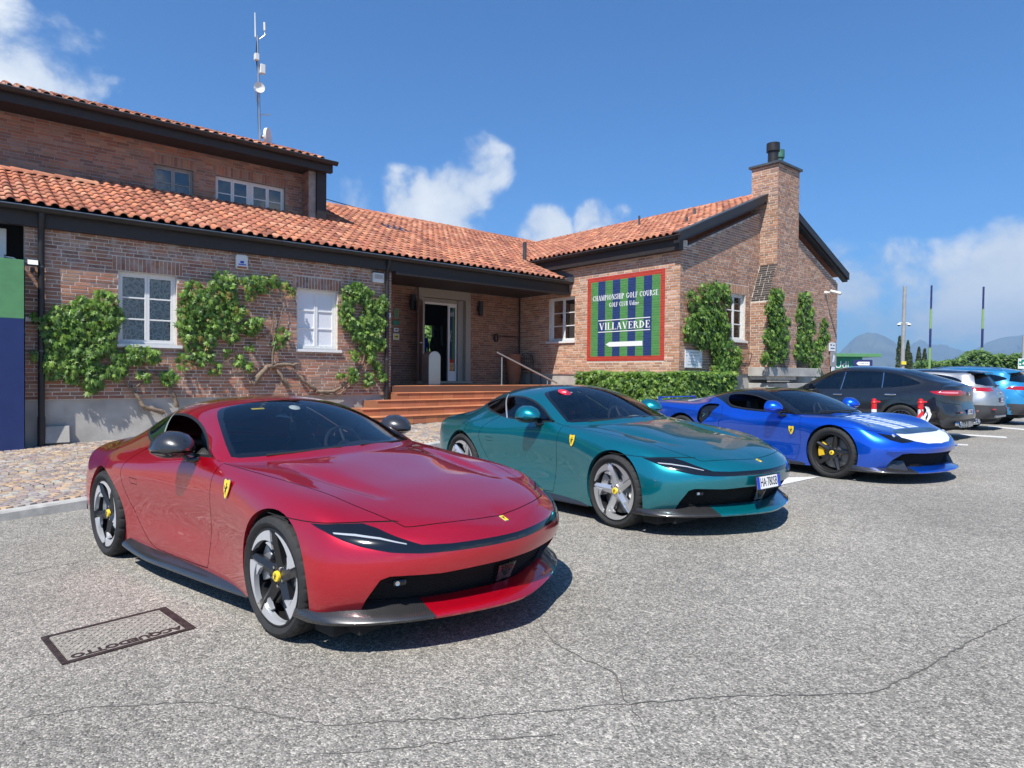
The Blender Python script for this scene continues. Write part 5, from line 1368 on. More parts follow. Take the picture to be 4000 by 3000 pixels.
for (cs, cb, r0, h, m_) in ((18.15, 9.72, .145, .62, 'dark_metal'), (18.78, 9.86, .115, .60, 'copper')):
    mb = MB(); mb.lathe([(0, r0), (h*.62, r0), (h*.62, r0*1.28), (h, r0*1.28), (h, r0*1.2), (h*.7, r0*1.2), (h*.7, .001)], Matrix.Translation((cs, cb, CT+.07)), 28); cpart('flue', mb, MATS[m_], chim, auto=45)
mb = MB(); mb.box(17.32, 20.5, 9.30, 9.94, 1.60, 1.855); mb.box(17.36, 20.4, 9.34, 9.94, .3, 1.40); cpart('chimney_base', mb, MATS['concrete'], chim, bevel=.008)
mb = MB(); mb.box(17.30, 18.4, 9.24, 9.34, 1.44, 1.475); mb.box(17.30, 18.2, 9.2, 9.34, 1.10, 1.15); cpart('stone_ledge', mb, MATS['stone'], chim)

# ------------------------------------------------------------------ roofs
TW, TL_, TEX = .205, .40, .345
TPAL = [(.50, .20, .112), (.44, .165, .095), (.56, .26, .155), (.35, .135, .085), (.49, .215, .125), (.40, .165, .105), (.28, .105, .07)]
def tile_geo(seed):
    r = random.Random(seed); pr = []
    for i in range(7):
        t = PI*i/6; pr.append((.062-.062*math.cos(t), .058*math.sin(t)))
    pr += [(.155, -.006), (.205, .004)]
    v = []; dz = r.uniform(-.004, .004)
    for (y, lift, tp) in ((0, .030+dz, 1.0), (TL_, .0, .94)):
        for (x, z) in pr: v.append((x-.06, y, z*tp+lift))
    k = len(pr)
    for (x, z) in pr: v.append((x-.06, .0, z*.97+.030+dz-.016))
    f = [(i, i+1, k+i+1, k+i) for i in range(k-1)]+[(2*k+i, 2*k+i+1, i+1, i) for i in range(k-1)]
    return v, f
class TileRoof:
    """rows of barrel tiles on a sloping plane; e0 eave origin, d along the eave, u up the slope"""
    def __init__(s, e0, d, u): s.e0 = Vector(e0); s.d = Vector(d).normalized(); s.u = Vector(u).normalized(); s.n = s.d.cross(s.u).normalized(); s.tiles = []; 
    def lay(s, ncol, nrow, keep, seed):
        r = random.Random(seed)
        if s.n.z < 0: s.n = -s.n
        for j in range(nrow):
            for i in range(ncol):
                c = s.e0+s.d*(i*TW)+s.u*(j*TEX)
                m = c+s.d*(TW/2)+s.u*(TEX*.5)
                if keep(m): s.tiles.append((c+s.d*r.uniform(-.005, .005)+s.u*r.uniform(-.006, .006)))
    def build(s, roof, hero, key, seed):
        r = random.Random(seed); M3 = Matrix((s.d, s.u, s.n)).transposed()
        flip = s.d.cross(s.u).dot(s.n) < 0
        if key: s.tiles.sort(key=key)
        geos = [tile_geo(i) for i in range(9)]; metas = []
        if hero:
            for k in range(9):
                vv, ff = geos[k]; me = mesh_from('roof_tile', [M3 @ Vector(v) for v in vv], ff, MATS['tile_clay'], True); color_mesh(me, [jit(TPAL[k % 7], .14, r)]*len(ff)); metas.append(me)
        for c in s.tiles[:hero]:
            o = bpy.data.objects.new('roof_tile', metas[r.randrange(9)]); o.location = c-ORG; link(o, roof)
        V = []; Fc = []; C = []
        for c in s.tiles[hero:]:
            vv, ff = geos[r.randrange(9)]; k = len(V); V += [M3 @ Vector(v)+c for v in vv]; Fc += [tuple(i+k for i in f) for f in ff]; C += [jit(TPAL[r.randrange(7)], .14, r)]*len(ff)
        if V:
            mb = MB(); mb.v = V; mb.f = Fc; mb.mi = [0]*len(Fc); o = cpart('tile_field', mb, MATS['tile_clay'], roof); color_mesh(o.data, C); o['kind'] = 'stuff'
            o.data.polygons.foreach_set('use_smooth', [True]*len(o.data.polygons))
SLM = .409; EZ, EB = 4.385, 13.73
zm = lambda b: EZ+SLM*(b-EB)
zw = lambda s: 5.135+.403*(s-13.73)
BRG, UB = 20.3, 17.3
def main_keep(m):
    if m.x > 14.0 and m.y < 15.52+(m.x-13.73)*.985: return False
    if m.x > 13.9 and m.y < 15.5: return False
    if m.x < 7.62 and m.y > 16.80+(.5 if m.x < 7.1 else 0): return False
    if m.x < 2.35 and m.y > 16.55: return False
    return m.y < BRG-.05
mb = MB(); e = -.03
mb.add([(-3, EB+.05, zm(EB+.05)+e), (13.99, EB+.05, zm(EB+.05)+e), (13.99, 15.5, zm(15.5)+e), (18.4, BRG, zm(BRG)+e), (-3, BRG, zm(BRG)+e)], [(0, 1, 2, 3, 4)])
roofM = cpart('roof', mb, MATS['fascia_wood'])
tr = TileRoof((-3.0, EB, EZ), (1, 0, 0), (0, 1, SLM)); tr.lay(108, 21, main_keep, 1)
tr.build(roofM, 290, lambda c: (0 if c.x > .2 else 50)+c.x*.55+(c.y-EB)*.8, 2)
# ridge caps
def ridge(a, b, roof, r=.105, hero=True):
    a, b = Vector(a), Vector(b); L = (b-a).length; d = (b-a)/L; n = d.cross(Vector((0, 0, 1))).normalized(); k = int(L/.36); rr = random.Random(int(L*100))
    for i in range(k):
        p = a+d*(i*L/k-.02); q = a+d*((i+1)*L/k+.02); v = []
        for (c, rad) in ((p, r*1.06), (q, r*.94)):
            for t in range(9):
                g = PI*t/8; v.append(c+n*(rad*math.cos(g))+Vector((0, 0, 1))*(rad*.85*math.sin(g)+(.012 if c is p else 0)))
        mb = MB(); mb.add(v, [(t, t+1, 9+t+1, 9+t) for t in range(8)]+[tuple(range(8, -1, -1))]); o = cpart('ridge_tile', mb, MATS['tile_clay'], roof, auto=60); color_mesh(o.data, [jit(TPAL[rr.randrange(6)], .12, rr)]*9)
ridge((7.7, BRG, zm(BRG)-.02), (18.45, BRG, zm(BRG)-.02), roofM)
ridge((-2.8, 16.62, zm(16.62)+.0), (2.32, 16.62, zm(16.62)+.0), roofM)
# skylight, lead valley, small vents
mb = MB(); sx, sb = 9.9, 17.55
for (a, b, c, e, hgt, m_) in ((9.75, 10.55, 17.2, 17.85, .06, 'lead'), (9.80, 10.50, 17.25, 17.80, .07, 'window_glass')):
    mb = MB(); mb.add([(a, c, zm(c)+hgt), (b, c, zm(c)+hgt), (b, e, zm(e)+hgt), (a, e, zm(e)+hgt), (a, c, zm(c)), (b, c, zm(c)), (b, e, zm(e)), (a, e, zm(e))], [(0, 1, 2, 3), (4, 5, 1, 0), (5, 6, 2, 1), (6, 7, 3, 2), (7, 4, 0, 3)])
    o = cpart('skylight' if m_ == 'lead' else 'skylight_pane', mb, MATS['lead' if m_ == 'lead' else 'dark_pane'], roofM if m_ == 'lead' else o)
# --- wing roof
def wing_keep(m):
    if m.x > 18.5: return False
    if m.y > 15.45+(m.x-13.73)*.985: return False
    return not (C0-.03 < m.x < C1 and m.y < CBk)
mb = MB(); mb.add([(13.78, 9.80, zw(13.78)-.03), (18.525, 9.80, zw(18.525)-.03), (18.525, 20.3, zw(18.525)-.03), (13.78, 15.53, zw(13.78)-.03)], [(0, 3, 2, 1)])
mb.add([(23.4, 9.80, zw(13.65)-.03), (18.525, 9.80, zw(18.525)-.03), (18.525, 20.3, zw(18.525)-.03), (23.4, 20.3, zw(13.65)-.03)], [(0, 1, 2, 3)])
roofW = cpart('roof', mb, MATS['tile_clay']); color_mesh(roofW.data, [(.45, .17, .09, 1)]*2)
tw = TileRoof((13.73, 20.4, zw(13.73)), (0, -1, 0), (1, 0, .403)); tw.lay(52, 15, wing_keep, 3); tw.build(roofW, 0, None, 4)
ridge((18.525, 10.15, zw(18.525)-.02), (18.525, 20.3, zw(18.525)-.02), roofW)
gutter('gutter', (13.76, 15.55, 5.10), (13.76, 9.74, 5.10))
mb = MB(); mb.box(13.82, 13.995, 9.85, 15.6, 4.76, 5.06); cpart('fascia', mb, MATS['fascia_wood'])
# verge boards of the gable, both sides of the stack
def verge(s0, s1, sgn):
    mb = MB(); z0 = zw(13.73)+.403*(0 if sgn > 0 else 0)
    f = lambda s: 5.135+.403*(4.795-abs(s-18.525))
    for (b0, b1, lo, hi) in ((9.70, 9.80, -.15, .045), (9.76, 9.93, -.22, -.15)):
        mb.add([(s0, b0, f(s0)+lo), (s1, b0, f(s1)+lo), (s1, b1, f(s1)+lo), (s0, b1, f(s0)+lo), (s0, b0, f(s0)+hi), (s1, b0, f(s1)+hi), (s1, b1, f(s1)+hi), (s0, b1, f(s0)+hi)], [(0, 3, 2, 1), (4, 5, 6, 7), (0, 1, 5, 4), (1, 2, 6, 5), (2, 3, 7, 6), (3, 0, 4, 7)])
    v = cpart('verge_board', mb, MATS['dark_metal'])
    mb = MB(); mb.add([(s0, 9.695, f(s0)+.046), (s1, 9.695, f(s1)+.046), (s1, 9.95, f(s1)+.046), (s0, 9.95, f(s0)+.046), (s0, 9.695, f(s0)+.07), (s1, 9.695, f(s1)+.07), (s1, 9.95, f(s1)+.07), (s0, 9.95, f(s0)+.07)], [(4, 5, 6, 7), (0, 1, 5, 4), (1, 2, 6, 5), (2, 3, 7, 6), (3, 0, 4, 7)])
    cpart('verge_flashing', mb, MATS['lead'], v)
verge(13.70, C0-.01, 1); verge(C1+.01, 23.42, -1)
mb = MB(); mb.box(13.66, 13.72, 15.50, 15.62, 4.98, 5.75); cpart('lead_flashing', mb, MATS['lead'])
mb = MB(); mb.add([(13.98, 13.70, 4.36), (13.98, 15.6, zm(15.6)), (13.98, 15.6, zm(15.6)+.13), (13.98, 13.70, 4.55)], [(0, 1, 2, 3)]); mb.box(13.96, 13.99, 13.66, 13.9, 4.33, 4.50); cpart('abutment_flashing', mb, MATS['lead'])
for (s_, b_, hgt) in ((16.9, 13.6, .35), (16.6, 11.3, .22), (15.2, 10.6, .2)):
    mb = MB(); mb.cyl((s_, b_, zw(s_)), (s_, b_, zw(s_)+hgt), .035, n=10); cpart('roof_vent', mb, MATS['lead'], roofW)
# --- upper storey
hU = [(3.555, 4.43, 5.84, 6.48), (4.94, 6.70, 5.83, 6.49)]
mb = slab_with_holes(MB(), (0, UB), VX, (0, -1), -3.5, 7.6, 5.3, 7.2, hU)
wallU = cpart('wall', mb, MATS['mortar_dark'])
bw = BrickWall('U', (0, UB), VX, (0, -1), PAL_MAIN, 'brick_wing', mortar='mortar_dark', seed=41); bw.lay(-1.2, 7.15, 5.32, 7.0, hU+[(3.5, 4.49, 6.48, 6.72), (4.88, 6.76, 6.49, 6.73)])
bw.soldier(3.5, 4.49, 6.492, 6.72); bw.soldier(4.88, 6.76, 6.502, 6.73); bw.build(wallU)
window((0, UB), VX, (0, -1), 3.555, 4.43, 5.70, 6.48, rows=2, recess=.10, pane='dark_pane', sill=False, frame='pole_grey')
window((0, UB), VX, (0, -1), 4.94, 5.81, 5.68, 6.49, rows=2, recess=.10, pane='dark_pane', sill=False, frame='white_wood')
window((0, UB), VX, (0, -1), 5.815, 6.70, 5.68, 6.49, rows=2, recess=.10, pane='dark_pane', sill=False, frame='white_wood')
mb = MB(); mb.box(7.16, 7.35, 16.85, 17.28, 5.4, 6.95); retW = cpart('wall', mb, MATS['mortar_dark'])
bw = BrickWall('U2', (7.15, 0), VB, (-1, 0), PAL_MAIN, 'brick_wing', seed=42); bw.lay(16.86, 17.27, 5.45, 6.93, []); bw.build(retW)
mb = MB(); mb.box(7.36, 7.62, 16.78, 20.2, 5.6, 7.0); cpart('corner_post', mb, MATS['fascia_wood'])
gutter('gutter', (-3.5, 16.47, 7.19), (7.78, 16.47, 7.19), .085)
mb = MB(); mb.box(-3.5, 7.7, 16.56, 16.70, 6.93, 7.19); mb.box(-3.5, 7.62, 16.70, 17.35, 6.95, 7.0); cpart('fascia', mb, MATS['fascia_wood'])
mb = MB(); mb.add([(-3.5, 16.48, 7.18), (7.78, 16.48, 7.18), (7.78, 20.3, 7.18+.36*3.82), (-3.5, 20.3, 7.18+.36*3.82)], [(0, 1, 2, 3)]); roofU = cpart('roof', mb, MATS['fascia_wood'])
tu = TileRoof((-3.5, 16.47, 7.20), (1, 0, 0), (0, 1, .36)); tu.lay(54, 5, lambda m: True, 7); tu.build(roofU, 0, None, 8)
# ================================================================== things on and around the clubhouse
def thing(name, s, b, z, label, cat, group=None):
    o = empty(name, W(s, b, z), (0, 0, THA)); o['_o'] = (s, b, z); tag(o, label, cat, group); return o
def tp(name, mb, mat, t, parent=None, **k):
    o = t['_o']; mb.v = [(v[0]-o[0], v[1]-o[1], v[2]-o[2]) for v in mb.v]
    return mb.obj(name, MATS[mat] if isinstance(mat, str) else mat, parent or t, **k)
def ttext(name, body, size, mat, t, M, parent=None, **k):
    o = t['_o']; return text_obj(name, body, size, MATS[mat], parent or t, Matrix.Translation((-o[0], -o[1], -o[2])) @ M, **k)
def wallM(s, b, z): return frameM((s, b, z), (1, 0, 0), (0, 0, 1), (0, -1, 0))       # reading plane on walls facing -b
def wallS_M(s, b, z): return frameM((s, b, z), (0, -1, 0), (0, 0, 1), (-1, 0, 0))    # reading plane on walls facing -s

# --- steps: terracotta tiles
def build_steps():
    st = thing('entrance_steps', 10, 13.4, .45, 'terracotta tiled entrance steps rising to the porch door', 'steps')
    Z = [1.28, 1.12, .96, .80, .64, .47]
    FL = [(8.04, 14.0), (7.98, 13.64), (7.62, 13.30), (7.55, 12.96), (7.48, 12.62)]
    FR = [(13.98, 14.0), (13.98, 13.72), (13.98, 13.46), (13.98, 13.20), (13.98, 12.94)]
    LL = [8.04, 7.96, 7.30, 6.75, 6.2]
    r = random.Random(9); pal = [(.46, .175, .082), (.42, .155, .075), (.50, .20, .095), (.45, .18, .09)]
    # porch floor
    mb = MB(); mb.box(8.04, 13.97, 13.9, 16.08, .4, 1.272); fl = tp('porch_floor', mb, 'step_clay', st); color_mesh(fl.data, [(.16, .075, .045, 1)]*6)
    for i in range(5):
        zt, zb = Z[i], Z[i+1]; a, b = Vector((*FL[i], 0)), Vector((*FR[i], 0)); d = (b-a).normalized(); n = Vector((d.y, -d.x, 0))
        back = 14.02
        mb = MB(); poly = [(a.x, a.y), (b.x, b.y), (b.x, back), (a.x, back)]
        if i >= 2: poly = [(LL[i], a.y+.02), (a.x, a.y), (b.x, b.y), (b.x, back), (LL[i], back-.02)]
        mb.prism([(p[0], p[1]+.012) for p in poly], zb-.25, zt-.022); s_ = tp('step', mb, 'step_clay', st); color_mesh(s_.data, [(.30, .13, .07, 1)]*len(s_.data.polygons))
        runs = [(a, b)] + ([(Vector((LL[i], a.y+.02, 0)), a)] if i >= 2 else [])
        for (p, q) in runs:
            L = (q-p).length; dd = (q-p)/L; nn = Vector((dd.y, -dd.x, 0)); k = max(1, int(L/.33)); w = L/k
            for j in range(k):
                c0 = p+dd*(j*w+.003); c1 = p+dd*((j+1)*w-.003)
                # riser tile
                m1 = MB(); e = .010+r.uniform(-.001, .001)
                m1.add([(*(c0+nn*e).xy, zb-.01), (*(c1+nn*e).xy, zb-.01), (*(c1+nn*e).xy, zt-.03), (*(c0+nn*e).xy, zt-.03), (*c0.xy, zb-.01), (*c1.xy, zb-.01), (*c1.xy, zt-.03), (*c0.xy, zt-.03)], [(0, 1, 2, 3), (0, 4, 5, 1), (1, 5, 6, 2), (2, 6, 7, 3), (3, 7, 4, 0)])
                o = tp('riser_tile', m1, 'step_clay', st, s_); color_mesh(o.data, [jit(r.choice(pal), .1, r)]*5)
                # nosing tile, rounded front
                m1 = MB(); prof = [(-.33, 0), (.012, 0), (.026, -.006), (.030, -.015), (.026, -.024), (.0, -.028)]
                if i == 0: prof[0] = (-.30, 0)
                v = [(*(c+nn*x).xy, zt+z) for c in (c0, c1) for (x, z) in prof]; m = len(prof)
                m1.add(v, [(t, m+t, m+t+1, t+1) for t in range(m-1)]+[tuple(range(m)), tuple(range(2*m-1, m-1, -1))])
                o = tp('nosing_tile', m1, 'step_clay', st, s_, auto=60); color_mesh(o.data, [jit(r.choice(pal), .1, r)]*len(o.data.polygons))
    return st
build_steps()
# --- handrail
t = thing('handrail', 12.2, 13.9, 1.28, 'brushed steel handrail sloping down beside the entrance steps', 'handrail')
mb = MB(); mb.cyl((11.72, 14.25, 1.28), (11.72, 14.25, 2.06), .021, n=12); mb.cyl((11.72, 14.25, 1.28), (11.72, 14.25, 1.29), .05, n=14); tp('post', mb, 'steel', t, auto=50)
mb = MB(); mb.cyl((13.02, 13.75, 1.08), (13.02, 13.75, 1.42), .021, n=12); tp('post', mb, 'steel', t, auto=50)
mb = MB(); mb.tube([(11.58, 14.30, 2.20), (13.32, 13.65, 1.335)], .024, 14); tp('rail', mb, 'steel', t, auto=50)
# --- stainless bin
t = thing('litter_bin', 9.95, 15.15, 1.28, 'round-topped stainless steel litter bin left of the open door', 'bin')
mb = MB(); prof = [(-.19, 0), (-.19, .74)]+[(-.19*math.cos(a), .74+.17*math.sin(a)) for a in [PI*i/12 for i in range(13)]]+[(.19, 0)]
mb.prism([(9.95+x, z) for x, z in prof], -15.32, -14.98, Matrix(((1, 0, 0, 0), (0, 0, -1, 0), (0, 1, 0, 1.28), (0, 0, 0, 1)))); tp('body', mb, 'steel', t, auto=30)
mb = MB(); mb.box(9.80, 10.10, 14.972, 14.979, 1.99, 2.07); tp('flap', mb, 'steel', t, bevel=.004)
# --- two cylinder wall lamps
for (s_, lab) in ((9.86, 'dark cylindrical wall lamp left of the entrance door'), (12.28, 'dark cylindrical wall lamp right of the entrance door')):
    t = thing('wall_lamp', s_, 15.95, 3.38, lab, 'lamp', 'wall lamps beside the entrance')
    mb = MB(); mb.lathe([(0, .075), (.44, .075), (.44, .068), (.41, .06), (.41, .001)], Matrix.Translation((s_, 15.98, 3.375)), 24); mb.lathe([(0, .075), (.0, .06), (.03, .06), (.03, .001)], Matrix.Translation((s_, 15.98, 3.375)), 24); tp('lamp_tube', mb, 'dark_metal', t, auto=45)
    mb = MB(); mb.box(s_-.03, s_+.03, 16.04, 16.115, 3.52, 3.68); tp('bracket', mb, 'dark_metal', t)
# --- little plaques by the door
for (a, b, c, e, m_, ins, lab, nm) in ((9.334, 9.467, 3.115, 3.40, 'stone', 'plastic_white', 'small framed picture plaque on the porch wall above the green sign', 'picture'),
                               (9.296, 9.485, 2.936, 3.054, 'sign_green', None, 'small green plaque on the porch wall', 'lines'),
                               (9.322, 9.47, 2.748, 2.848, 'sign_white', None, 'small white plaque with a dark car-shaped mark on the porch wall', 'blob'),
                               (9.299, 9.497, 2.519, 2.697, 'plastic_white', 'badge_yellow', 'square plaque with a round yellow emblem on the porch wall', 'disc')):
    t = thing('plaque', (a+b)/2, 16.10, c, lab, 'plaque', 'plaques beside the entrance'); mb = MB(); mb.box(a, b, 16.09, 16.119, c, e); tp('plate', mb, m_, t, bevel=.004)
    if nm == 'picture': mb = MB(); mb.box(a+.02, b-.02, 16.083, 16.088, c+.03, e-.02); tp('picture', mb, 'paint_green', t)
    if nm == 'lines':
        for k in range(2): ttext('plaque_text', 'WELCOME' if False else '- - - -', .035, 'sign_white', t, wallM((a+b)/2, 16.088, c+.08-.04*k))
    if nm == 'blob': mb = MB(); mb.prism([((a+b)/2+x*.05, c+.05+y*.05) for x, y in ((-1, -.3), (-.9, .1), (-.4, .25), (-.2, .5), (.4, .5), (.6, .2), (1, .1), (1, -.3))], 16.085, 16.0885, Matrix(((1, 0, 0, 0), (0, 0, 1, 0), (0, 1, 0, 0), (0, 0, 0, 1)))); tp('mark', mb, 'sign_ink', t)
    if nm == 'disc': mb = MB(); mb.cyl(((a+b)/2, 16.082, (c+e)/2), ((a+b)/2, 16.089, (c+e)/2), .075, n=24); tp('disc', mb, 'badge_yellow', t); mb = MB(); mb.box((a+b)/2-.045, (a+b)/2+.045, 16.078, 16.0815, (c+e)/2-.02, (c+e)/2+.015); tp('mark', mb, 'sign_ink', t)
# --- hose, terracotta pot, chair
t = thing('coiled_cable', 12.95, 16.0, 2.6, 'black cable coiled on a hook on the porch wall', 'cable')
mb = MB(); mb.tube([(12.93+.085*math.cos(a*.5)*(1-.01*a), 16.05-.002*a, 2.72+.12*math.sin(a*.5)) for a in range(40)], .012, 6); mb.tube([(13.0, 16.05, 2.80), (13.4, 16.07, 2.775), (13.98-.05, 16.08, 2.80)], .012, 6); tp('coil', mb, 'hose_black', t, auto=60)
mb = MB(); mb.tube([(13.93, 16.05, 1.7), (13.93, 16.05, 4.05)], .022, 8); tp('conduit', mb, 'dark_metal', t, auto=60)
t = thing('terracotta_urn', 13.45, 15.75, 1.28, 'tall terracotta urn in the porch corner', 'pot')
mb = MB(); mb.lathe([(0, .0), (0, .17), (.1, .19), (.5, .245), (.75, .25), (.85, .22), (.90, .235), (.93, .24), (.93, .20), (.80, .18)], Matrix.Translation((13.45, 15.75, 1.28)), 32); tp('body', mb, 'terracotta', t, auto=50)
def chair(s, b, z):
    t = thing('garden_chair', s, b, z, 'black plastic garden chair with pierced round back in the porch corner', 'chair')
    mb = MB(); mb.box(s-.22, s+.22, b-.22, b+.2, z+.43, z+.46); tp('seat', mb, 'black_satin', t, bevel=.012)
    for (x, y) in ((-.2, -.2), (.2, -.2), (-.2, .18), (.2, .18)):
        mb = MB(); mb.tube([(s+x, b+y, z+.45), (s+x*1.12, b+y*1.15, z)], .014, 8); tp('leg', mb, 'black_satin', t, auto=60)
    mb = MB()
    for k in range(5):
        for j in range(3):
            cx, cz = s-.18+.09*k, z+.62+.11*j
            mb.tube([(cx+.05*math.cos(a*PI/5), b+.20-.05*math.cos((cx-s)*5), cz+.058*math.sin(a*PI/5)) for a in range(11)], .009, 5)
    mb.tube([(s-.23, b+.17, z+.45), (s-.26, b+.18, z+.75), (s-.17, b+.2, z+.93), (s, b+.2, z+.97), (s+.17, b+.2, z+.93), (s+.26, b+.18, z+.75), (s+.23, b+.17, z+.45)], .014, 7); tp('backrest', mb, 'black_satin', t, auto=60)
chair(13.55, 15.05, 1.28)
# --- boxes on the main wall
t = thing('alarm_box', 4.49, 13.93, 3.71, 'white alarm siren box with blue logo and orange lamp strip', 'alarm box')
mb = MB(); mb.prism([(4.375, 3.72), (4.40, 3.70), (4.59, 3.70), (4.615, 3.72), (4.615, 3.97), (4.59, 4.0), (4.40, 4.0), (4.375, 3.97)], -13.995, -13.92, Matrix(((1, 0, 0, 0), (0, 0, -1, 0), (0, 1, 0, 0), (0, 0, 0, 1)))); b_ = tp('casing', mb, 'plastic_white', t, bevel=.012)
mb = MB(); mb.box(4.40, 4.59, 13.912, 13.922, 3.715, 3.755); tp('lamp_strip', mb, 'amber', t, bevel=.004)
mb = MB(); mb.box(4.46, 4.53, 13.914, 13.9195, 3.82, 3.87); mb.box(4.42, 4.575, 13.914, 13.9195, 3.785, 3.805); tp('logo', mb, 'plate_blue', t)
t = thing('siren_box', 7.64, 13.93, 3.73, 'white louvred siren box beside the downpipe', 'alarm box')
mb = MB(); mb.box(7.50, 7.78, 13.91, 13.995, 3.73, 3.96); tp('casing', mb, 'plastic_white', t, bevel=.012)
mb = MB()
for k in range(6): mb.box(7.53, 7.75, 13.904, 13.9095, 3.82+.018*k, 3.829+.018*k)
tp('louvre', mb, 'stone', t); mb = MB(); mb.box(7.50, 7.78, 13.90, 13.995, 3.961, 3.985); tp('lid', mb, 'black_satin', t)
t = thing('floodlight', .98, 13.85, 3.28, 'small black floodlight on the wall corner above the painted panel', 'floodlight')
mb = MB(); mb.boxm(Matrix.Translation((1.0, 13.85, 3.42)) @ Matrix.Rotation(R(-25), 4, 'X'), .16, .05, .11); tp('housing', mb, 'black_satin', t, bevel=.006)
mb = MB(); mb.box(.97, 1.03, 13.86, 13.995, 3.28, 3.34); tp('bracket', mb, 'black_satin', t)
mb = MB(); mb.boxm(Matrix.Translation((1.0, 13.822, 3.42)) @ Matrix.Rotation(R(-25), 4, 'X'), .14, .004, .09); tp('lens', mb, 'plastic_white', t)
for (s_, b_, z_, w_, h_, lab) in ((.985, 13.985, 2.46, .16, .07, 'small white plate by the vine on the left wall corner'), (7.96, 13.985, 2.98, .09, .10, 'small white number plate beside the porch downpipe')):
    t = thing('wall_plate', s_, b_, z_, lab, 'plate'); mb = MB(); mb.box(s_-w_/2, s_+w_/2, b_-.012, b_+.008, z_-h_/2, z_+h_/2); tp('plate', mb, 'sign_white', t); ttext('plate_mark', '1' if w_ > .1 else '3', h_*.7, 'sign_ink', t, wallM(s_, b_-.0125, z_))
t = thing('junction_cover', 1.75, 13.93, .30, 'grey stone access cover leaning at the foot of the plinth', 'cover'); mb = MB(); mb.boxm(Matrix.Translation((1.32, 13.93, .45)) @ Matrix.Rotation(R(-14), 4, 'X'), .42, .05, .30); tp('slab', mb, 'concrete', t, bevel=.008)
# --- green and navy panel at the left, with air conditioner above
t = thing('painted_hoarding', -.6, 13.6, .2, 'tall green and navy painted hoarding standing at the left of the brick wall', 'panel')
mb = MB(); mb.box(-2.6, .865, 13.62, 13.72, 2.44, 3.42); tp('green_board', mb, 'paint_green', t, bevel=.004)
mb = MB(); mb.box(-2.6, .865, 13.62, 13.72, .18, 2.438); tp('navy_board', mb, 'paint_navy', t, bevel=.004)
mb = MB(); mb.box(.60, .84, 13.721, 14.5, .1, 3.40); tp('side_board', mb, 'fascia_wood', t)
t = thing('air_conditioner', .3, 14.45, 3.42, 'white air conditioner unit above the painted panel', 'air conditioner')
mb = MB(); mb.box(-.3, .66, 14.2, 14.55, 3.55, 4.0); tp('casing', mb, 'plastic_white', t, bevel=.01)
mb = MB(); mb.lathe([(0, .17), (.01, .17), (.01, .001)], frameM((.30, 14.199, 3.78), (1, 0, 0), (0, 0, 1), (0, -1, 0)), 24); tp('fan_grille', mb, 'pole_grey', t)
mb = MB(); mb.box(.3, .62, 14.0, 14.2, 3.42, 3.53); tp('control_box', mb, 'plastic_white', t, bevel=.008); mb = MB(); mb.tube([(.62, 14.05, 3.50), (.74, 14.02, 3.49), (.84, 14.0, 3.42)], .012, 6); tp('cable', mb, 'plastic_white', t)

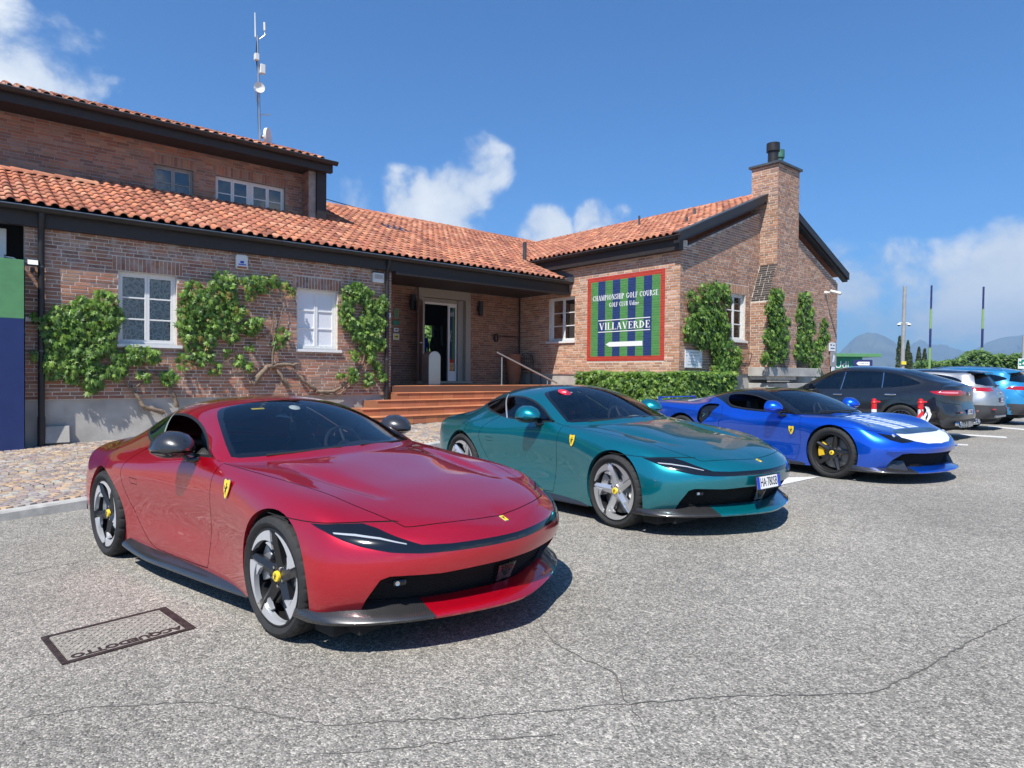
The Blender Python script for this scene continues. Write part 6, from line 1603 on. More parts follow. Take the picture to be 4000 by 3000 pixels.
# ------------------------------------------------------------------ painted wall sign
def strokes(ch):
    T, h, sr = .17, .055, .05
    def stem(x, y0=0, y1=1, w=T, serif=True):
        o = [('l', x, y0, x, y1, w)]
        if serif: o += [('l', x-w*.5-.07, y, x+w*.5+.07, y, sr) for y in (y0+sr/2, y1-sr/2)]
        return o
    D = {
     'I': (.34, stem(.17)), 'L': (.62, stem(.17)+[('l', .17, .03, .58, .03, .06), ('l', .575, .0, .575, .2, .05)]),
     'V': (.80, [('l', .14, .98, .42, .02, .17), ('l', .42, .02, .68, .98, .06), ('l', .0, .975, .28, .975, .05), ('l', .56, .975, .80, .975, .05)]),
     'A': (.80, [('l', .13, .02, .38, .98, .06), ('l', .38, .98, .66, .02, .17), ('l', .2, .33, .56, .33, .06), ('l', .0, .025, .26, .025, .05), ('l', .52, .025, .80, .025, .05)]),
     'E': (.66, stem(.17)+[('l', .17, .03, .60, .03, .06), ('l', .17, .97, .57, .97, .06), ('l', .17, .52, .46, .52, .06), ('l', .595, 0, .595, .22, .05), ('l', .565, .78, .565, 1, .05), ('l', .46, .42, .46, .62, .05)]),
     'F': (.62, stem(.17)+[('l', .17, .97, .57, .97, .06), ('l', .17, .52, .46, .52, .06), ('l', .565, .78, .565, 1, .05), ('l', .46, .42, .46, .62, .05)]),
     'H': (.80, stem(.16)+stem(.64)+[('l', .16, .52, .64, .52, .06)]),
     'M': (.96, stem(.14, w=.07)+stem(.80)+[('l', .14, .98, .46, .05, .16), ('l', .46, .05, .78, .98, .06)]),
     'N': (.82, stem(.14, w=.07)+stem(.68, w=.07)+[('l', .16, .98, .66, .02, .17)]),
     'U': (.80, [('l', .16, .3, .16, 1, .17), ('l', .62, .3, .62, 1, .07), ('a', .39, .31, .23, .29, PI, 2*PI, .07, .15), ('l', .0, .975, .32, .975, .05), ('l', .5, .975, .76, .975, .05)]),
     'D': (.80, stem(.17)+[('a', .17, .5, .54, .47, -PI/2, PI/2, .06, .17)]),
     'P': (.68, stem(.17)+[('a', .22, .74, .36, .23, -PI/2, PI/2, .06, .16)]),
     'R': (.76, stem(.17)+[('a', .22, .75, .34, .22, -PI/2, PI/2, .06, .16), ('l', .38, .52, .66, .03, .15), ('l', .6, .025, .76, .025, .05)]),
     'B': (.70, stem(.17)+[('a', .22, .76, .32, .21, -PI/2, PI/2, .06, .15), ('a', .22, .28, .37, .25, -PI/2, PI/2, .06, .16)]),
     'O': (.86, [('a', .42, .5, .36, .47, 0, 2*PI, .06, .17)]), 'C': (.78, [('a', .42, .5, .36, .47, PI*.22, PI*1.78, .07, .17), ('l', .70, .68, .70, .95, .05)]),
     'G': (.86, [('a', .42, .5, .36, .47, PI*.22, PI*1.78, .07, .17), ('l', .70, .68, .70, .95, .05), ('l', .68, .1, .68, .42, .15), ('l', .54, .42, .80, .42, .05)]),
     'S': (.62, [('a', .31, .74, .22, .22, PI*.1, PI*1.45, .07, .13), ('a', .31, .27, .24, .24, -PI*.9, PI*.45, .07, .14), ('l', .52, .74, .52, .97, .05), ('l', .08, .03, .08, .28, .05)]),
     'd': (.62, [('a', .28, .32, .22, .30, 0, 2*PI, .06, .14), ('l', .46, 0, .46, 1, .13), ('l', .38, .975, .46, .975, .05)]),
     'i': (.32, [('l', .16, 0, .16, .62, .13), ('l', .02, .025, .30, .025, .05), ('l', .06, .60, .16, .60, .05), ('l', .16, .78, .16, .92, .14)]),
     'n': (.66, [('l', .15, 0, .15, .62, .13), ('a', .33, .38, .17, .23, 0, PI, .06, .12), ('l', .50, 0, .50, .4, .13), ('l', .02, .025, .28, .025, .05), ('l', .38, .025, .63, .025, .05)]),
     'e': (.58, [('a', .29, .32, .23, .30, 0, PI*1.75, .06, .14), ('l', .08, .36, .5, .36, .06)]), ' ': (.36, [])}
    return D[ch]
def serif_text(name, txt, width, height, M, t, mat='sign_white', th=.002):
    tot = sum(strokes(c)[0]+.06 for c in txt)-.06; sx = width/tot; x0 = -width/2; n = 0
    for ch in txt:
        w, st = strokes(ch); mb = MB()
        for k, q in enumerate(st):
            e = th+.00012*k; tr = lambda x, y: (x0+x*sx, y*height)
            if q[0] == 'l':
                _, xa, ya, xb, yb, ww = q
                if abs(yb-ya) < 1e-6: pts = [(xa, ya-ww/2), (xb, ya-ww/2), (xb, ya+ww/2), (xa, ya+ww/2)]
                else: pts = [(xa-ww/2, ya), (xa+ww/2, ya), (xb+ww/2, yb), (xb-ww/2, yb)]
                if ya > yb: pts = pts[::-1]
                mb.prism([tr(*p) for p in pts], 0, e, M)
            else:
                _, cx, cy, rx, ry, a0, a1, w0, w1 = q; N = 18; o_ = []; i_ = []
                for j in range(N+1):
                    a = a0+(a1-a0)*j/N; ww = w0+(w1-w0)*abs(math.cos(a)); ca, sa = math.cos(a), math.sin(a)
                    o_.append((cx+rx*ca, cy+ry*sa)); i_.append((cx+(rx-ww)*ca, cy+(ry-min(ww, .1))*sa))
                for j in range(N): mb.prism([tr(*o_[j]), tr(*o_[j+1]), tr(*i_[j+1]), tr(*i_[j])], 0, e, M)
        if mb.v: tp('letter', mb, mat, t)
        x0 += (w+.06)*sx
def build_mural():
    b0, b1, z0, z1 = SG; t = thing('painted_wall_sign', 13.99, (b0+b1)/2, z0, 'painted brick sign with red border, green and navy stripes and white lettering', 'sign')
    bi0, bi1, zi0, zi1 = b0+.146, b1-.146, z0+.135, z1-.135
    RED, GRN, NAV = [(.46, .055, .035)], [(.085, .25, .075)], [(.022, .045, .155)]
    def patch(nm, a, b, c, e, pal, seed):
        w = BrickWall('m', (14.0, 0), VB, (-1, 0), pal, 'brick_paint', seed=seed); w.lay(a-.001, b+.001, 1.61, 5, [])
        V = []; Fc = []; C = []
        for (p, q, za, zb) in w.bricks:
            za, zb = max(za, c), min(zb, e)
            if zb-za < .012: continue
            vv, ff = w.geo(p, q, za, zb, e1=.0055+w.r.uniform(-.001, .0015)); k = len(V); V += vv; Fc += [tuple(i+k for i in reversed(f)) for f in ff]; C += [jit(pal[0], .08, w.r)]*len(ff)
        mb = MB(); mb.v = V; mb.f = Fc; mb.mi = [0]*len(Fc); k = len(mb.v)
        mb.add([(13.9975, a, c), (13.9975, b, c), (13.9975, b, e), (13.9975, a, e)], [(0, 3, 2, 1)]); C.append(jit(pal[0], .05, w.r))
        o = tp(nm, mb, 'brick_paint', t); color_mesh(o.data, C)
    patch('border', b0, b1, z0, zi0, RED, 1); patch('border', b0, b1, zi1, z1, RED, 2); patch('border', b0, bi0, zi0, zi1, RED, 3); patch('border', bi1, b1, zi0, zi1, RED, 4)
    w = (bi1-bi0)/9
    for i in range(9): patch('stripe', bi1-w*(i+1), bi1-w*i, zi0, zi1, NAV if i % 2 else GRN, 10+i)
    s_ = 13.9915
    serif_text('x', 'CHAMPIONSHIP GOLF COURSE', 2.31, .150, wallS_M(s_, 11.757, 3.70), t)
    serif_text('x', 'GOLF CLUB Udine', 1.06, .125, wallS_M(s_, 11.758, 3.495), t)
    serif_text('x', 'VILLAVERDE', 1.80, .195, wallS_M(s_, 11.75, 2.865), t)
    for z in (3.12, 2.795):
        mb = MB(); mb.prism([(-.92, 0), (.92, 0), (.92, .022), (-.92, .022)], 0, .002, wallS_M(s_, 11.77, z)); tp('rule', mb, 'sign_white', t)
    mb = MB(); mb.prism([(-.65, 0), (-.50, .07), (-.50, .065), (.65, .065), (.65, -.065), (-.50, -.065), (-.50, -.07)], 0, .002, wallS_M(s_, 11.75, 2.45)); tp('arrow', mb, 'sign_white', t)
build_mural()
# --- notice boards on the gable
t = thing('direction_board', 14.58, 9.9, 1.80, 'white direction board with five lines and arrows at the wing corner', 'sign')
mb = MB(); mb.box(14.21, 14.96, 9.895, 9.915, 1.80, 2.26); tp('board', mb, 'sign_white', t, bevel=.003)
for i, (tx, ar) in enumerate((('BAR & RESTAURANT', -1), ('RECEPTION/PRO SHOP', -1), ('GOLF COURSE', 1), ('DRIVING RANGE', 1), ('TROLLEY/GOLF BAG', 1))):
    z = 2.19-.078*i; ttext('board_line', tx, .042, 'sign_ink', t, wallM(14.63 if ar < 0 else 14.50, 9.8945, z))
    x = 14.28 if ar < 0 else 14.89; mb = MB(); mb.box(x-.03, x+.03, 9.893, 9.8945, z-.004, z+.004); mb.prism([(x+ar*.034, z), (x+ar*.012, z+.018), (x+ar*.012, z-.018)], -9.8945, -9.893, Matrix(((1, 0, 0, 0), (0, 0, -1, 0), (0, 1, 0, 0), (0, 0, 0, 1)))); tp('board_arrow', mb, 'sign_ink', t)
t = thing('notice_plate', 22.66, 9.9, 2.47, 'white notice plate high on the far corner of the wing', 'sign'); mb = MB(); mb.box(22.43, 22.90, 9.90, 9.92, 2.47, 2.76); tp('plate', mb, 'sign_white', t)
mb = MB(); mb.box(22.5, 22.62, 9.897, 9.8995, 2.66, 2.70); mb.box(22.7, 22.82, 9.897, 9.8995, 2.66, 2.69); mb.box(22.52, 22.82, 9.897, 9.8995, 2.55, 2.58); tp('print', mb, 'sign_ink', t)
t = thing('charging_plate', 22.66, 9.85, 1.2, 'grey plate with a white symbol on a white post below the notice plate', 'sign'); mb = MB(); mb.box(22.47, 22.87, 9.86, 9.885, 1.95, 2.44); tp('plate', mb, 'pole_grey', t, bevel=.01)
mb = MB(); mb.prism([(22.58, 2.1), (22.70, 2.1), (22.78, 2.3), (22.66, 2.36)], -9.8595, -9.857, Matrix(((1, 0, 0, 0), (0, 0, -1, 0), (0, 1, 0, 0), (0, 0, 0, 1)))); tp('symbol', mb, 'sign_white', t); mb = MB(); mb.box(22.56, 22.78, 9.865, 9.885, .3, 1.949); tp('post', mb, 'sign_white', t)
t = thing('security_camera', 22.1, 9.75, 4.38, 'white bullet security camera on the wing gable', 'camera')
mb = MB(); mb.cyl((22.1, 9.93, 4.40), (22.1, 9.86, 4.40), .06, n=18); mb.tube([(22.1, 9.87, 4.40), (22.12, 9.75, 4.40)], .03, 10); tp('mount', mb, 'plastic_white', t, auto=50)
mb = MB(); mb.tube([(22.06, 9.74, 4.44), (22.20, 9.46, 4.34)], [.05, .055], 14); tp('body', mb, 'plastic_white', t, auto=50); mb = MB(); mb.tube([(22.2, 9.46, 4.34), (22.206, 9.447, 4.335)], .045, 14); tp('lens', mb, 'black_gloss', t)

# ------------------------------------------------------------------ climbing vines
LEAF = [(0, -.78), (.13, -.36), (.46, -.46), (.26, -.08), (.60, .16), (.22, .16), (.20, .40), (0, .28)]
def leaf_geo(size):
    out = [(x, y) for x, y in LEAF]+[(-x, y) for x, y in LEAF[1:-1][::-1]]
    v = [(0, 0, .05*size)]+[(x*size, y*size, -.12*abs(x)*size-.10*size*(abs(y) if y < 0 else 0)) for x, y in out]; n = len(out)
    return v, [(0, 1+i, 1+(i+1) % n) for i in range(n)]
LG = leaf_geo(1.0)
GREENS = [(.135, .25, .03), (.09, .185, .025), (.17, .30, .045), (.05, .115, .02), (.21, .33, .055), (.07, .15, .02)]
def leaf_matrix(p, n, r, droop=.5, size=.1):
    """leaf hanging tip-down, face turned outwards along n"""
    n = (Vector(n)+Vector((r.uniform(-.75, .75), r.uniform(-.75, .75), r.uniform(-.25, 1.1)*droop*1.5))).normalized()
    dn = Vector((r.uniform(-.55, .55), r.uniform(-.55, .55), -1)); y = -(dn-n*dn.dot(n)).normalized(); x = y.cross(n)
    s = size*r.uniform(.5, 1.2)
    return Matrix(((x.x*s, y.x*s, n.x*s, p[0]), (x.y*s, y.y*s, n.y*s, p[1]), (x.z*s, y.z*s, n.z*s, p[2]), (0, 0, 0, 1)))
def vine(name, blobs, plane, label, seed, dens=300, size=.10, depth=.16, stems=(), hero=0, autumn=0.0, group='vines climbing the clubhouse'):
    """plane: ('b', value) or ('s', value); blobs: photo pixels (x, y, radius) put on that wall"""
    r = random.Random(seed); pts = []; ax, val = plane
    nrm = Vector((0, -1, 0)) if ax == 'b' else Vector((-1, 0, 0))
    def on(x, y): return (lambda q: Vector((q[0], val, q[1])))(on_b(x, y, val)) if ax == 'b' else (lambda q: Vector((val, q[0], q[1])))(on_s(x, y, val))
    for (x, y, rad) in blobs:
        c = on(x, y); rm = abs(on(x, y+rad).z-c.z); n = max(5, int(dens*PI*rm*rm)); kk = rm*.45
        for _ in range(n):
            a, q = r.uniform(0, 2*PI), rm*math.sqrt(r.random())
            dd = depth*(.35+.65*math.sqrt(max(0, 1-(q/rm)**2)))*r.uniform(.25, 1.0)+.015
            lat = Vector((math.cos(a)*q, 0, math.sin(a)*q)) if ax == 'b' else Vector((0, math.cos(a)*q, math.sin(a)*q))
            pts.append(c+lat+nrm*dd)
    base = on(*stems[0][0][:2]) if stems else on(blobs[-1][0], blobs[-1][1])
    t = thing(name, base.x, base.y, base.z, label, 'vine', group); o = Vector(t['_o'])
    metas = []
    def cc(): 
        c = r.choice(GREENS)
        if autumn and r.random() < autumn: c = (.33, .26, .06)
        return c
    for i, p in enumerate(pts[:hero]):
        if not metas:
            for k in range(6):
                me = mesh_from('leaf', LG[0], LG[1], MATS['leaf_green']); color_mesh(me, [jit(GREENS[k % 5], .15, r)]*len(LG[1])); metas.append(me)
        ob = bpy.data.objects.new('leaf', metas[r.randrange(6)]); link(ob, t); ob.matrix_local = Matrix.Translation(-o) @ leaf_matrix(p, nrm, r, size=size)
    V = []; Fc = []; C = []
    for p in pts[hero:]:
        Mx = leaf_matrix(p, nrm, r, size=size); k = len(V); V += [Mx @ Vector(v) for v in LG[0]]; Fc += [tuple(i+k for i in f) for f in LG[1]]; c = jit(cc(), .2, r); C += [c]*len(LG[1])
    mb = MB(); mb.v = V; mb.f = Fc; mb.mi = [0]*len(Fc); f = tp('foliage', mb, 'leaf_green', t); color_mesh(f.data, C); f['kind'] = 'stuff'
    for path in stems:
        q = [on(x, y)+nrm*(.05+.03*math.sin(i*1.7)) for i, (x, y, *_) in enumerate(path)]; w0 = path[0][2] if len(path[0]) > 2 else .03
        fine = []
        for a, b in zip(q[:-1], q[1:]):
            for k in range(5): fine.append(a.lerp(b, k/5)+Vector((r.uniform(-.012, .012), r.uniform(-.01, .01), r.uniform(-.012, .012))))
        fine.append(q[-1]); m = len(fine); mb = MB(); mb.tube(fine, [w0*(1-.75*i/m)*r.uniform(.85, 1.2) for i in range(m)], 7); tp('stem', mb, 'bark', t, auto=60)
    return t
v1 = [(405,1185,50),(330,1215,55),(245,1240,50),(200,1270,40),(440,1235,38),(300,1285,65),(400,1280,55),(215,1320,45),(235,1385,55),(330,1370,65),(400,1345,45),(205,1440,45),(270,1450,50),(350,1465,45),(140,1240,22),(135,1385,16),(455,1395,30),(520,1385,38),(565,1385,33),(600,1390,26),(440,1455,34),(560,1470,24),(660,1468,34),(365,1490,34),(350,1520,20),(460,1440,30)]
vine('climbing_vine', v1, ('b', 13.97), 'leafy vine left of the curtained window on the main wall', 1, 520, .115, .20, [[(640, 1610, .045), (560, 1590), (530, 1540), (505, 1510), (460, 1440), (400, 1400)], [(690, 1590, .04), (675, 1540), (650, 1490), (610, 1460), (560, 1440)], [(530, 1510, .02), (600, 1470), (660, 1465)]], hero=280)
v2 = [(761,1153,52),(808,1175,42),(754,1207,58),(801,1225,50),(852,1200,46),(874,1102,42),(902,1108,36),(855,1124,46),(982,1113,38),(1025,1117,32),(1065,1099,24),(1109,1117,18),(1134,1142,16),(968,1153,24),(935,1218,24),(931,1261,34),(975,1280,34),(1000,1262,26),(736,1254,46),(722,1272,36),(826,1272,40),(895,1308,32),(732,1319,32),(805,1323,42),(754,1366,24),(801,1381,32),(714,1413,32),(769,1403,32),(837,1439,24),(931,1413,28),(968,1432,18),(968,1356,18),(1098,1309,32),(1083,1345,20),(888,1377,16),(890,1160,36),(900,1210,36),(870,1250,36)]
vine('climbing_vine', v2, ('b', 13.97), 'broad patchy vine with bare stems between the two lower windows', 2, 400, .115, .18, [[(985, 1500, .07), (1005, 1470), (1040, 1435), (1085, 1425), (1140, 1425), (1165, 1420)], [(1230, 1520, .05), (1180, 1490), (1155, 1450), (1145, 1430)], [(1130, 1515, .05), (1100, 1480), (1085, 1450), (1070, 1430)], [(1060, 1430, .02), (1065, 1350), (1060, 1290), (1068, 1220), (1075, 1170)], [(1045, 1300, .018), (1000, 1325), (960, 1310), (930, 1295)], [(1000, 1440, .018), (930, 1390), (880, 1330), (850, 1310)], [(1080, 1290, .012), (1095, 1230), (1110, 1170), (1120, 1130)], [(990, 1420, .014), (900, 1400), (840, 1430), (800, 1480)], [(1240, 1540, .03), (1320, 1540), (1370, 1500), (1400, 1440)]], autumn=.06)
v3 = [(1362,1153,38),(1387,1135,38),(1423,1153,36),(1344,1207,36),(1351,1254,32),(1380,1280,32),(1445,1197,32),(1485,1182,30),(1477,1207,30),(1438,1244,42),(1470,1262,38),(1409,1290,42),(1452,1309,40),(1398,1316,32),(1434,1348,42),(1481,1345,28),(1380,1388,22),(1449,1403,24),(1467,1435,20),(1369,1464,30),(1434,1482,26),(1485,1471,18),(1320,1468,16)]
vine('climbing_vine', v3, ('b', 13.97), 'leafy vine between the white shuttered window and the porch downpipe', 3, 500, .115, .18, [[(1230, 1530, .045), (1300, 1530), (1350, 1495), (1395, 1450), (1415, 1410), (1420, 1330)], [(1395, 1445, .02), (1440, 1420), (1475, 1390)], [(1350, 1490, .015), (1300, 1500), (1280, 1530)]])
v4 = [(2690,1169,33),(2734,1148,38),(2774,1133,38),(2815,1140,34),(2822,1172,26),(2763,1195,58),(2708,1220,42),(2690,1267,42),(2745,1253,58),(2800,1250,46),(2815,1285,34),(2683,1303,38),(2727,1318,46),(2781,1332,52),(2820,1345,38),(2802,1394,52),(2860,1394,40),(2846,1433,42),(2795,1448,48),(2824,1477,40),(2780,1480,36),(2830,1510,30)]
vine('climbing_vine', v4, ('b', 9.91), 'dense vine over the wing corner beside the gable window', 4, 480, .125, .26, [[(2850, 1560, .04), (2845, 1510), (2830, 1450), (2815, 1400)], [(2880, 1390, .02), (2910, 1378), (2950, 1388), (2985, 1370)]])
v5 = [(3016,1169,42),(3030,1155,34),(2998,1202,38),(3034,1213,38),(3009,1245,38),(3059,1260,22),(3027,1296,48),(2991,1318,38),(3052,1318,38),(3016,1347,48),(3041,1375,42),(2975,1397,26),(3005,1408,22)]
vine('climbing_vine', v5, ('b', 9.37), 'narrow column of vine on the left of the chimney breast', 5, 480, .125, .2, [[(3060, 1440, .03), (3050, 1390), (3035, 1330)]])
v6 = [(3121,1184,38),(3140,1172,32),(3106,1231,33),(3146,1224,36),(3124,1274,42),(3157,1281,32),(3114,1318,36),(3142,1332,38),(3099,1375,36),(3135,1375,42),(3179,1368,40),(3200,1347,30),(3208,1267,24),(3200,1303,27),(3215,1318,27),(3186,1404,28),(3160,1412,32),(3168,1444,26),(3180,1455,20)]
vine('climbing_vine', v6, ('b', 9.5), 'vine with two upright arms right of the chimney breast', 6, 480, .125, .2, [[(3150, 1470, .03), (3140, 1420), (3130, 1330)]])
# clipped ivy hedge at the foot of the sign wall
def foliage_mass(name, centre, boxes, n, size, label, cat, greens, seed, mat='leaf_green', group=None, kind_leaf=True):
    r = random.Random(seed); V = []; Fc = []; C = []; t = thing(name, *centre, label, cat, group)
    tot = sum((b[1]-b[0])*(b[3]-b[2])+(b[1]-b[0])*(b[5]-b[4])+(b[3]-b[2])*(b[5]-b[4]) for b in boxes)
    for b in boxes:
        A = [(b[3]-b[2])*(b[5]-b[4]), (b[1]-b[0])*(b[5]-b[4]), (b[1]-b[0])*(b[3]-b[2])]; k = int(n*sum(A)/tot)
        for _ in range(k):
            u = r.random()*sum(A); q = [r.uniform(b[0], b[1]), r.uniform(b[2], b[3]), r.uniform(b[4], b[5])]; dp = abs(r.gauss(0, .07))
            if u < A[0]: q[0] = b[0]+dp; nn = (-1, 0, .3)
            elif u < A[0]+A[1]: q[1] = b[2]+dp; nn = (0, -1, .3)
            else: q[2] = b[5]-dp; nn = (-.3, -.3, 1)
            bump = .10*mnoise.noise(Vector(q)*1.7)+.05*mnoise.noise(Vector(q)*5); q = [q[i]+nn[i]*bump for i in range(3)]
            Mx = leaf_matrix(q, nn, r, .4, size); m = len(V); V += [Mx @ Vector(v) for v in LG[0]]; Fc += [tuple(i+m for i in f) for f in LG[1]]; C += [jit(r.choice(greens), .22, r)]*len(LG[1])
    mb = MB(); mb.v = V; mb.f = Fc; mb.mi = [0]*len(Fc); f = tp('foliage', mb, mat, t); color_mesh(f.data, C); f['kind'] = 'stuff'
    mb = MB()
    for b in boxes: mb.box(b[0]+.12, b[1], b[2]+.12, b[3], b[4], b[5]-.13)
    tp('dark_core', mb, 'inside_dark', t)  # solid dark box for the shade between the leaves, no twigs modelled
    return t
foliage_mass('ivy_hedge', (13.6, 11.5, .3), [(13.42, 13.98, 9.5, 13.05, .3, 1.66), (13.42, 15.7, 9.28, 9.93, .3, 1.68)], 7000, .135, 'dense clipped ivy hedge along the foot of the painted sign wall', 'hedge', GREENS, 12)

# ------------------------------------------------------------------ manhole cover
def manhole():
    q = [on_z(x, y, .085) for x, y in ((177, 2485), (655, 2375), (757, 2465), (222, 2608))]
    c = sum(q, Vector())/4; X = ((q[3]-q[2])+(q[0]-q[1])); X.z = 0; X.normalize(); Y = Vector((X.y, -X.x, 0))   # X right-to-left, Y towards the camera
    if Y.dot(q[3]-q[0]) < 0: Y = -Y
    Lx = ((q[3]-q[2]).length+(q[0]-q[1]).length)/2; Ly = ((q[3]-q[0]).length+(q[2]-q[1]).length)/2
    gx = (ground_z(c.x+.3, c.y)-ground_z(c.x-.3, c.y))/.6
    t = empty('manhole_cover', (c.x, c.y, ground_z(c.x, c.y)), (0, -math.atan(gx), 0)); tag(t, 'rectangular cast iron water manhole cover set in the asphalt', 'manhole cover')
    ang = math.atan2(X.y, X.x); Rz = Matrix.Rotation(ang, 4, 'Z')
    if (Rz @ Vector((0, 1, 0))).dot(Y) < 0: Rz = Rz @ Matrix.Diagonal((1, -1, 1, 1))
    def put(mb, nm, mat, parent=None):
        mb.v = [Rz @ Vector(v) for v in mb.v]; o = mb.obj(nm, MATS[mat], parent or t)
        bm = bmesh.new(); bm.from_mesh(o.data); bmesh.ops.recalc_face_normals(bm, faces=bm.faces); bm.to_mesh(o.data); bm.free(); return o
    hx, hy = Lx/2, Ly/2
    mb = MB()
    for (a, b, c_, d) in ((-hx, hx, -hy, -hy+.028), (-hx, hx, hy-.028, hy), (-hx, -hx+.045, -hy+.028, hy-.028), (hx-.03, hx, -hy+.028, hy-.028)): mb.box(a, b, c_, d, -.01, .009)
    fr = put(mb, 'frame', 'iron_rust')
    mb = MB(); mb.box(-hx+.046, hx-.031, -hy+.029, hy-.029, -.02, .001); cv = put(mb, 'cover', 'iron_rust')
    ix0, ix1, iy0, iy1 = -hx+.056, hx-.045, -hy+.045, hy-.13
    k = 0; r = random.Random(2)
    for sgn in (1, -1):
        for i in range(-16, 24):
            pts = []
            for j in range(61):
                y = iy0+(iy1-iy0)*j/60; x = i*.052+sgn*(y-iy0)*.95+.01
                if ix0 <= x <= ix1: pts.append((x, y))
            if len(pts) < 3: continue
            a, b = Vector((*pts[0], 0)), Vector((*pts[-1], 0)); d = (b-a).normalized(); n = Vector((-d.y, d.x, 0))*.0042; mb = MB(); h = .0055 if sgn > 0 else .0060
            mb.add([a-n, b-n, b+n, a+n, a-n*.8+Vector((0, 0, h)), b-n*.8+Vector((0, 0, h)), b+n*.8+Vector((0, 0, h)), a+n*.8+Vector((0, 0, h))], [(4, 5, 6, 7), (0, 1, 5, 4), (1, 2, 6, 5), (2, 3, 7, 6), (3, 0, 4, 7)]); put(mb, 'rib', 'iron_worn', cv)
    mb = MB()
    for (a, b, c_, d) in ((ix0-.008, ix1+.008, iy0-.014, iy0), (ix0-.008, ix0, iy0, hy-.035), (ix1, ix1+.008, iy0, hy-.035)): mb.box(a, b, c_, d, .001, .0065)
    put(mb, 'rim', 'iron_worn', cv); mb = MB(); mb.box(ix0, ix1, iy1+.004, hy-.034, .001, .004); put(mb, 'letter_band', 'iron_worn', cv)
    # letters face the far side of the cover
    tx = text_mesh('ACQUEDOTTO', .080, .0012, bold=.0035); mir = -1 if Rz.determinant() < 0 else 1
    base = Matrix.Rotation(math.atan2(X.y, X.x), 4, 'Z')
    up = base @ Vector((0, 1, 0)); Yd = Y
    tx.transform(base @ Matrix.Diagonal((.98, 1.0, 1, 1))); off = Yd*(hy-.082)
    tx.transform(Matrix.Translation((off.x, off.y, .0056))); tx.materials.clear(); tx.materials.append(MATS['iron_rust']); o = bpy.data.objects.new('cover_lettering', tx); link(o, cv)
manhole()

# ------------------------------------------------------------------ roof aerials
def mast():
    bs, bz = on_b(1014, 560, 17.6); top = on_b(1008, 140, 17.6)[1]
    t = thing('antenna_mast', bs, 17.6, 7.5, 'tall steel antenna mast with dishes and panel aerials on the upper roof', 'antenna')
    X = lambda x, y: (lambda q: Vector((q[0], 17.6, q[1])))(on_b(x, y, 17.6))
    mb = MB(); mb.tube([X(1015, 575), X(1012, 400), X(1006, 140)], [.035, .033, .026], 10); tp('pole', mb, 'steel', t, auto=60)
    mb = MB(); mb.tube([X(998, 145), X(996, 50)], [.022, .014], 8); mb.tube([X(1004, 147), X(998, 147)], .012, 6); tp('whip_aerial', mb, 'plastic_white', t, auto=60)
    mb = MB(); mb.tube([X(1006, 158), X(1034, 138), X(1034, 122)], .013, 6); tp('side_arm', mb, 'steel', t, auto=60); mb = MB(); mb.tube([X(1034, 120), X(1033, 88)], .03, 8); tp('stub_aerial', mb, 'plastic_white', t, auto=60)
    for (x0, y0, x1, y1, w) in ((992, 210, 1006, 240, .11), (1013, 252, 1027, 292, .13)):
        a, b = X(x0, y0), X(x1, y1); mb = MB(); mb.box(a.x, a.x+w, 17.5, 17.62, b.z, a.z); tp('panel_aerial', mb, 'plastic_white', t, bevel=.012)
    for (x, y, rad, dr) in ((1011, 347, .135, (-.2, -1, .0)), (1034, 535, .235, (.75, -.6, 0))):
        c = X(x, y); d = Vector(dr).normalized(); u = d.orthogonal().normalized(); M_ = Matrix((u, d.cross(u), d)).transposed().to_4x4(); M_.translation = c+d*.06
        mb = MB(); mb.lathe([(.0, .001), (.01, rad*.5), (.045, rad*.92), (.05, rad), (-.02, rad*.96), (-.05, rad*.4), (-.05, .001)], M_, 28); tp('dish', mb, 'plastic_white', t, auto=45)
        mb = MB(); mb.tube([c, c-d*.10], .04, 8); tp('dish_mount', mb, 'steel', t)
    for (x0, y0, x1, y1) in ((1004, 395, 984, 365), (1017, 448, 1045, 458)):
        a, b = X(x0, y0), X(x1, y1)+Vector((0, -.25, 0)); mb = MB(); mb.tube([a, b], .01, 6)
        for k in range(1, 8):
            c = a.lerp(b, k/8); mb.tube([c+Vector((0, 0, .10)), c-Vector((0, 0, .10))] if x0 < 1010 else [c+Vector((0, .1, .05)), c-Vector((0, .1, .05))], .006, 5)
        tp('yagi_aerial', mb, 'steel', t)
    mb = MB(); mb.tube([X(1003, 160), X(1000, 220), X(1008, 300), X(1007, 380), X(1009, 480), X(1012, 560)], .012, 5); tp('cable', mb, 'hose_black', t, auto=60)
mast()
t = thing('overhead_wire', 10, 24, 8.5, 'thin dark overhead wire behind the porch roof ridge', 'wire')
a_ = at_depth(1230, 765, 27); b_ = at_depth(2200, 965, 36); mb = MB(); pts = [a_.lerp(b_, k/20)-Vector((0, 0, .35*math.sin(PI*k/20))) for k in range(21)]
mb.tube([(p.dot(DA), p.dot(DB), p.z) for p in pts], .018, 5); tp('strand', mb, 'hose_black', t)
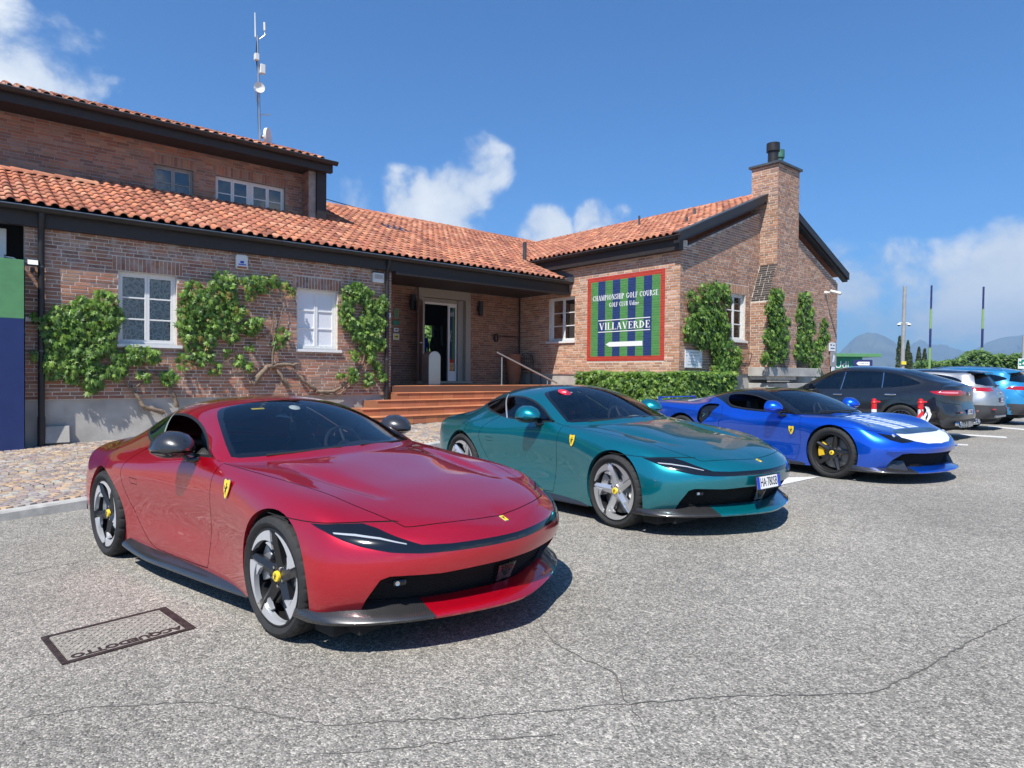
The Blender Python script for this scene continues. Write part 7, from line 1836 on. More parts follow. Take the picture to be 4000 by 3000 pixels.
# ================================================================== mid-engined blue coupe
def rowst(x, yz, dx=None):
    return [(x+(dx[i] if dx else 0), y, z) for i, (y, z) in enumerate(yz)]
Z5 = [0]*6
ME_NET = [
 [(2.16,0,.16),(2.20,0,.24),(2.235,0,.33),(2.26,0,.40),(2.265,0,.445),(2.245,0,.485),(2.215,0,.51),(2.18,0,.53),(2.145,0,.548),(2.11,0,.563),(2.08,0,.577)],
 [(2.12,.35,.16),(2.16,.36,.24),(2.19,.37,.33),(2.21,.375,.40),(2.212,.375,.45),(2.19,.37,.50),(2.155,.34,.53),(2.11,.28,.56),(2.06,.2,.585),(2.02,.1,.602),(2.0,0,.61)],
 [(1.99,.66,.155),(2.03,.68,.24),(2.06,.69,.33),(2.075,.695,.41),(2.07,.69,.48),(2.04,.665,.555),(1.99,.60,.605),(1.93,.48,.635),(1.87,.34,.65),(1.83,.17,.662),(1.81,0,.668)],
 [(1.80,.86,.15),(1.82,.885,.25),(1.84,.895,.35),(1.845,.895,.44),(1.835,.88,.53),(1.80,.83,.63),(1.75,.745,.685),(1.70,.58,.695),(1.65,.40,.70),(1.61,.2,.708),(1.59,0,.712)],
 rowst(1.62, [(.92,.15),(.94,.27),(.948,.38),(.945,.49),(.93,.60),(.875,.71),(.77,.755),(.60,.738),(.41,.728),(.2,.735),(0,.74)], Z5+[-.04,-.09,-.14,-.18,-.2]),
 rowst(1.30, [(.935,.15),(.955,.29),(.962,.43),(.958,.57),(.94,.69),(.88,.775),(.775,.805),(.60,.782),(.41,.768),(.2,.772),(0,.775)], Z5+[0,-.03,-.05,-.07,-.08]),
 rowst(.95, [(.90,.13),(.915,.27),(.915,.41),(.92,.54),(.925,.66),(.885,.765),(.80,.806),(.62,.805),(.42,.807),(.2,.812),(0,.815)], Z5+[0,.02,.05,.07,.08]),
 rowst(.72, [(.88,.12),(.885,.26),(.88,.40),(.895,.53),(.91,.65),(.89,.755),(.835,.800),(.805,.815),(.77,.822),(.40,.838),(0,.843)], Z5+[-.02,0,.04,.2,.26]),
 rowst(.3, [(.88,.12),(.885,.26),(.875,.40),(.895,.53),(.92,.65),(.90,.755),(.845,.81),(.76,.92),(.665,.985),(.34,1.008),(0,1.016)], Z5+[0,.06,.12,.22,.26]),
 rowst(-.1, [(.89,.12),(.895,.26),(.89,.40),(.91,.53),(.935,.65),(.91,.76),(.845,.83),(.73,.975),(.585,1.105),(.3,1.142),(0,1.15)], Z5+[0,.02,.06,.16,.2]),
 rowst(-.5, [(.91,.12),(.915,.27),(.915,.41),(.935,.55),(.955,.68),(.935,.79),(.85,.87),(.72,.98),(.565,1.105),(.29,1.165),(0,1.178)], Z5+[0,.02,.04,.1,.14]),
 rowst(-.9, [(.93,.13),(.945,.28),(.955,.43),(.97,.58),(.975,.72),(.945,.83),(.84,.895),(.69,.96),(.54,1.045),(.28,1.11),(0,1.125)], Z5+[0,.02,.02,.04,.05]),
 rowst(-1.30, [(.94,.16),(.965,.31),(.978,.45),(.982,.59),(.975,.73),(.93,.85),(.82,.905),(.65,.935),(.48,.97),(.25,1.015),(0,1.025)]),
 rowst(-1.75, [(.91,.2),(.94,.33),(.955,.46),(.955,.60),(.94,.74),(.895,.86),(.78,.91),(.60,.925),(.43,.935),(.22,.95),(0,.955)]),
 [(-2.05,.78,.25),(-2.1,.82,.36),(-2.14,.835,.48),(-2.16,.83,.61),(-2.18,.81,.75),(-2.19,.77,.86),(-2.2,.69,.905),(-2.2,.55,.92),(-2.2,.4,.925),(-2.2,.2,.93),(-2.2,0,.93)],
 [(-2.2,.46,.28),(-2.26,.5,.38),(-2.29,.52,.5),(-2.3,.52,.62),(-2.31,.52,.76),(-2.32,.5,.87),(-2.32,.45,.905),(-2.315,.36,.915),(-2.31,.25,.918),(-2.31,.12,.92),(-2.31,0,.92)],
 [(-2.22,0,.28),(-2.28,0,.38),(-2.31,0,.5),(-2.32,0,.62),(-2.33,0,.76),(-2.34,0,.87),(-2.34,0,.895),(-2.335,0,.904),(-2.33,0,.91),(-2.328,0,.913),(-2.326,0,.915)],
]
def me_sculpt(G):
    x, y, z = G[:, :, 0], G[:, :, 1], G[:, :, 2]
    # hollow in the hood between the wings, intake hollow behind the door
    G[:, :, 1] -= np.where((x < -.30) & (x > -.86) & (z > .62) & (z < .93) & (y > .6), .075*np.clip((-.30-x)/.56, 0, 1)**1.6*np.exp(-((z-.78)/.11)**4), 0)
    return G
def make_mid(x, y, head):
    sh = Shell(ME_NET, 150, 80, me_sculpt); fr = ch_round(1.2, .018); th = lambda L: [(a*.018, z) for a, z in L]
    fm = lambda c, n: c.x > 1.25 and c.z < .80
    for (cx, cz, rad) in ((1.30, .345, .372), (-1.30, .36, .39)):
        sh.region('arch', CH_SIDE, [(cx+rad*math.cos(2*PI*i/44), cz+rad*math.sin(2*PI*i/44)) for i in range(44)], lambda c, n: c.y > .5 and c.z < .86)
    xb = lambda yy: np.interp(yy, [0, .4, .7, .80, .86], [1.005, .935, .82, .76, .70])
    sh.region('roof', CH_SIDE, [(.80, .812), (.5, .822), (.2, .826), (-.1, .838), (-.40, .868), (-.60, .945), (-.80, 1.0), (-1.02, 1.035), (-1.03, 1.3), (1.3, 1.3), (1.3, .80)], lambda c, n: c.z > .79 and c.x < xb(c.y)+.02)
    ws = smooth_poly([(.985, -.05), (.965, .18), (.905, .42), (.82, .62), (.775, .725)], False, 4)+smooth_poly([(.73, .735), (.55, .69), (.33, .62), (.12, .555), (.0, .51)], False, 3)+smooth_poly([(-.01, .47), (.045, .28), (.075, .1), (.08, -.05)], False, 3)
    sh.region('windscreen', CH_TOP, ws, lambda c, n: n.z > .2 and c.z > .78 and -.2 < c.x < 1.1)
    dlo = smooth_poly([(.60, .845), (.35, .842), (.05, .848), (-.22, .866), (-.42, .90), (-.54, .96), (-.60, 1.03), (-.56, 1.075), (-.35, 1.088), (-.12, 1.075), (.10, 1.025), (.32, .955), (.52, .875)], True, 4)
    gm = lambda c, n: n.y > .15 and c.z > .80
    sh.region('window_trim', CH_SIDE, dlo, gm); sh.region('side_window', CH_SIDE, offset_poly(dlo, .014), gm)
    door = smooth_poly([(.80, .80), (.83, .70), (.83, .50), (.80, .30), (.76, .19)], False, 4)+[(.4, .18), (0, .18), (-.35, .185)]+smooth_poly([(-.48, .26), (-.56, .45), (-.55, .62), (-.50, .72), (-.52, .82), (-.58, .89)], False, 4)
    bs = lambda c, n: n.y > .1 and c.z < .95 and -1 < c.x < 1
    sh.region('door', CH_SIDE, door+[(-.40, .868), (-.1, .838), (.2, .826), (.5, .822), (.79, .812)], bs); sh.gap(CH_SIDE, door, .0055, bs)
    sh.region('side_intake', CH_SIDE, smooth_poly([(-.64, .90), (-.80, .915), (-.90, .90), (-.93, .80), (-.955, .66), (-.89, .60), (-.80, .66), (-.70, .80)], True, 3), lambda c, n: n.y > -.4 and c.y > .6 and c.z < .95)
    # front lamps, black bar, white nose, stripes
    sh.region('headlight', fr, th([(52, .640), (44, .618), (36, .600), (30, .598), (20, .606), (20, .560), (30, .530), (37, .520), (44, .555)]), fm)
    tm = lambda c, n: n.z > .1 and c.x > 1.0
    sh.region('black_bar', CH_TOP, [(1.83, -.05), (1.83, .30), (1.87, .50), (1.95, .565), (1.985, .42), (1.99, .2), (1.99, -.05)], tm)
    sh.region('white_nose', CH_TOP, [(1.99, -.05), (1.99, .2), (1.985, .42), (1.95, .565), (2.03, .585), (2.13, .45), (2.20, .27), (2.238, -.05)], lambda c, n: c.x > 1.7 and c.z > .46)
    for i in range(9):
        for (y0, y1) in ((.05, .17), (.185, .305)):
            a = 1.12+i*.078; sh.region('stripe_block', CH_TOP, [(a, y0), (a+.066-.03*(i < 4)*(4-i)/4, y0), (a+.066-.03*(i < 4)*(4-i)/4, y1), (a, y1)], tm)
    for i in range(7):
        a = -.72+i*.085; sh.region('roof_block', CH_TOP, [(a, .05), (a+.06, .05), (a+.06, .24), (a, .24)], lambda c, n: n.z > .4 and c.z > 1.05)
    sh.region('mouth', fr, th([(-2, .385), (20, .385), (31, .395), (37, .385), (43, .31), (46, .24), (46, .1), (-2, .1)]), lambda c, n: c.x > 1.5 and c.z < .5)
    sh.gap(fr, th([(48, .648), (58, .668), (70, .688), (84, .705)]), .005, lambda c, n: c.x > 1.25 and c.y > .5 and .6 < c.z < .75)
    loc, rot = car_frame(x, y, head); car = empty('sports_car', loc, rot); PM = MATS['paint_blue']
    tag(car, 'bright blue mid-engined sports car with black roof, white nose stripes and yellow brake calipers', 'sports car', 'coupes parked in front of the clubhouse')
    A = {n: sh.arrays(n) for n in sh.names}
    body = part_mesh('body', *A['body'], PM, car); part_mesh('panel_gap', *A['panel_gap'], MATS['gap_black'], car, push=-.004)['kind'] = 'stuff'
    roof = part_mesh('roof', *A['roof'], MATS['black_gloss'], car); part_mesh('windscreen', *A['windscreen'], MATS['screen_glass'], car); part_mesh('roof_stripe', *A['roof_block'], MATS['white_paint'], roof, push=.0008)
    part_mesh('front_bar', *A['black_bar'], MATS['black_gloss'], car); part_mesh('nose_panel', *A['white_nose'], MATS['white_paint'], car); part_mesh('hood_stripe', *A['stripe_block'], MATS['white_paint'], car)
    for sd in (1, -1):
        part_mesh('door', *A['door'], PM, car, sd); part_mesh('side_intake', *A['side_intake'], MATS['black_gloss'], car, sd, push=-.03); part_mesh('window_trim', *A['window_trim'], MATS['black_satin'], car, sd)
        if sd > 0: part_mesh('side_window', *A['side_window'], MATS['side_glass'], car, sd)
        h = part_mesh('headlight', *A['headlight'], MATS['black_gloss'], car, sd)
        mb = MB(); mb.lathe([(0, .03), (.008, .02), (.01, .001)], Matrix.Translation((1.97, sd*.655, .603)) @ Matrix.Rotation(.9, 4, 'Y'), 16); mb.obj('lamp_lens', MATS['lamp_white'], h, auto=50)
        for (cx, cz, rad) in ((1.30, .345, .372), (-1.30, .36, .39)):
            ed = sh.boundary(['arch'], lambda a, b: abs(math.hypot(a.x-cx, a.z-cz)-rad) < .012 and abs(math.hypot(b.x-cx, b.z-cz)-rad) < .012)
            strip_mesh('arch_lip', ed, lambda p, t: (p.x, p.y-.03*t, p.z), PM, body, sd)
            strip_mesh('wheel_arch', ed, lambda p, t: (p.x, (p.y-.03)*(1-t)+.5*t, p.z), MATS['underbody'], car, sd)
            mb = MB(); mb.prism([((cx+rad*math.cos(a*PI/12)), cz+rad*math.sin(a*PI/12)) for a in range(24)], .48, .50, Matrix(((1, 0, 0, 0), (0, 0, sd, 0), (0, 1, 0, 0), (0, 0, 0, 1)))); mb.obj('wheel_arch', MATS['underbody'], car)
        mb = MB(); v = []; n = 16
        for i in range(n+1):
            xx = .9-1.75*i/n; yo = .89+.07*min(1, i/n*1.3)
            for (yy, zz) in ((yo-.08, .19), (yo, .165), (yo+.012, .15), (yo+.01, .125), (yo-.1, .115)): v.append((xx, sd*yy, zz))
        mb.add(v, [(i*5+k, i*5+(k+1) % 5, (i+1)*5+(k+1) % 5, (i+1)*5+k) for i in range(n) for k in range(5)]+[tuple(range(5)), tuple(range(n*5, n*5+5))]); mb.obj('side_skirt', MATS['carbon'], car, auto=45)
        m = mirror_pod(car, (.58, sd*.86, .80), (.50, sd*.985, .905), 1, PM, PM, MATS['black_gloss'], 1.25)
        q = Matrix(((-sd, 0, 0, .70), (0, 0, sd, sd*.918), (0, 1, 0, .60), (0, 0, 0, 1))) @ Matrix.Rotation(.05, 4, 'X'); shield(car, q)
        # nose corner fin
        mb = MB(); mb.prism([(1.98, .70), (2.12, .58), (2.16, .60), (2.10, .76), (1.98, .84)], .415, .43); mb.v = [(v_[0], sd*v_[1], v_[2]+.02*(v_[1]-.6)) for v_ in mb.v]; o = mb.obj('nose_fin', PM, car)
        bm = bmesh.new(); bm.from_mesh(o.data); bmesh.ops.recalc_face_normals(bm, faces=bm.faces); bm.to_mesh(o.data); bm.free()
        # carbon corner blades in the mouth
        mb = MB(); mb.prism([(1.80, .88), (2.02, .72), (2.14, .60), (2.10, .56), (1.96, .66), (1.78, .80)], .14, .30); mb.v = [(v_[0]-(.08 if v_[2] > .2 else 0), sd*v_[1], v_[2]) for v_ in mb.v]; o = mb.obj('corner_blade', MATS['carbon'], car, bevel=.006)
        bm = bmesh.new(); bm.from_mesh(o.data); bmesh.ops.recalc_face_normals(bm, faces=bm.faces); bm.to_mesh(o.data); bm.free()
    mouth = sh.boundary(['mouth'], lambda a, b: True)
    for sd in (1, -1): strip_mesh('mouth_wall', [(a, b) for a, b in mouth if a.y > 1e-5 or b.y > 1e-5], lambda p, t: (p.x-.10*t, p.y*(1-.03*t), p.z), MATS['black_satin'], body, sd)
    V, Nn, F = A['mouth']; part_mesh('grille_backing', [(a-.09, b*.985, c) for a, b, c in V], Nn, F, MATS['underbody'], car)
    def gp(i, j):
        yy = -.72+i*.02; z = .21+j*.021
        if abs(yy) > .72 or z > .385: return None
        return Vector((np.interp(abs(yy), [0, .37, .69, .8], [2.21, 2.16, 2.03, 1.9])-.03, yy, z))
    hex_mesh(car, 'grille_mesh', gp, 72, 9, MATS['black_satin'], .0018)
    ytab = [0, .25, .45, .62, .75, .85, .92, .95]; xo = [2.32, 2.295, 2.245, 2.17, 2.08, 1.97, 1.82, 1.70]
    def split(y0, y1, mat, nm, n):
        mb = MB(); v = []
        for i in range(n+1):
            yy = y0+(y1-y0)*i/n; xe = np.interp(abs(yy), ytab, xo); xi = xe-.16
            for (dx, z2) in ((xi, .215), (xe-.06, .178), (xe-.006, .160), (xe, .152), (xe-.012, .140), (xi, .138)): v.append((dx, yy, z2))
        mb.add(v, [(i*6+k, (i+1)*6+k, (i+1)*6+(k+1) % 6, i*6+(k+1) % 6) for i in range(n) for k in range(6)]+[tuple(range(6)), tuple(range(n*6, n*6+6))]); o = mb.obj(nm, mat, car, auto=40)
        bm = bmesh.new(); bm.from_mesh(o.data); bmesh.ops.recalc_face_normals(bm, faces=bm.faces); bm.to_mesh(o.data); bm.free()
    split(-.52, .52, PM, 'front_lip', 24); split(.522, .95, MATS['carbon'], 'splitter_corner', 14); split(-.95, -.522, MATS['carbon'], 'splitter_corner', 14)
    mb = MB(); mb.box(-2.36, -2.24, -.45, .45, .955, .975); mb.box(-2.34, -2.26, -.46, -.44, .90, .955); mb.box(-2.34, -2.26, .44, .46, .90, .955); mb.obj('rear_wing', PM, car, bevel=.006)
    wm = dict(tyre=MATS['tyre'], barrel=MATS['alloy_barrel'], spoke=MATS['alloy_dark'], tip=MATS['alloy_dark'], cap=MATS['cap_yellow'], horse=MATS['badge_black'], bolt=MATS['chrome'], disc=MATS['disc_steel'], caliper=MATS['caliper_yellow'])
    for sd in (1, -1):
        make_wheel(.34, .245, .268, 'star', car, (1.30, sd*.826, .34), sd > 0, wm, phase=1.35); make_wheel(.352, .305, .274, 'star', car, (-1.30, sd*.82, .352), sd > 0, wm, phase=.6)
    mb = MB(); mb.box(-1.9, 1.9, -.8, .8, .11, .17); mb.obj('floor_pan', MATS['underbody'], car)
    mb = MB(); mb.box(-.75, .8, -.80, .80, .18, .22); mb.box(-.78, -.72, -.72, .72, .2, .95); mb.box(.72, .76, -.7, .7, .2, .74)
    for sd in (1, -1): mb.box(-.7, .6, -.83 if sd < 0 else .79, -.79 if sd < 0 else .83, .2, .79)
    mb.obj('cabin_tub', MATS['leather_black'], car)
    mb = MB(); mb.add([(xx, yy, zz) for yy in (-.76, -.3, .3, .76) for (xx, zz) in ((.92-.25*abs(yy), .80), (.55, .815), (.48, .78), (.5, .6))], [(i*4+k, i*4+k+1, i*4+k+5, i*4+k+4) for i in range(3) for k in range(3)]); mb.obj('dashboard', MATS['dash_black'], car, auto=40)
    steering(car, (.36, .37, .78), MATS['leather_black'])
    for sd in (1, -1): seat(car, -.08, sd*.37, MATS['leather_black'], .06)
    for yy in (-.2, .3):
        mb = MB(); mb.tube([(np.interp(abs(a), [0, .4, .7], [1.0, .93, .81]), a, .86) for a in np.linspace(yy-.3, yy+.25, 8)], .008, 6); mb.obj('wiper', MATS['black_matt'], car)
    return car
make_mid(4.346, 10.306, -1.0)
# ================================================================== parked SUVs (rear and left side in view)
def suv_net(p):
    """rows bottom to roof centre, stations nose to tail; p holds the profile tables over x"""
    I = lambda k, x: float(np.interp(x, p['x'], p[k])); net = []
    nose, tail = p['nose'], p['tail']
    H0 = I('top', p['x'][-1])
    # front: blunt nose (mostly out of sight)
    fx = nose
    def front(k, yy):
        zs = [.22, .34, .48, .60, .72, .80]; xs = [-.10, -.03, 0, 0, -.01, -.04]
        r = [(fx+xs[i]-k*(.9+.1*i/5), yy*(.95+.05*i/5), zs[i]) for i in range(6)]
        return r
    hood0 = p['hood0']
    for (k, yy, tp_) in ((0, 0, 0), (.04, .45, .10), (.16, .74, .26), (.42, .90, .50)):
        r = front(k, yy); xc = fx-.06-tp_*1.15
        for i in range(5):
            t = (i+1)/5; x_ = r[5][0]+(xc-r[5][0])*t; y_ = r[5][1]*(1-t); z_ = .80+(hood0-.80)*(.25+.75*tp_*2 if tp_ else .12)*min(1, .35+t*.65)
            r.append((x_, y_, z_))
        net.append(r)
    for x in p['st']:
        w, zb, zs, zbelt, yb, zc, yc, top, lean = (I(k, x) for k in ('w', 'zb', 'zs', 'zbelt', 'yb', 'zc', 'yc', 'top', 'lean'))
        net.append([(x, w*.93, zb), (x, w*.985, zb+.16), (x, w, zb+.34), (x, w, zs-.16), (x, w*.992, zs), (x, w*.965, zs+.55*(zbelt-zs)), (x, yb, zbelt), (x+lean*.35, yb+(yc-yb)*.48, zbelt+(zc-zbelt)*.54), (x+lean*.7, yc, zc), (x+lean*.92, yc*.5, top-.016), (x+lean, 0, top)])
    for k, (dx, yy) in enumerate(((.17, .87), (.035, .55), (0, 0))):
        r = [(p['tail_x'](z)+dx, yy*p['hw']*(1-.05*(i > 3)-.03*(i > 4)), z) for i, z in enumerate(p['tail_z'])]
        last = r[5]; bx, bz = p['back'][k]
        for i in range(5):
            t = (i+1)/5; r.append((last[0]+(bx-last[0])*t, last[1]*(1-t), last[2]+(bz-last[2])*(1-(1-t)**1.6)))
        net.append(r)
    return net
def make_suv(x, y, head, p, label):
    sh = Shell(suv_net(p), 120, 66); paint = MATS[p['paint']]; fa, ra = p['wb']/2, -p['wb']/2; wr = p['wr']
    for cx in (fa, ra):
        rad = wr+.045
        sh.region('cladding', CH_SIDE, [(cx+(rad+.06)*math.cos(2*PI*i/40), wr+(rad+.06)*math.sin(2*PI*i/40)) for i in range(40)], lambda c, n: c.y > .5 and c.z < .98)
        sh.region('arch', CH_SIDE, [(cx+rad*math.cos(2*PI*i/40), wr+rad*math.sin(2*PI*i/40)) for i in range(40)], lambda c, n: c.y > .5 and c.z < .98)
    gm = lambda c, n: n.y > .12 and c.z > .85
    dlo = smooth_poly(p['dlo'], True, 4); sh.region('window_trim', CH_SIDE, dlo, gm); g = offset_poly(dlo, .02)
    cuts = p['pillars']     # x positions (bottom, top) of the pillars between panes
    sh.region('side_window', CH_SIDE, g, gm)
    for (xa, xb, w) in cuts: sh.region('window_pillar', CH_SIDE, [(xa, .8), (xa+w, .8), (xb+w, 1.7), (xb, 1.7)], lambda c, n: gm(c, n) and in_poly((c.x, c.z), dlo))
    for nm, poly, lo in p['top_regions']: sh.region(nm, CH_TOP, poly, lambda c, n: n.z > .1 and c.z > lo)
    for nm, poly in p['rear_regions']: sh.region(nm, lambda q: (q[1], q[2]), poly, lambda c, n: c.x < p['rear_x'] and n.x < -.12)
    for nm, poly in p.get('side_regions', []): sh.region(nm, CH_SIDE, poly, lambda c, n: n.y > .1 and c.z < 1.25)
    bs = lambda c, n: n.y > .1 and c.z < 1.2
    for ln in p['gaps']: sh.gap(CH_SIDE, smooth_poly(ln, False, 4), .007, bs)
    loc, rot = car_frame(x, y, head); car = empty('suv', loc, rot); tag(car, label, 'SUV', 'SUVs parked nose-in by the wing')
    A = {n: sh.arrays(n) for n in sh.names}; mm = p['mats']
    for nm in sh.names:
        if nm in ('arch',) or not A[nm][2]: continue
        if nm in ('side_window', 'window_trim', 'window_pillar', 'tail_lamp', 'lamp_core', 'cladding'):
            for sd in (1, -1): part_mesh(nm, *A[nm], MATS[mm.get(nm, 'black_satin')], car, sd, push=.002 if nm == 'lamp_core' else 0)
        else:
            o = part_mesh(nm, *A[nm], MATS[mm[nm]] if nm in mm else paint, car, push=-.004 if nm == 'panel_gap' else 0)
            if nm == 'panel_gap': o['kind'] = 'stuff'
    for sd in (1, -1):
        for cx in (fa, ra):
            rad = wr+.045
            ed = sh.boundary(['arch'], lambda a, b: abs(math.hypot(a.x-cx, a.z-wr)-rad) < .015 and abs(math.hypot(b.x-cx, b.z-wr)-rad) < .015)
            strip_mesh('wheel_arch', ed, lambda q, t: (q.x, q.y*(1-t)+.5*t, q.z), MATS['underbody'], car, sd)
            mb = MB(); mb.prism([((cx+rad*math.cos(a*PI/12)), wr+rad*math.sin(a*PI/12)) for a in range(24)], .48, .50, Matrix(((1, 0, 0, 0), (0, 0, sd, 0), (0, 1, 0, 0), (0, 0, 0, 1)))); mb.obj('wheel_arch', MATS['underbody'], car)
            wm = dict(tyre=MATS['tyre'], barrel=MATS['alloy_barrel'], spoke=MATS[p['spoke']], tip=MATS['alloy_diamond'], cap=MATS['black_satin'], bolt=MATS['chrome'], disc=MATS['disc_steel'], caliper=MATS['caliper_silver'])
            make_wheel(wr, .24, wr*.73, p['spokes'], car, (cx, sd*(p['hw']-.13), wr), sd > 0, wm, phase=.2)
        mirror_pod(car, (p['mir'][0], sd*(p['hw']-.06), p['mir'][1]-.08), (p['mir'][0]-.03, sd*(p['hw']+.09), p['mir'][1]), 1, MATS[p.get('mir_mat', 'black_gloss')], MATS['black_gloss'], MATS['black_gloss'], 1.25)
        for (hx, hz) in p['handles']:
            hy = float(np.interp(hx, p['x'], p['w']))*p.get('hk', .985); mb = MB(); mb.boxm(Matrix.Translation((hx, sd*(hy+.012), hz)), .21, .03, .035); mb.obj('door_handle', MATS[p.get('handle_mat', 'chrome')], car, bevel=.012)
    mb = MB(); mb.box(p['tail']+.25, p['nose']-.3, -p['hw']*.8, p['hw']*.8, .20, .32); mb.obj('floor_pan', MATS['underbody'], car)
    mb = MB(); mb.box(-1.2, .9, -p['hw']*.8, p['hw']*.8, .32, .5)
    for sd in (1, -1): mb.box(-1.6, .9, -p['hw']*.86 if sd < 0 else p['hw']*.80, -p['hw']*.80 if sd < 0 else p['hw']*.86, .3, .93)
    mb.box(-1.7, -1.6, -p['hw']*.8, p['hw']*.8, .3, 1.0); mb.box(.85, .95, -p['hw']*.8, p['hw']*.8, .3, .98); mb.obj('cabin_tub', MATS['leather_black'], car)
    for (sx, sy) in ((0, .37), (0, -.37), (-.95, .37), (-.95, -.37)): seat(car, sx, sy, MATS['leather_black'], .40)
    mb = MB(); mb.box(.45, .9, -p['hw']*.8, p['hw']*.8, .7, 1.0); mb.obj('dashboard', MATS['dash_black'], car, bevel=.04); steering(car, (.30, .37, 1.0), MATS['leather_black'])
    for (M_, tx, w_, h_) in p['plates']: number_plate(car, M_, tx, w_, h_)
    p['extras'](car)
    return car
def rearM(x, y, z, tilt=0): return frameM((x, y, z), (0, -1, 0), (math.sin(tilt), 0, math.cos(tilt)), (-math.cos(tilt), 0, math.sin(tilt)))
# --- graphite coupe-SUV
def glc_extras(car):
    # ducktail spoiler
    mb = MB(); v = []; n = 14
    for i in range(n+1):
        yy = -.66+1.32*i/n; k = 1-(abs(yy)/.66)**4
        for (dx, dz) in ((-2.18, 1.135), (-2.42, 1.155+.0*k), (-2.43, 1.14), (-2.36, 1.08)): v.append((dx+.10*(1-k), yy, dz-.02*(1-k)))
    mb.add(v, [(i*4+k, i*4+(k+1) % 4, (i+1)*4+(k+1) % 4, (i+1)*4+k) for i in range(n) for k in range(4)]+[(0, 1, 2, 3), (n*4, n*4+1, n*4+2, n*4+3)]); o = mb.obj('spoiler', MATS['paint_graphite'], car, auto=45)
    bm = bmesh.new(); bm.from_mesh(o.data); bmesh.ops.recalc_face_normals(bm, faces=bm.faces); bm.to_mesh(o.data); bm.free()
    for sd in (1, -1):
        mb = MB(); M_ = frameM((-2.45, sd*.62, .36), (0, 1, 0), (0, 0, 1), (-1, 0, 0)); mb.lathe([(0, .001), (.0, .055), (.03, .058), (.035, .07), (-.03, .075)], M_ @ Matrix.Diagonal((1.75, .8, 1, 1)), 24); mb.obj('exhaust_trim', MATS['chrome'], car, auto=45)
        mb = MB(); mb.lathe([(.004, .001), (.004, .05)], M_ @ Matrix.Diagonal((1.75, .8, 1, 1)), 24); mb.obj('exhaust_mouth', MATS['gap_black'], car)
        mb = MB(); mb.boxm(Matrix.Translation((-2.475, sd*.55, .60)), .01, .16, .03); mb.obj('reflector', MATS['lamp_red'], car)
    mb = MB()
    for i in range(7): mb.box(-2.475+abs(i-3)*.012, -2.40, -.40+i*.125, -.34+i*.125, .27, .40)
    mb.box(-2.45, -2.38, -.52, .52, .30, .335); mb.obj('rear_diffuser', MATS['steel'], car, bevel=.005)
    mb = MB(); mb.lathe([(0, .045), (.006, .05), (.006, .042), (.0, .04)], frameM((-2.452, 0, .985), (0, -1, 0), (0, 0, 1), (-1, 0, 0)), 24)
    for a in (PI/2, PI*7/6, -PI/6): mb.tube([(-2.457, 0, .985), (-2.457, -.042*math.cos(a), .985+.042*math.sin(a))], .004, 5)
    mb.obj('star_emblem', MATS['chrome'], car, auto=50)
    for sd in (1, -1):
        mb = MB(); mb.tube([(-1.035, sd*.868, 1.09), (-1.03, sd*.80, 1.22), (-1.01, sd*.695, 1.43)], .010, 6); mb.obj('pane_divider', MATS['chrome'], car)
        mb = MB(); mb.tube([(-.145, sd*.878, 1.03), (-.165, sd*.80, 1.20), (-.19, sd*.70, 1.44)], .008, 6); mb.obj('pane_divider', MATS['chrome'], car)
XS = [-2.6, -2.3, -1.9, -1.444, -1.0, -.5, 0, .45, .8, 1.2, 1.444, 1.8, 2.3]
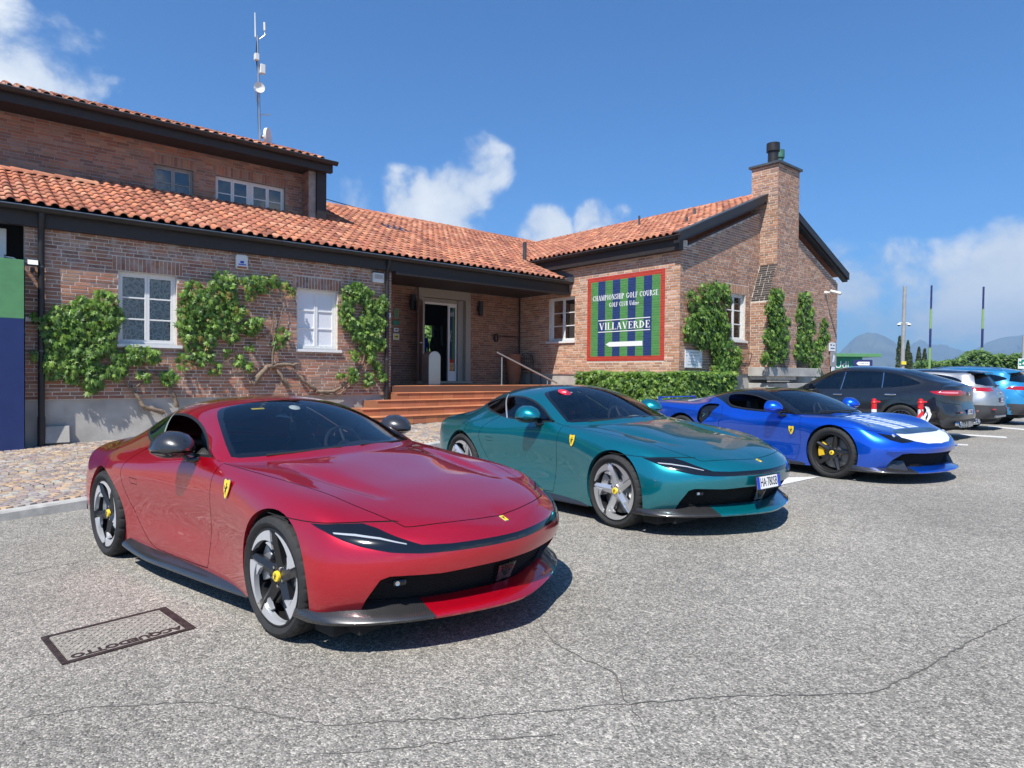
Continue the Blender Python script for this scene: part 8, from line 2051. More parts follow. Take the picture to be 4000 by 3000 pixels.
glc = dict(x=XS, nose=2.26, tail=-2.48, st=[1.75, 1.444, 1.1, .78, .45, .05, -.4, -.9, -1.444, -1.85, -2.15], hood0=1.0, wb=2.888, wr=.365, hw=.945, paint='paint_graphite', spoke='alloy_dark', spokes=20,
  w=[.86, .92, .94, .945, .935, .93, .93, .93, .93, .94, .945, .93, .85], zb=[.42, .36, .30, .26, .24, .23, .23, .23, .24, .25, .26, .26, .24], zs=[.92, .92, .90, .86, .80, .78, .78, .78, .79, .80, .80, .78, .72],
  zbelt=[1.12, 1.125, 1.115, 1.08, 1.045, 1.02, 1.0, .995, .99, .965, .94, .90, .82], yb=[.70, .76, .81, .84, .86, .865, .865, .862, .85, .83, .82, .79, .7], zc=[1.15, 1.185, 1.275, 1.40, 1.465, 1.485, 1.43, 1.20, 1.02, .985, .965, .93, .84], yc=[.50, .57, .62, .635, .655, .665, .68, .72, .76, .62, .58, .55, .4],
  top=[1.17, 1.215, 1.345, 1.485, 1.565, 1.60, 1.555, 1.30, 1.065, 1.03, 1.01, .97, .86], lean=[0, 0, 0, .02, .04, .08, .12, .2, .26, .08, 0, 0, 0],
  tail_z=[.28, .42, .60, .80, 1.0, 1.13], tail_x=lambda z: float(np.interp(z, [.25, .40, .56, .70, .80, .95, 1.08, 1.15], [-2.38, -2.47, -2.49, -2.46, -2.43, -2.45, -2.43, -2.40])), back=[(-2.24, 1.232), (-2.36, 1.20), (-2.40, 1.175)], rear_x=-2.0,
  dlo=[(.62, 1.022), (.2, 1.035), (-.4, 1.055), (-.9, 1.08), (-1.35, 1.115), (-1.62, 1.155), (-1.76, 1.205), (-1.62, 1.285), (-1.35, 1.385), (-1.0, 1.45), (-.55, 1.475), (-.1, 1.455), (.22, 1.33), (.48, 1.14)],
  pillars=[(-.14, -.22, .075), (-1.07, -.98, .04)], mats=dict(windscreen='screen_glass', rear_window='tint_glass', side_window='tint_glass', window_trim='black_gloss', window_pillar='black_gloss', tail_lamp='lamp_red', lower_rear='plastic_grey', panel_gap='gap_black', lamp_core='lamp_pink', cladding='paint_graphite'),
  top_regions=[('windscreen', [(1.0, -.05), (.95, .35), (.78, .66), (.6, .70), (.30, .66), (.12, .62), (.14, .3), (.17, -.05)], .98), ('rear_window', [(-1.30, -.05), (-1.30, .46), (-1.42, .53), (-2.0, .50), (-2.12, .40), (-2.14, -.05)], 1.0)],
  rear_regions=[('tail_lamp', [(.15, 1.03), (.45, 1.055), (.90, 1.06), (.99, 1.0), (.80, .955), (.50, .95), (.15, .99)]), ('lower_rear', [(-.05, .45), (.5, .45), (.85, .5), (.99, .2), (-.05, .2)])],
  side_regions=[('tail_lamp', [(-2.6, 1.06), (-2.25, 1.062), (-1.98, 1.035), (-2.10, .985), (-2.3, .955), (-2.6, .95)]), ('lamp_core', [(-2.40, 1.03), (-2.25, 1.035), (-2.12, 1.02), (-2.25, 1.0), (-2.40, .99)])],
  gaps=[[(.50, 1.0), (.55, .8), (.52, .5), (.48, .28)], [(-.60, 1.06), (-.58, .8), (-.58, .5), (-.56, .27)], [(-1.42, 1.11), (-1.36, .97), (-1.22, .82), (-1.12, .62)], [(-1.64, 1.0), (-1.44, 1.0), (-1.44, .84), (-1.64, .84), (-1.64, 1.0)], [(-2.42, .76), (-2.15, .84), (-2.0, .98)]],
  mir=(.60, 1.06), handles=[(-.10, .92), (-1.22, .95)], plates=[(rearM(-2.49, .02, .60, -.05), 'GL 708BX', .40, .10)], extras=glc_extras)
make_suv(8.25, 15.95, R(130.3), glc, 'dark grey coupe-style SUV parked nose-in beside the brick wing')
# --- silver hatchback SUV with black roof
def mx_extras(car):
    mb = MB(); v = []; n = 12
    for i in range(n+1):
        yy = -.56+1.12*i/n; k = 1-(abs(yy)/.56)**4
        for (dx, dz) in ((-1.62, 1.525), (-1.93, 1.478), (-1.94, 1.455), (-1.72, 1.44)): v.append((dx+.06*(1-k), yy, dz-.025*(1-k)))
    mb.add(v, [(i*4+k, i*4+(k+1) % 4, (i+1)*4+(k+1) % 4, (i+1)*4+k) for i in range(n) for k in range(4)]+[(0, 1, 2, 3), (n*4, n*4+1, n*4+2, n*4+3)]); o = mb.obj('spoiler', MATS['black_gloss'], car, auto=45)
    bm = bmesh.new(); bm.from_mesh(o.data); bmesh.ops.recalc_face_normals(bm, faces=bm.faces); bm.to_mesh(o.data); bm.free()
    mb = MB(); mb.lathe([(0, .05), (.008, .055), (.008, .045), (0, .043)], frameM((-2.17, 0, .97), (0, -1, 0), (0, 0, 1), (-1, 0, 0)), 24); mb.tube([(-2.178, .045, .985), (-2.178, .02, .96), (-2.178, 0, .985), (-2.178, -.02, .96), (-2.178, -.045, .985)], .005, 5); mb.obj('emblem', MATS['chrome'], car, auto=50)
    text_obj('rear_script', 'e-SKY', .05, MATS['chrome'], car, rearM(-2.205, .36, .74), extrude=.003)
    mb = MB(); mb.tube([(-2.08, .1, 1.10), (-2.06, .0, 1.14), (-2.07, -.25, 1.13)], .014, 6); mb.obj('rear_wiper', MATS['black_matt'], car)
    for sd in (1, -1):
        mb = MB(); mb.boxm(Matrix.Translation((-2.17, sd*.62, .55)) @ Matrix.Rotation(-sd*.25, 4, 'Z'), .02, .17, .035); mb.obj('reflector', MATS['lamp_red'], car)
    mb = MB(); mb.boxm(Matrix.Translation((-2.16, 0, .36)), .06, .9, .05); mb.obj('skid_plate', MATS['steel'], car, bevel=.01)
mx = dict(x=XS, nose=2.1, tail=-2.2, st=[1.6, 1.328, 1.0, .72, .4, .05, -.4, -.9, -1.328, -1.62], hood0=1.0, wb=2.655, wr=.345, hw=.898, paint='paint_silver', spoke='alloy_silver', spokes=10,
  w=[.86, .87, .885, .895, .89, .885, .885, .885, .885, .89, .895, .88, .8], zb=[.40, .38, .32, .26, .24, .23, .23, .23, .24, .25, .26, .26, .24], zs=[.88, .88, .86, .84, .80, .78, .78, .78, .79, .80, .80, .78, .72],
  zbelt=[1.12, 1.12, 1.11, 1.09, 1.06, 1.03, 1.01, 1.0, .99, .965, .94, .90, .82], yb=[.74, .76, .78, .80, .82, .825, .825, .822, .81, .80, .79, .76, .66], zc=[1.36, 1.38, 1.40, 1.43, 1.455, 1.465, 1.42, 1.20, 1.02, .985, .965, .93, .84], yc=[.54, .56, .58, .60, .62, .63, .64, .68, .72, .60, .56, .52, .4],
  top=[1.44, 1.45, 1.475, 1.525, 1.555, 1.57, 1.53, 1.28, 1.06, 1.03, 1.01, .97, .86], lean=[0, 0, 0, .0, .04, .08, .12, .2, .26, .08, 0, 0, 0],
  tail_z=[.30, .45, .62, .80, .96, 1.08], tail_x=lambda z: float(np.interp(z, [.25, .45, .62, .66, .80, .96, 1.10], [-2.08, -2.20, -2.20, -2.17, -2.19, -2.15, -2.05])), back=[(-1.86, 1.40), (-1.97, 1.25), (-2.04, 1.13)], rear_x=-1.70,
  dlo=[(.58, 1.03), (.2, 1.04), (-.4, 1.06), (-.9, 1.09), (-1.25, 1.13), (-1.5, 1.20), (-1.42, 1.30), (-1.1, 1.39), (-.6, 1.44), (-.1, 1.43), (.22, 1.32), (.46, 1.14)],
  pillars=[(-.2, -.26, .08)], mats=dict(windscreen='screen_glass', rear_window='tint_glass', side_window='tint_glass', window_trim='black_gloss', window_pillar='black_gloss', tail_lamp='lamp_red', lower_rear='plastic_grey', panel_gap='gap_black', roof='black_gloss', cladding='plastic_grey', lamp_core='lamp_pink'),
  top_regions=[('windscreen', [(1.0, -.05), (.95, .35), (.78, .62), (.6, .66), (.30, .62), (.12, .58), (.14, .3), (.17, -.05)], .98), ('roof', [(.12, -.05), (.1, .60), (-.6, .61), (-1.2, .585), (-1.62, .56), (-1.72, .4), (-1.74, -.05)], 1.3)],
  rear_regions=[('rear_window', [(-.05, 1.12), (.55, 1.13), (.66, 1.17), (.52, 1.40), (.3, 1.44), (-.05, 1.45)]), ('tail_lamp', [(.46, 1.085), (.84, 1.09), (.93, 1.05), (.84, 1.0), (.62, .985), (.48, 1.02)]), ('lower_rear', [(-.05, .63), (.6, .64), (.99, .66), (.99, .2), (-.05, .2)])],
  side_regions=[('tail_lamp', [(-2.4, 1.09), (-2.02, 1.09), (-1.93, 1.06), (-2.02, 1.0), (-2.4, .985)])],
  gaps=[[(.45, 1.0), (.5, .8), (.48, .5), (.45, .28)], [(-.75, 1.07), (-.72, .8), (-.70, .5), (-.66, .27)]], mir=(.58, 1.08), mir_mat='black_gloss', handles=[(-.5, .94)], handle_mat='paint_silver', plates=[(rearM(-2.20, .0, .775, -.05), 'GK 314SE', .38, .10)], extras=mx_extras)
make_suv(11.02, 18.28, R(131), mx, 'silver SUV with black roof, between the dark grey and light blue ones')
# --- light blue SUV
def sky_extras(car):
    mb = MB(); v = []; n = 12
    for i in range(n+1):
        yy = -.62+1.24*i/n; k = 1-(abs(yy)/.62)**4
        for (dx, dz) in ((-1.70, 1.60), (-2.06, 1.545), (-2.07, 1.52), (-1.80, 1.49)): v.append((dx+.07*(1-k), yy, dz-.03*(1-k)))
    mb.add(v, [(i*4+k, i*4+(k+1) % 4, (i+1)*4+(k+1) % 4, (i+1)*4+k) for i in range(n) for k in range(4)]+[(0, 1, 2, 3), (n*4, n*4+1, n*4+2, n*4+3)]); o = mb.obj('spoiler', MATS['paint_sky'], car, auto=45)
    bm = bmesh.new(); bm.from_mesh(o.data); bmesh.ops.recalc_face_normals(bm, faces=bm.faces); bm.to_mesh(o.data); bm.free()
    for sd in (1, -1):
        mb = MB(); mb.tube([(.1, sd*.62, 1.60), (-.2, sd*.63, 1.64), (-.8, sd*.62, 1.655), (-1.4, sd*.60, 1.63), (-1.65, sd*.585, 1.59)], .018, 8); mb.obj('roof_rail', MATS['chrome'], car, auto=60)
    mb = MB(); mb.boxm(Matrix.Translation((-2.075, 0, 1.532)), .01, .24, .02); mb.obj('brake_light', MATS['lamp_red'], car)
    mb = MB(); mb.tube([(-2.27, .45, .30), (-2.36, .45, .30)], .045, 14); mb.obj('exhaust_trim', MATS['chrome'], car, auto=50)
sky = dict(mx); sky.update(nose=2.3, tail=-2.35, st=[1.75, 1.4, 1.1, .78, .4, .05, -.4, -.9, -1.4, -1.74], wb=2.8, wr=.365, hw=.94, paint='paint_sky', spoke='alloy_silver', spokes=10,
  w=[.90, .91, .925, .938, .935, .93, .93, .93, .93, .935, .938, .92, .84], top=[1.54, 1.55, 1.575, 1.62, 1.645, 1.65, 1.60, 1.34, 1.10, 1.06, 1.03, .99, .88], zc=[1.45, 1.47, 1.49, 1.515, 1.535, 1.54, 1.49, 1.26, 1.06, 1.01, .985, .95, .86], yc=[.58, .60, .62, .64, .655, .66, .67, .70, .74, .62, .58, .55, .42],
  zbelt=[1.17, 1.17, 1.16, 1.13, 1.09, 1.06, 1.04, 1.03, 1.02, .99, .96, .92, .84], yb=[.78, .80, .82, .84, .855, .86, .86, .857, .845, .83, .82, .79, .7],
  tail_z=[.30, .46, .64, .84, 1.02, 1.14], tail_x=lambda z: float(np.interp(z, [.25, .45, .64, .70, .84, 1.02, 1.16], [-2.22, -2.35, -2.35, -2.31, -2.33, -2.29, -2.19])), back=[(-2.0, 1.47), (-2.12, 1.32), (-2.19, 1.20)], rear_x=-1.84,
  dlo=[(.62, 1.06), (.2, 1.075), (-.4, 1.10), (-.9, 1.13), (-1.35, 1.18), (-1.72, 1.265), (-1.80, 1.31), (-1.66, 1.385), (-1.2, 1.47), (-.6, 1.515), (-.1, 1.50), (.24, 1.38), (.48, 1.20)],
  pillars=[(-.2, -.26, .08), (-1.2, -1.12, .06)], top_regions=[('windscreen', [(1.0, -.05), (.95, .35), (.78, .62), (.6, .66), (.30, .64), (.12, .60), (.14, .3), (.17, -.05)], 1.0)],
  rear_regions=[('rear_window', [(-.05, 1.20), (.58, 1.21), (.72, 1.24), (.57, 1.48), (.35, 1.52), (-.05, 1.53)]), ('tail_lamp', [(.40, 1.10), (.84, 1.10), (.95, 1.05), (.84, 1.0), (.62, .99), (.40, 1.03)]), ('lower_rear', [(-.05, .58), (.6, .59), (.99, .62), (.99, .2), (-.05, .2)])],
  side_regions=[('tail_lamp', [(-2.5, 1.105), (-2.12, 1.10), (-1.98, 1.06), (-2.1, 1.01), (-2.5, .99)])], mats=dict(mx['mats'], cladding='plastic_grey'),
  gaps=[[(.50, 1.03), (.55, .8), (.52, .5), (.48, .28)], [(-.62, 1.11), (-.60, .8), (-.60, .5), (-.58, .27)], [(-2.3, .74), (-2.1, .9), (-2.0, 1.02)]], mir=(.6, 1.12), handles=[(-.1, .96), (-1.2, 1.0)], handle_mat='paint_sky', plates=[(rearM(-2.345, 0, .80, -.05), 'GN 552VA', .38, .10)], extras=sky_extras)
make_suv(13.40, 20.40, R(131), sky, 'light blue SUV with chrome roof rails, beyond the silver one')
# ================================================================== beyond the car park
def bthing(name, p, label, cat, group=None):
    o = empty(name, p); tag(o, label, cat, group); return o
def bp(name, mb, mat, t, **k):
    o = t.location; mb.v = [tuple(Vector(v)-o) for v in mb.v]; return mb.obj(name, MATS[mat], t, **k)
# grey camera pole
p = at_depth(3524, 1440, 36); g0 = ground_z(p.x, p.y); t = bthing('camera_pole', (p.x, p.y, g0), 'plain grey steel pole carrying two white dome cameras', 'pole')
tz = at_depth(3532, 1119, 36).z; mb = MB(); mb.tube([(p.x, p.y, g0), (p.x+.06, p.y, tz)], [.11, .085], 14); bp('pole', mb, 'pole_grey', t, auto=60)
cz = at_depth(3524, 1268, 36).z
for sg in (-1, 1):
    x = p.x+.03+sg*.28; mb = MB(); mb.tube([(p.x+.03+sg*.08, p.y, cz+.07), (x-sg*.06, p.y-.05, cz+.09), (x, p.y-.05, cz+.05)], .03, 8); bp('camera_arm', mb, 'plastic_white', t, auto=60)
    mb = MB(); mb.lathe([(.06, .001), (.05, .07), (-.01, .11), (-.03, .10)], Matrix.Translation((x, p.y-.05, cz)), 18); bp('camera_hood', mb, 'plastic_white', t, auto=45)
    mb = MB(); mb.lathe([(-.03, .085), (-.075, .06), (-.095, .001)], Matrix.Translation((x, p.y-.05, cz)), 16); bp('camera_dome', mb, 'black_gloss', t, auto=45)
mb = MB(); mb.box(p.x-.12, p.x+.12, p.y-.16, p.y-.09, at_depth(3524, 1424, 36).z, at_depth(3524, 1412, 36).z); bp('warning_tag', mb, 'badge_yellow', t)
# striped poles
for (x, yt, dep, lab) in ((3638, 1115, 47, 'navy and green banded pole rising behind the blue car roof, nearer the cypresses'), (3841, 1120, 47, 'navy and green banded pole rising out of the bushes')):
    p = at_depth(x-8, 1440, dep); g0 = ground_z(p.x, p.y); zt = at_depth(x, yt, dep).z; t = bthing('banded_pole', (p.x, p.y, g0), lab, 'pole', 'banded poles')
    zs = [g0]+[at_depth(x, y, dep).z for y in (1358, 1284, 1207)]+[zt]
    for i in range(4):
        mb = MB(); mb.tube([(p.x+.05*zs[i]/zt, p.y, zs[i]), (p.x+.05*zs[i+1]/zt, p.y, zs[i+1])], .085-.007*i, 12); bp('band', mb, 'pole_navy' if i % 2 else 'pole_green', t, auto=60)
# trees and bushes built of small leaf faces
def leaf_cloud(name, mat, t, pts, size, cols, seed):
    r = random.Random(seed); V = []; Fc = []; C = []; o = t.location
    for (p, n) in pts:
        n = (Vector(n)+Vector((r.uniform(-.8, .8), r.uniform(-.8, .8), r.uniform(-.4, .9)))).normalized(); u = n.orthogonal().normalized(); u = (Matrix.Rotation(r.uniform(0, 6.28), 3, n) @ u); w = n.cross(u); s = size*r.uniform(.6, 1.3); q = Vector(p)-o; k = len(V)
        V += [q-u*s*.5, q+w*s*.35, q+u*s*.7, q-w*s*.35]; Fc.append((k, k+1, k+2, k+3)); C.append(jit(r.choice(cols), .25, r))
    f = mobj(name, V, Fc, MATS[mat], t); color_mesh(f.data, C); f['kind'] = 'stuff'; return f
CYP = [(.055, .085, .03), (.075, .105, .04), (.095, .12, .05), (.04, .065, .025)]
for (x, yt, wpx, dep, lab) in ((3512, 1313, 34, 58, 'tallest dark cypress just left of the grey camera pole'), (3545, 1330, 34, 58, 'dark cypress just right of the grey camera pole'), (3557, 1380, 20, 60, 'short cypress tucked behind the one right of the grey pole'), (3588, 1357, 34, 58, 'brownish cypress, left one of the pair before the banded pole'), (3611, 1362, 30, 58, 'brownish cypress, right one of the pair before the banded pole')):
    r = random.Random(x); p = at_depth(x, 1440, dep); g0 = ground_z(p.x, p.y)-.1; top = at_depth(x, yt, dep).z; rad = wpx/2/F_PX*dep*1.12; t = bthing('cypress_tree', (p.x, p.y, g0), lab, 'tree', 'cypresses beyond the car park'); pts = []
    for _ in range(1500):
        h = r.random()**.9; rr = rad*min(1, (1-h)**.62*1.15)*(.8+.25*mnoise.noise(Vector((h*14, x*.1, 0))))*r.uniform(.75, 1.05)+.02; a = r.uniform(0, 2*PI)
        pts.append(((p.x+rr*math.cos(a), p.y+rr*math.sin(a), g0+.3+(top-g0-.3)*h), (math.cos(a), math.sin(a), .8)))
    leaf_cloud('crown', 'foliage', t, pts, .17, CYP, x); mb = MB(); mb.tube([(p.x, p.y, g0), (p.x, p.y, top-.4)], [.12, .02], 8); bp('trunk', mb, 'bark', t)
BUSH = [(.07, .15, .03), (.10, .20, .045), (.05, .11, .025), (.13, .23, .05)]
def bush(x0, x1, prof, dep, lab, seed, n=3800):
    r = random.Random(seed); a = at_depth((x0+x1)/2, 1440, dep); g0 = ground_z(a.x, a.y)-.1; t = bthing('bush', (a.x, a.y, g0), lab, 'bush', 'bushes beyond the car park'); pts = []
    for _ in range(n):
        x = r.uniform(x0, x1); yt = np.interp(x, [q[0] for q in prof], [q[1] for q in prof])+6*mnoise.noise(Vector((x*.06, seed, 0)))+5*mnoise.noise(Vector((x*.2, seed, 1)))
        c = at_depth(x, yt, dep); h = 1-r.random()**2; d = r.uniform(-1.2, 1.0)
        pts.append(((c.x, c.y+d*(1-.5*h), g0+(c.z-g0)*h+r.uniform(-.05, .12)), (r.uniform(-.5, .5), -1, .8)))
    leaf_cloud('crown', 'foliage', t, pts, .20, BUSH, seed)
    for k in range(4):
        xx = a.x+(k-1.5)*.25*(x1-x0)/F_PX*dep; mb = MB(); mb.tube([(xx, a.y, g0), (xx+.1, a.y, g0+.9)], [.06, .03], 6); bp('trunk', mb, 'bark', t)
bush(3655, 3880, [(3655, 1422), (3740, 1408), (3790, 1380), (3815, 1372), (3850, 1384), (3880, 1400)], 46, 'rounded green bush at the foot of the second banded pole', 1)
bush(3870, 3960, [(3870, 1400), (3905, 1388), (3930, 1400), (3960, 1412)], 46.5, 'green bush between the banded pole bush and the exit sign', 2, 2200)
bush(3940, 4090, [(3940, 1408), (3970, 1385), (4000, 1392), (4090, 1395)], 46, 'green bush behind the exit sign', 3, 2400)
bush(3580, 3670, [(3580, 1425), (3620, 1412), (3650, 1420), (3670, 1428)], 50, 'low green bush at the foot of the cypresses', 4, 1500)
# trees behind the building, seen through the entrance hall
for (s_, b_, h_) in ((21.4, 33, 5.6), (25.0, 36, 5.4)):
    c = W(s_, b_, ground_z(0, 0)); r = random.Random(int(s_)); t = bthing('garden_tree', c, 'leafy tree behind the clubhouse seen through the entrance hall' if s_ < 23 else 'second leafy tree behind the clubhouse hall', 'tree'); pts = []
    for _ in range(2500):
        d = Vector((r.gauss(0, 1), r.gauss(0, 1), r.gauss(0, 1))).normalized()*r.uniform(.6, 1.0); pts.append((c+Vector((d.x*1.7, d.y*1.7, h_*.62+d.z*1.6)), d))
    leaf_cloud('crown', 'foliage', t, pts, .25, [(.14, .26, .05), (.10, .2, .04), (.18, .30, .07)], int(s_)); mb = MB(); mb.tube([c, c+Vector((0, 0, h_*.6))], [.16, .08], 8); bp('trunk', mb, 'bark', t)
# green kiosk with white lettering and navy board
p = at_depth(3272, 1440, 40); q = at_depth(3430, 1440, 40); g0 = ground_z(p.x, p.y); zt = at_depth(3300, 1386, 40).z; t = bthing('green_kiosk', (p.x, p.y, g0), 'low dark green kiosk with flat projecting roof beyond the wing', 'kiosk')
mb = MB(); mb.box(p.x-2.5, p.x+1.5, p.y, p.y+3, g0, zt-.12); bp('wall', mb, 'sign_green', t)
mb = MB(); mb.box(p.x-2.7, q.x, p.y-.35, p.y+3.2, zt-.12, zt+.08); bp('roof', mb, 'paint_green', t, bevel=.01)
mb = MB(); mb.box(p.x+1.2, p.x+1.3, p.y+2.5, p.y+2.6, g0, zt-.12); bp('roof_post', mb, 'pole_grey', t)
text_obj('kiosk_lettering', 'Udi', .62, MATS['sign_white'], t, Matrix.Translation(Vector((p.x+.25, p.y-.02, zt-.62))-t.location) @ Matrix.Rotation(PI/2, 4, 'X'), extrude=.004)
a = at_depth(3333, 1440, 38); b = at_depth(3408, 1440, 38); zb = at_depth(3333, 1405, 38).z; t = bthing('navy_board', (a.x, a.y, g0), 'navy blue direction board with a white arrow in front of the kiosk', 'sign')
mb = MB(); mb.box(a.x, b.x, a.y, a.y+.06, zb-1.5, zb); bp('board', mb, 'pole_navy', t, bevel=.01)
w = b.x-a.x; cx = (a.x+b.x)/2+.08; z1 = at_depth(3360, 1419, 38).z; mb = MB(); mb.prism([(cx-.46, z1), (cx-.34, z1+.09), (cx+.30, z1+.09), (cx+.30, z1-.12), (cx-.34, z1-.12), (cx-.46, z1-.02)], -(a.y-.002), -(a.y-.012), Matrix(((1, 0, 0, 0), (0, 0, -1, 0), (0, 1, 0, 0), (0, 0, 0, 1)))); bp('arrow_field', mb, 'sign_white', t)
text_obj('board_text', 'SCOPRI DI PIU', .085, MATS['pole_navy'], t, Matrix.Translation(Vector((cx-.02, a.y-.014, z1-.015))-t.location) @ Matrix.Rotation(PI/2, 4, 'X'), extrude=.001)
for xx in (a.x+.1, b.x-.1):
    mb = MB(); mb.cyl((xx, a.y+.1, g0), (xx, a.y+.1, zb-.2), .03, n=10); bp('post', mb, 'pole_grey', t)
# exit sign at the right edge
p = at_depth(3990, 1440, 26); g0 = ground_z(p.x, p.y); zt = at_depth(3990, 1401, 26).z; t = bthing('exit_sign', (p.x, p.y, g0), 'green and white pictogram sign on a post at the car park edge', 'sign')
mb = MB(); mb.box(p.x-.13, p.x+.35, p.y, p.y+.02, zt-.40, zt); bp('plate', mb, 'sign_white', t, bevel=.004); mb = MB(); mb.box(p.x-.11, p.x+.33, p.y-.006, p.y-.001, zt-.29, zt-.03); bp('field', mb, 'sign_green', t)
for (u, v_) in ((-.06, -.07), (-.06, -.22)):
    mb = MB(); c = Vector((p.x+u, p.y-.008, zt+v_)); mb.box(c.x-.035, c.x+.035, c.y-.002, c.y, c.z-.035, c.z+.035); bp('arrow', mb, 'sign_white', t)
mb = MB(); mb.prism([(p.x+.02+x*.12, zt-.20+y*.1) for x, y in ((0, 0), (.3, .5), (.6, .9), (1, .6), (1.3, .9), (1.5, .3), (1.2, -.3), (.4, -.3))], -(p.y-.002), -(p.y-.012), Matrix(((1, 0, 0, 0), (0, 0, -1, 0), (0, 1, 0, 0), (0, 0, 0, 1)))); bp('figure', mb, 'sign_white', t)
mb = MB(); mb.cyl((p.x+.1, p.y+.05, g0), (p.x+.1, p.y+.05, zt+.9), .045, n=10); bp('post', mb, 'pole_grey', t)
# two red and white marker posts
def marker(x, ytop, dep, tape, lab):
    p = at_depth(x, 1600, dep); g0 = ground_z(p.x, p.y); zt = at_depth(x, ytop, dep).z; t = bthing('marker_post', (p.x, p.y, g0), lab, 'bollard', 'red and white marker posts'); H = zt-g0-.06
    mb = MB(); mb.cyl((p.x, p.y, g0), (p.x, p.y, g0+.05), .16, .14, 18); bp('base', mb, 'black_satin', t, auto=45)
    k = 6
    for i in range(k):
        mb = MB(); mb.cyl((p.x, p.y, g0+.05+(H-.05)*i/k), (p.x, p.y, g0+.05+(H-.05)*(i+1)/k), .05, n=16); bp('band', mb, 'sign_white' if i in (1, 3) or i == 4 else 'signal_red', t, auto=45)
    mb = MB(); mb.lathe([(0, .052), (.02, .06), (.04, .045), (.05, .04), (.08, .042), (.095, .02), (.10, .001)], Matrix.Translation((p.x, p.y, g0+H-.01)), 16); mb.tube([(p.x, p.y, g0+H+.03), (p.x+.12, p.y, g0+H+.02)], .018, 6); bp('cap', mb, 'signal_red', t, auto=45)
    if tape:
        r = random.Random(5)
        for (a0, L) in ((.3, .42), (2.6, .30), (-.5, .55)):
            v = []
            for j in range(9):
                h = g0+H-.06-L*j/8; w = .035*(1+.4*math.sin(j*1.3+a0)); rr = .07+.05*math.sin(j*.8+a0); a = a0+.12*j
                v += [(p.x+rr*math.cos(a), p.y-.05+rr*math.sin(a)*.5, h), (p.x+rr*math.cos(a)+w*1.4, p.y-.06+rr*math.sin(a)*.5, h-.02)]
            mb = MB(); mb.add(v, [(2*j, 2*j+1, 2*j+3, 2*j+2) for j in range(8)]); bp('barrier_tape', mb, 'signal_red' if a0 > 1 else 'sign_white', t)
marker(3414, 1562, 13.2, False, 'plain red and white marker post in front of the dark SUV'); marker(3596, 1563, 13.2, True, 'red and white marker post wrapped in loose barrier tape')
# mountains
def ridge_line(name, prof, dep, seed, mat, rough):
    xs = np.linspace(prof[0][0], prof[-1][0], 240); v = []; rows = 7
    for i, x in enumerate(xs):
        y = np.interp(x, [q[0] for q in prof], [q[1] for q in prof]); y += rough*(mnoise.noise(Vector((x*.018, seed, 0)))+.5*mnoise.noise(Vector((x*.06, seed, 2)))+.25*mnoise.noise(Vector((x*.15, seed, 4))))
        c = at_depth(x, y, dep)
        for j in range(rows):
            k = j/(rows-1); nz = (1-k)*c.z; bend = mnoise.noise(Vector((x*.012+k, seed+k*2.2, 3)))*.12*dep*k
            v.append((c.x*(1-.22*k), c.y*(1-.22*k)+bend, nz*(1-.25*math.sin(PI*k)*abs(mnoise.noise(Vector((x*.04, k*3, seed))))) - 2))
    m = mobj(name, v, [(i*rows+j, i*rows+j+1, (i+1)*rows+j+1, (i+1)*rows+j) for i in range(len(xs)-1) for j in range(rows-1)], MATS[mat], smooth=True); m['kind'] = 'structure'
simple('rock_forest', (.075, .085, .065), .95, noise=.5, nscale=.004)
ridge_line('mountain', [(2900, 1480), (3180, 1440), (3270, 1385), (3310, 1345), (3345, 1312), (3380, 1299), (3420, 1299), (3455, 1312), (3490, 1330), (3530, 1372), (3580, 1400), (3700, 1440)], 4300, 1, 'rock_forest', 5)
ridge_line('mountain', [(3450, 1420), (3560, 1345), (3600, 1328), (3640, 1340), (3700, 1350), (3760, 1375), (3850, 1385), (4000, 1400), (4300, 1420)], 5600, 2, 'rock_forest', 14)
ridge_line('mountain', [(3600, 1450), (3700, 1405), (3790, 1370), (3860, 1335), (3900, 1322), (3960, 1310), (4040, 1300), (4200, 1290), (4500, 1380), (4800, 1450)], 4700, 3, 'rock_forest', 8)
ridge_line('mountain', [(3250, 1410), (3330, 1398), (3420, 1402), (3520, 1412), (3640, 1430), (3800, 1445)], 3300, 4, 'rock_forest', 6)
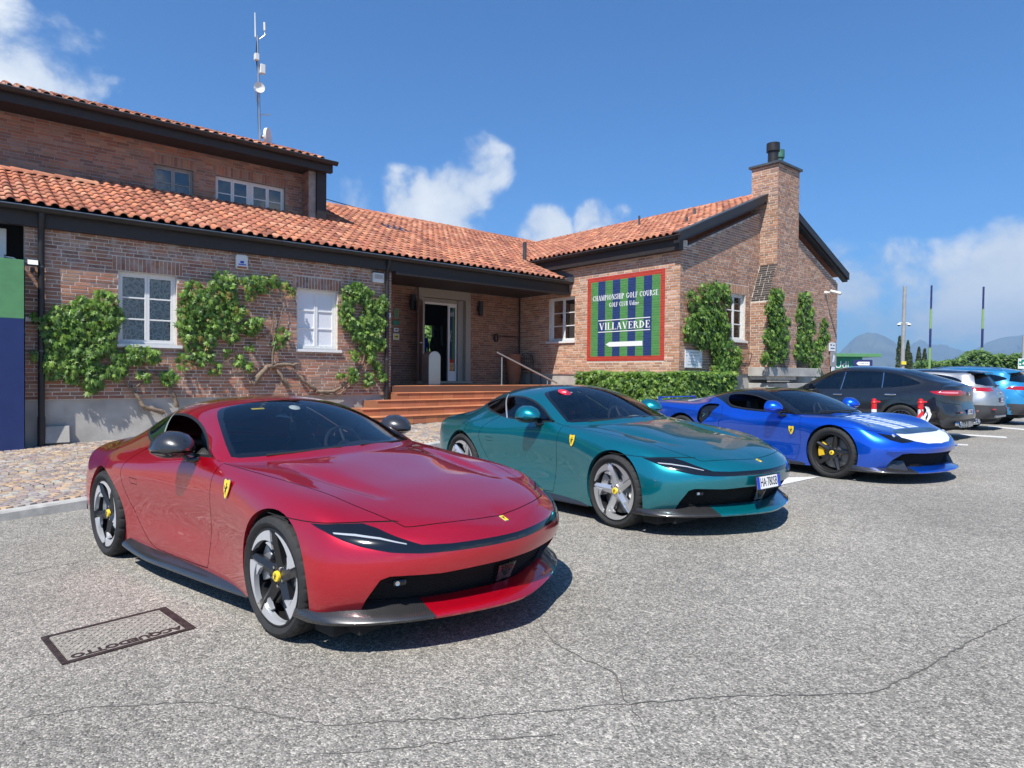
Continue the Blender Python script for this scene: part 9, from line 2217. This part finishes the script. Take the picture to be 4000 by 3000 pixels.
# ================================================================== people in the dim entrance hall
def person(s, b, z, yaw, cloth, legs, label, arm=0.0):
    """standing figure: one continuous skinned body with fingers; clothing parts are children"""
    t = empty('person', W(s, b, z), (0, 0, THA+yaw)); tag(t, label, 'person', 'people in the entrance hall')
    V = []; E = []; Rr = []
    def add(p, r, parent=None):
        V.append(p); Rr.append(r); i = len(V)-1
        if parent is not None: E.append((parent, i))
        return i
    pel = add((0, 0, .95), .135); sp = add((0, .01, 1.12), .135, pel); ch = add((0, .01, 1.32), .15, sp); nk = add((0, .0, 1.50), .058, ch); hd0 = add((0, -.02, 1.58), .075, nk); hd = add((0, -.025, 1.68), .092, hd0); add((0, -.015, 1.76), .07, hd)
    add((0, -.115, 1.655), .02, hd)                                            # nose
    for sg in (-1, 1): add((sg*.09, -.01, 1.665), .018, hd)                     # ears
    for sg in (-1, 1):
        sh = add((sg*.17, .01, 1.42), .062, ch); el = add((sg*.23, .03-arm*.05, 1.14), .045, sh); wr = add((sg*.23, -.06-arm*.18, .90+arm*.14), .032, el); pm = add((sg*.23, -.09-arm*.2, .84+arm*.13), .034, wr)
        for k, (dy, ln) in enumerate(((-.028, .07), (-.01, .085), (.01, .08), (.028, .065))):
            f1 = add((sg*.235, -.10-arm*.2+dy, .79+arm*.12), .010, pm); add((sg*.225, -.115-arm*.2+dy, .79-ln*.6+arm*.12), .008, f1)
        th = add((sg*.205, -.12-arm*.2, .83+arm*.12), .011, pm); add((sg*.20, -.14-arm*.2, .795+arm*.12), .009, th)
        hp = add((sg*.095, 0, .88), .10, pel); kn = add((sg*.11, -.01, .50), .065, hp); an = add((sg*.115, .02, .09), .045, kn); add((sg*.125, -.13, .035), .04, an)
    me = bpy.data.meshes.new('body'); me.from_pydata(V, E, []); o = bpy.data.objects.new('body', me); link(o, t); me.materials.append(MATS[cloth])
    md = o.modifiers.new('skin', 'SKIN'); md.use_smooth_shade = True
    for i, r in enumerate(Rr): me.skin_vertices[0].data[i].radius = (r, r)
    me.skin_vertices[0].data[0].use_root = True
    ss = o.modifiers.new('sub', 'SUBSURF'); ss.levels = 1; ss.render_levels = 1
    mb = MB(); mb.lathe([(0, .098), (.04, .102), (.09, .085), (.115, .04), (.12, .001)], Matrix.Translation((0, -.005, 1.67)), 16); mb.obj('hair', MATS['leather_black'], t, auto=60)
    mb = MB()
    for sg in (-1, 1): mb.lathe([(.02, .06), (.40, .075), (.80, .115), (.90, .12)], Matrix.Translation((sg*.10, 0, .06)), 14)
    mb.obj('trousers', MATS[legs], t, auto=60)
    mb = MB(); mb.lathe([(0, .165), (.2, .16), (.42, .175), (.52, .12), (.56, .07)], Matrix.Translation((0, .01, .90)) @ Matrix.Diagonal((1.12, .9, 1, 1)), 18); mb.obj('jacket', MATS[cloth], t, auto=60)
simple('cloth_black', (.012, .012, .014), .9); simple('cloth_blue', (.02, .07, .55), .7)
person(12.0, 18.0, 1.29, .3, 'cloth_black', 'cloth_black', 'person in dark clothes standing in the doorway, backlit')
person(11.72, 18.45, 1.29, -.6, 'cloth_blue', 'cloth_black', 'person in a bright blue jacket further inside the entrance hall', .6)
# ================================================================== air between here and the mountains
def haze():
    m = bpy.data.materials.new('haze_air'); m.use_nodes = True; nt = m.node_tree; nt.nodes.clear()
    out = nt.nodes.new('ShaderNodeOutputMaterial'); v = nt.nodes.new('ShaderNodeVolumePrincipled')
    v.inputs['Color'].default_value = (.46, .72, 1.0, 1); v.inputs['Density'].default_value = 2.7e-4; v.inputs['Anisotropy'].default_value = .1
    nt.links.new(v.outputs[0], out.inputs['Volume'])
    mb = MB(); mb.box(-4200, 4600, -3100, 6000, -3.2, 480); o = mb.obj('haze', m); o['kind'] = 'stuff'
haze()
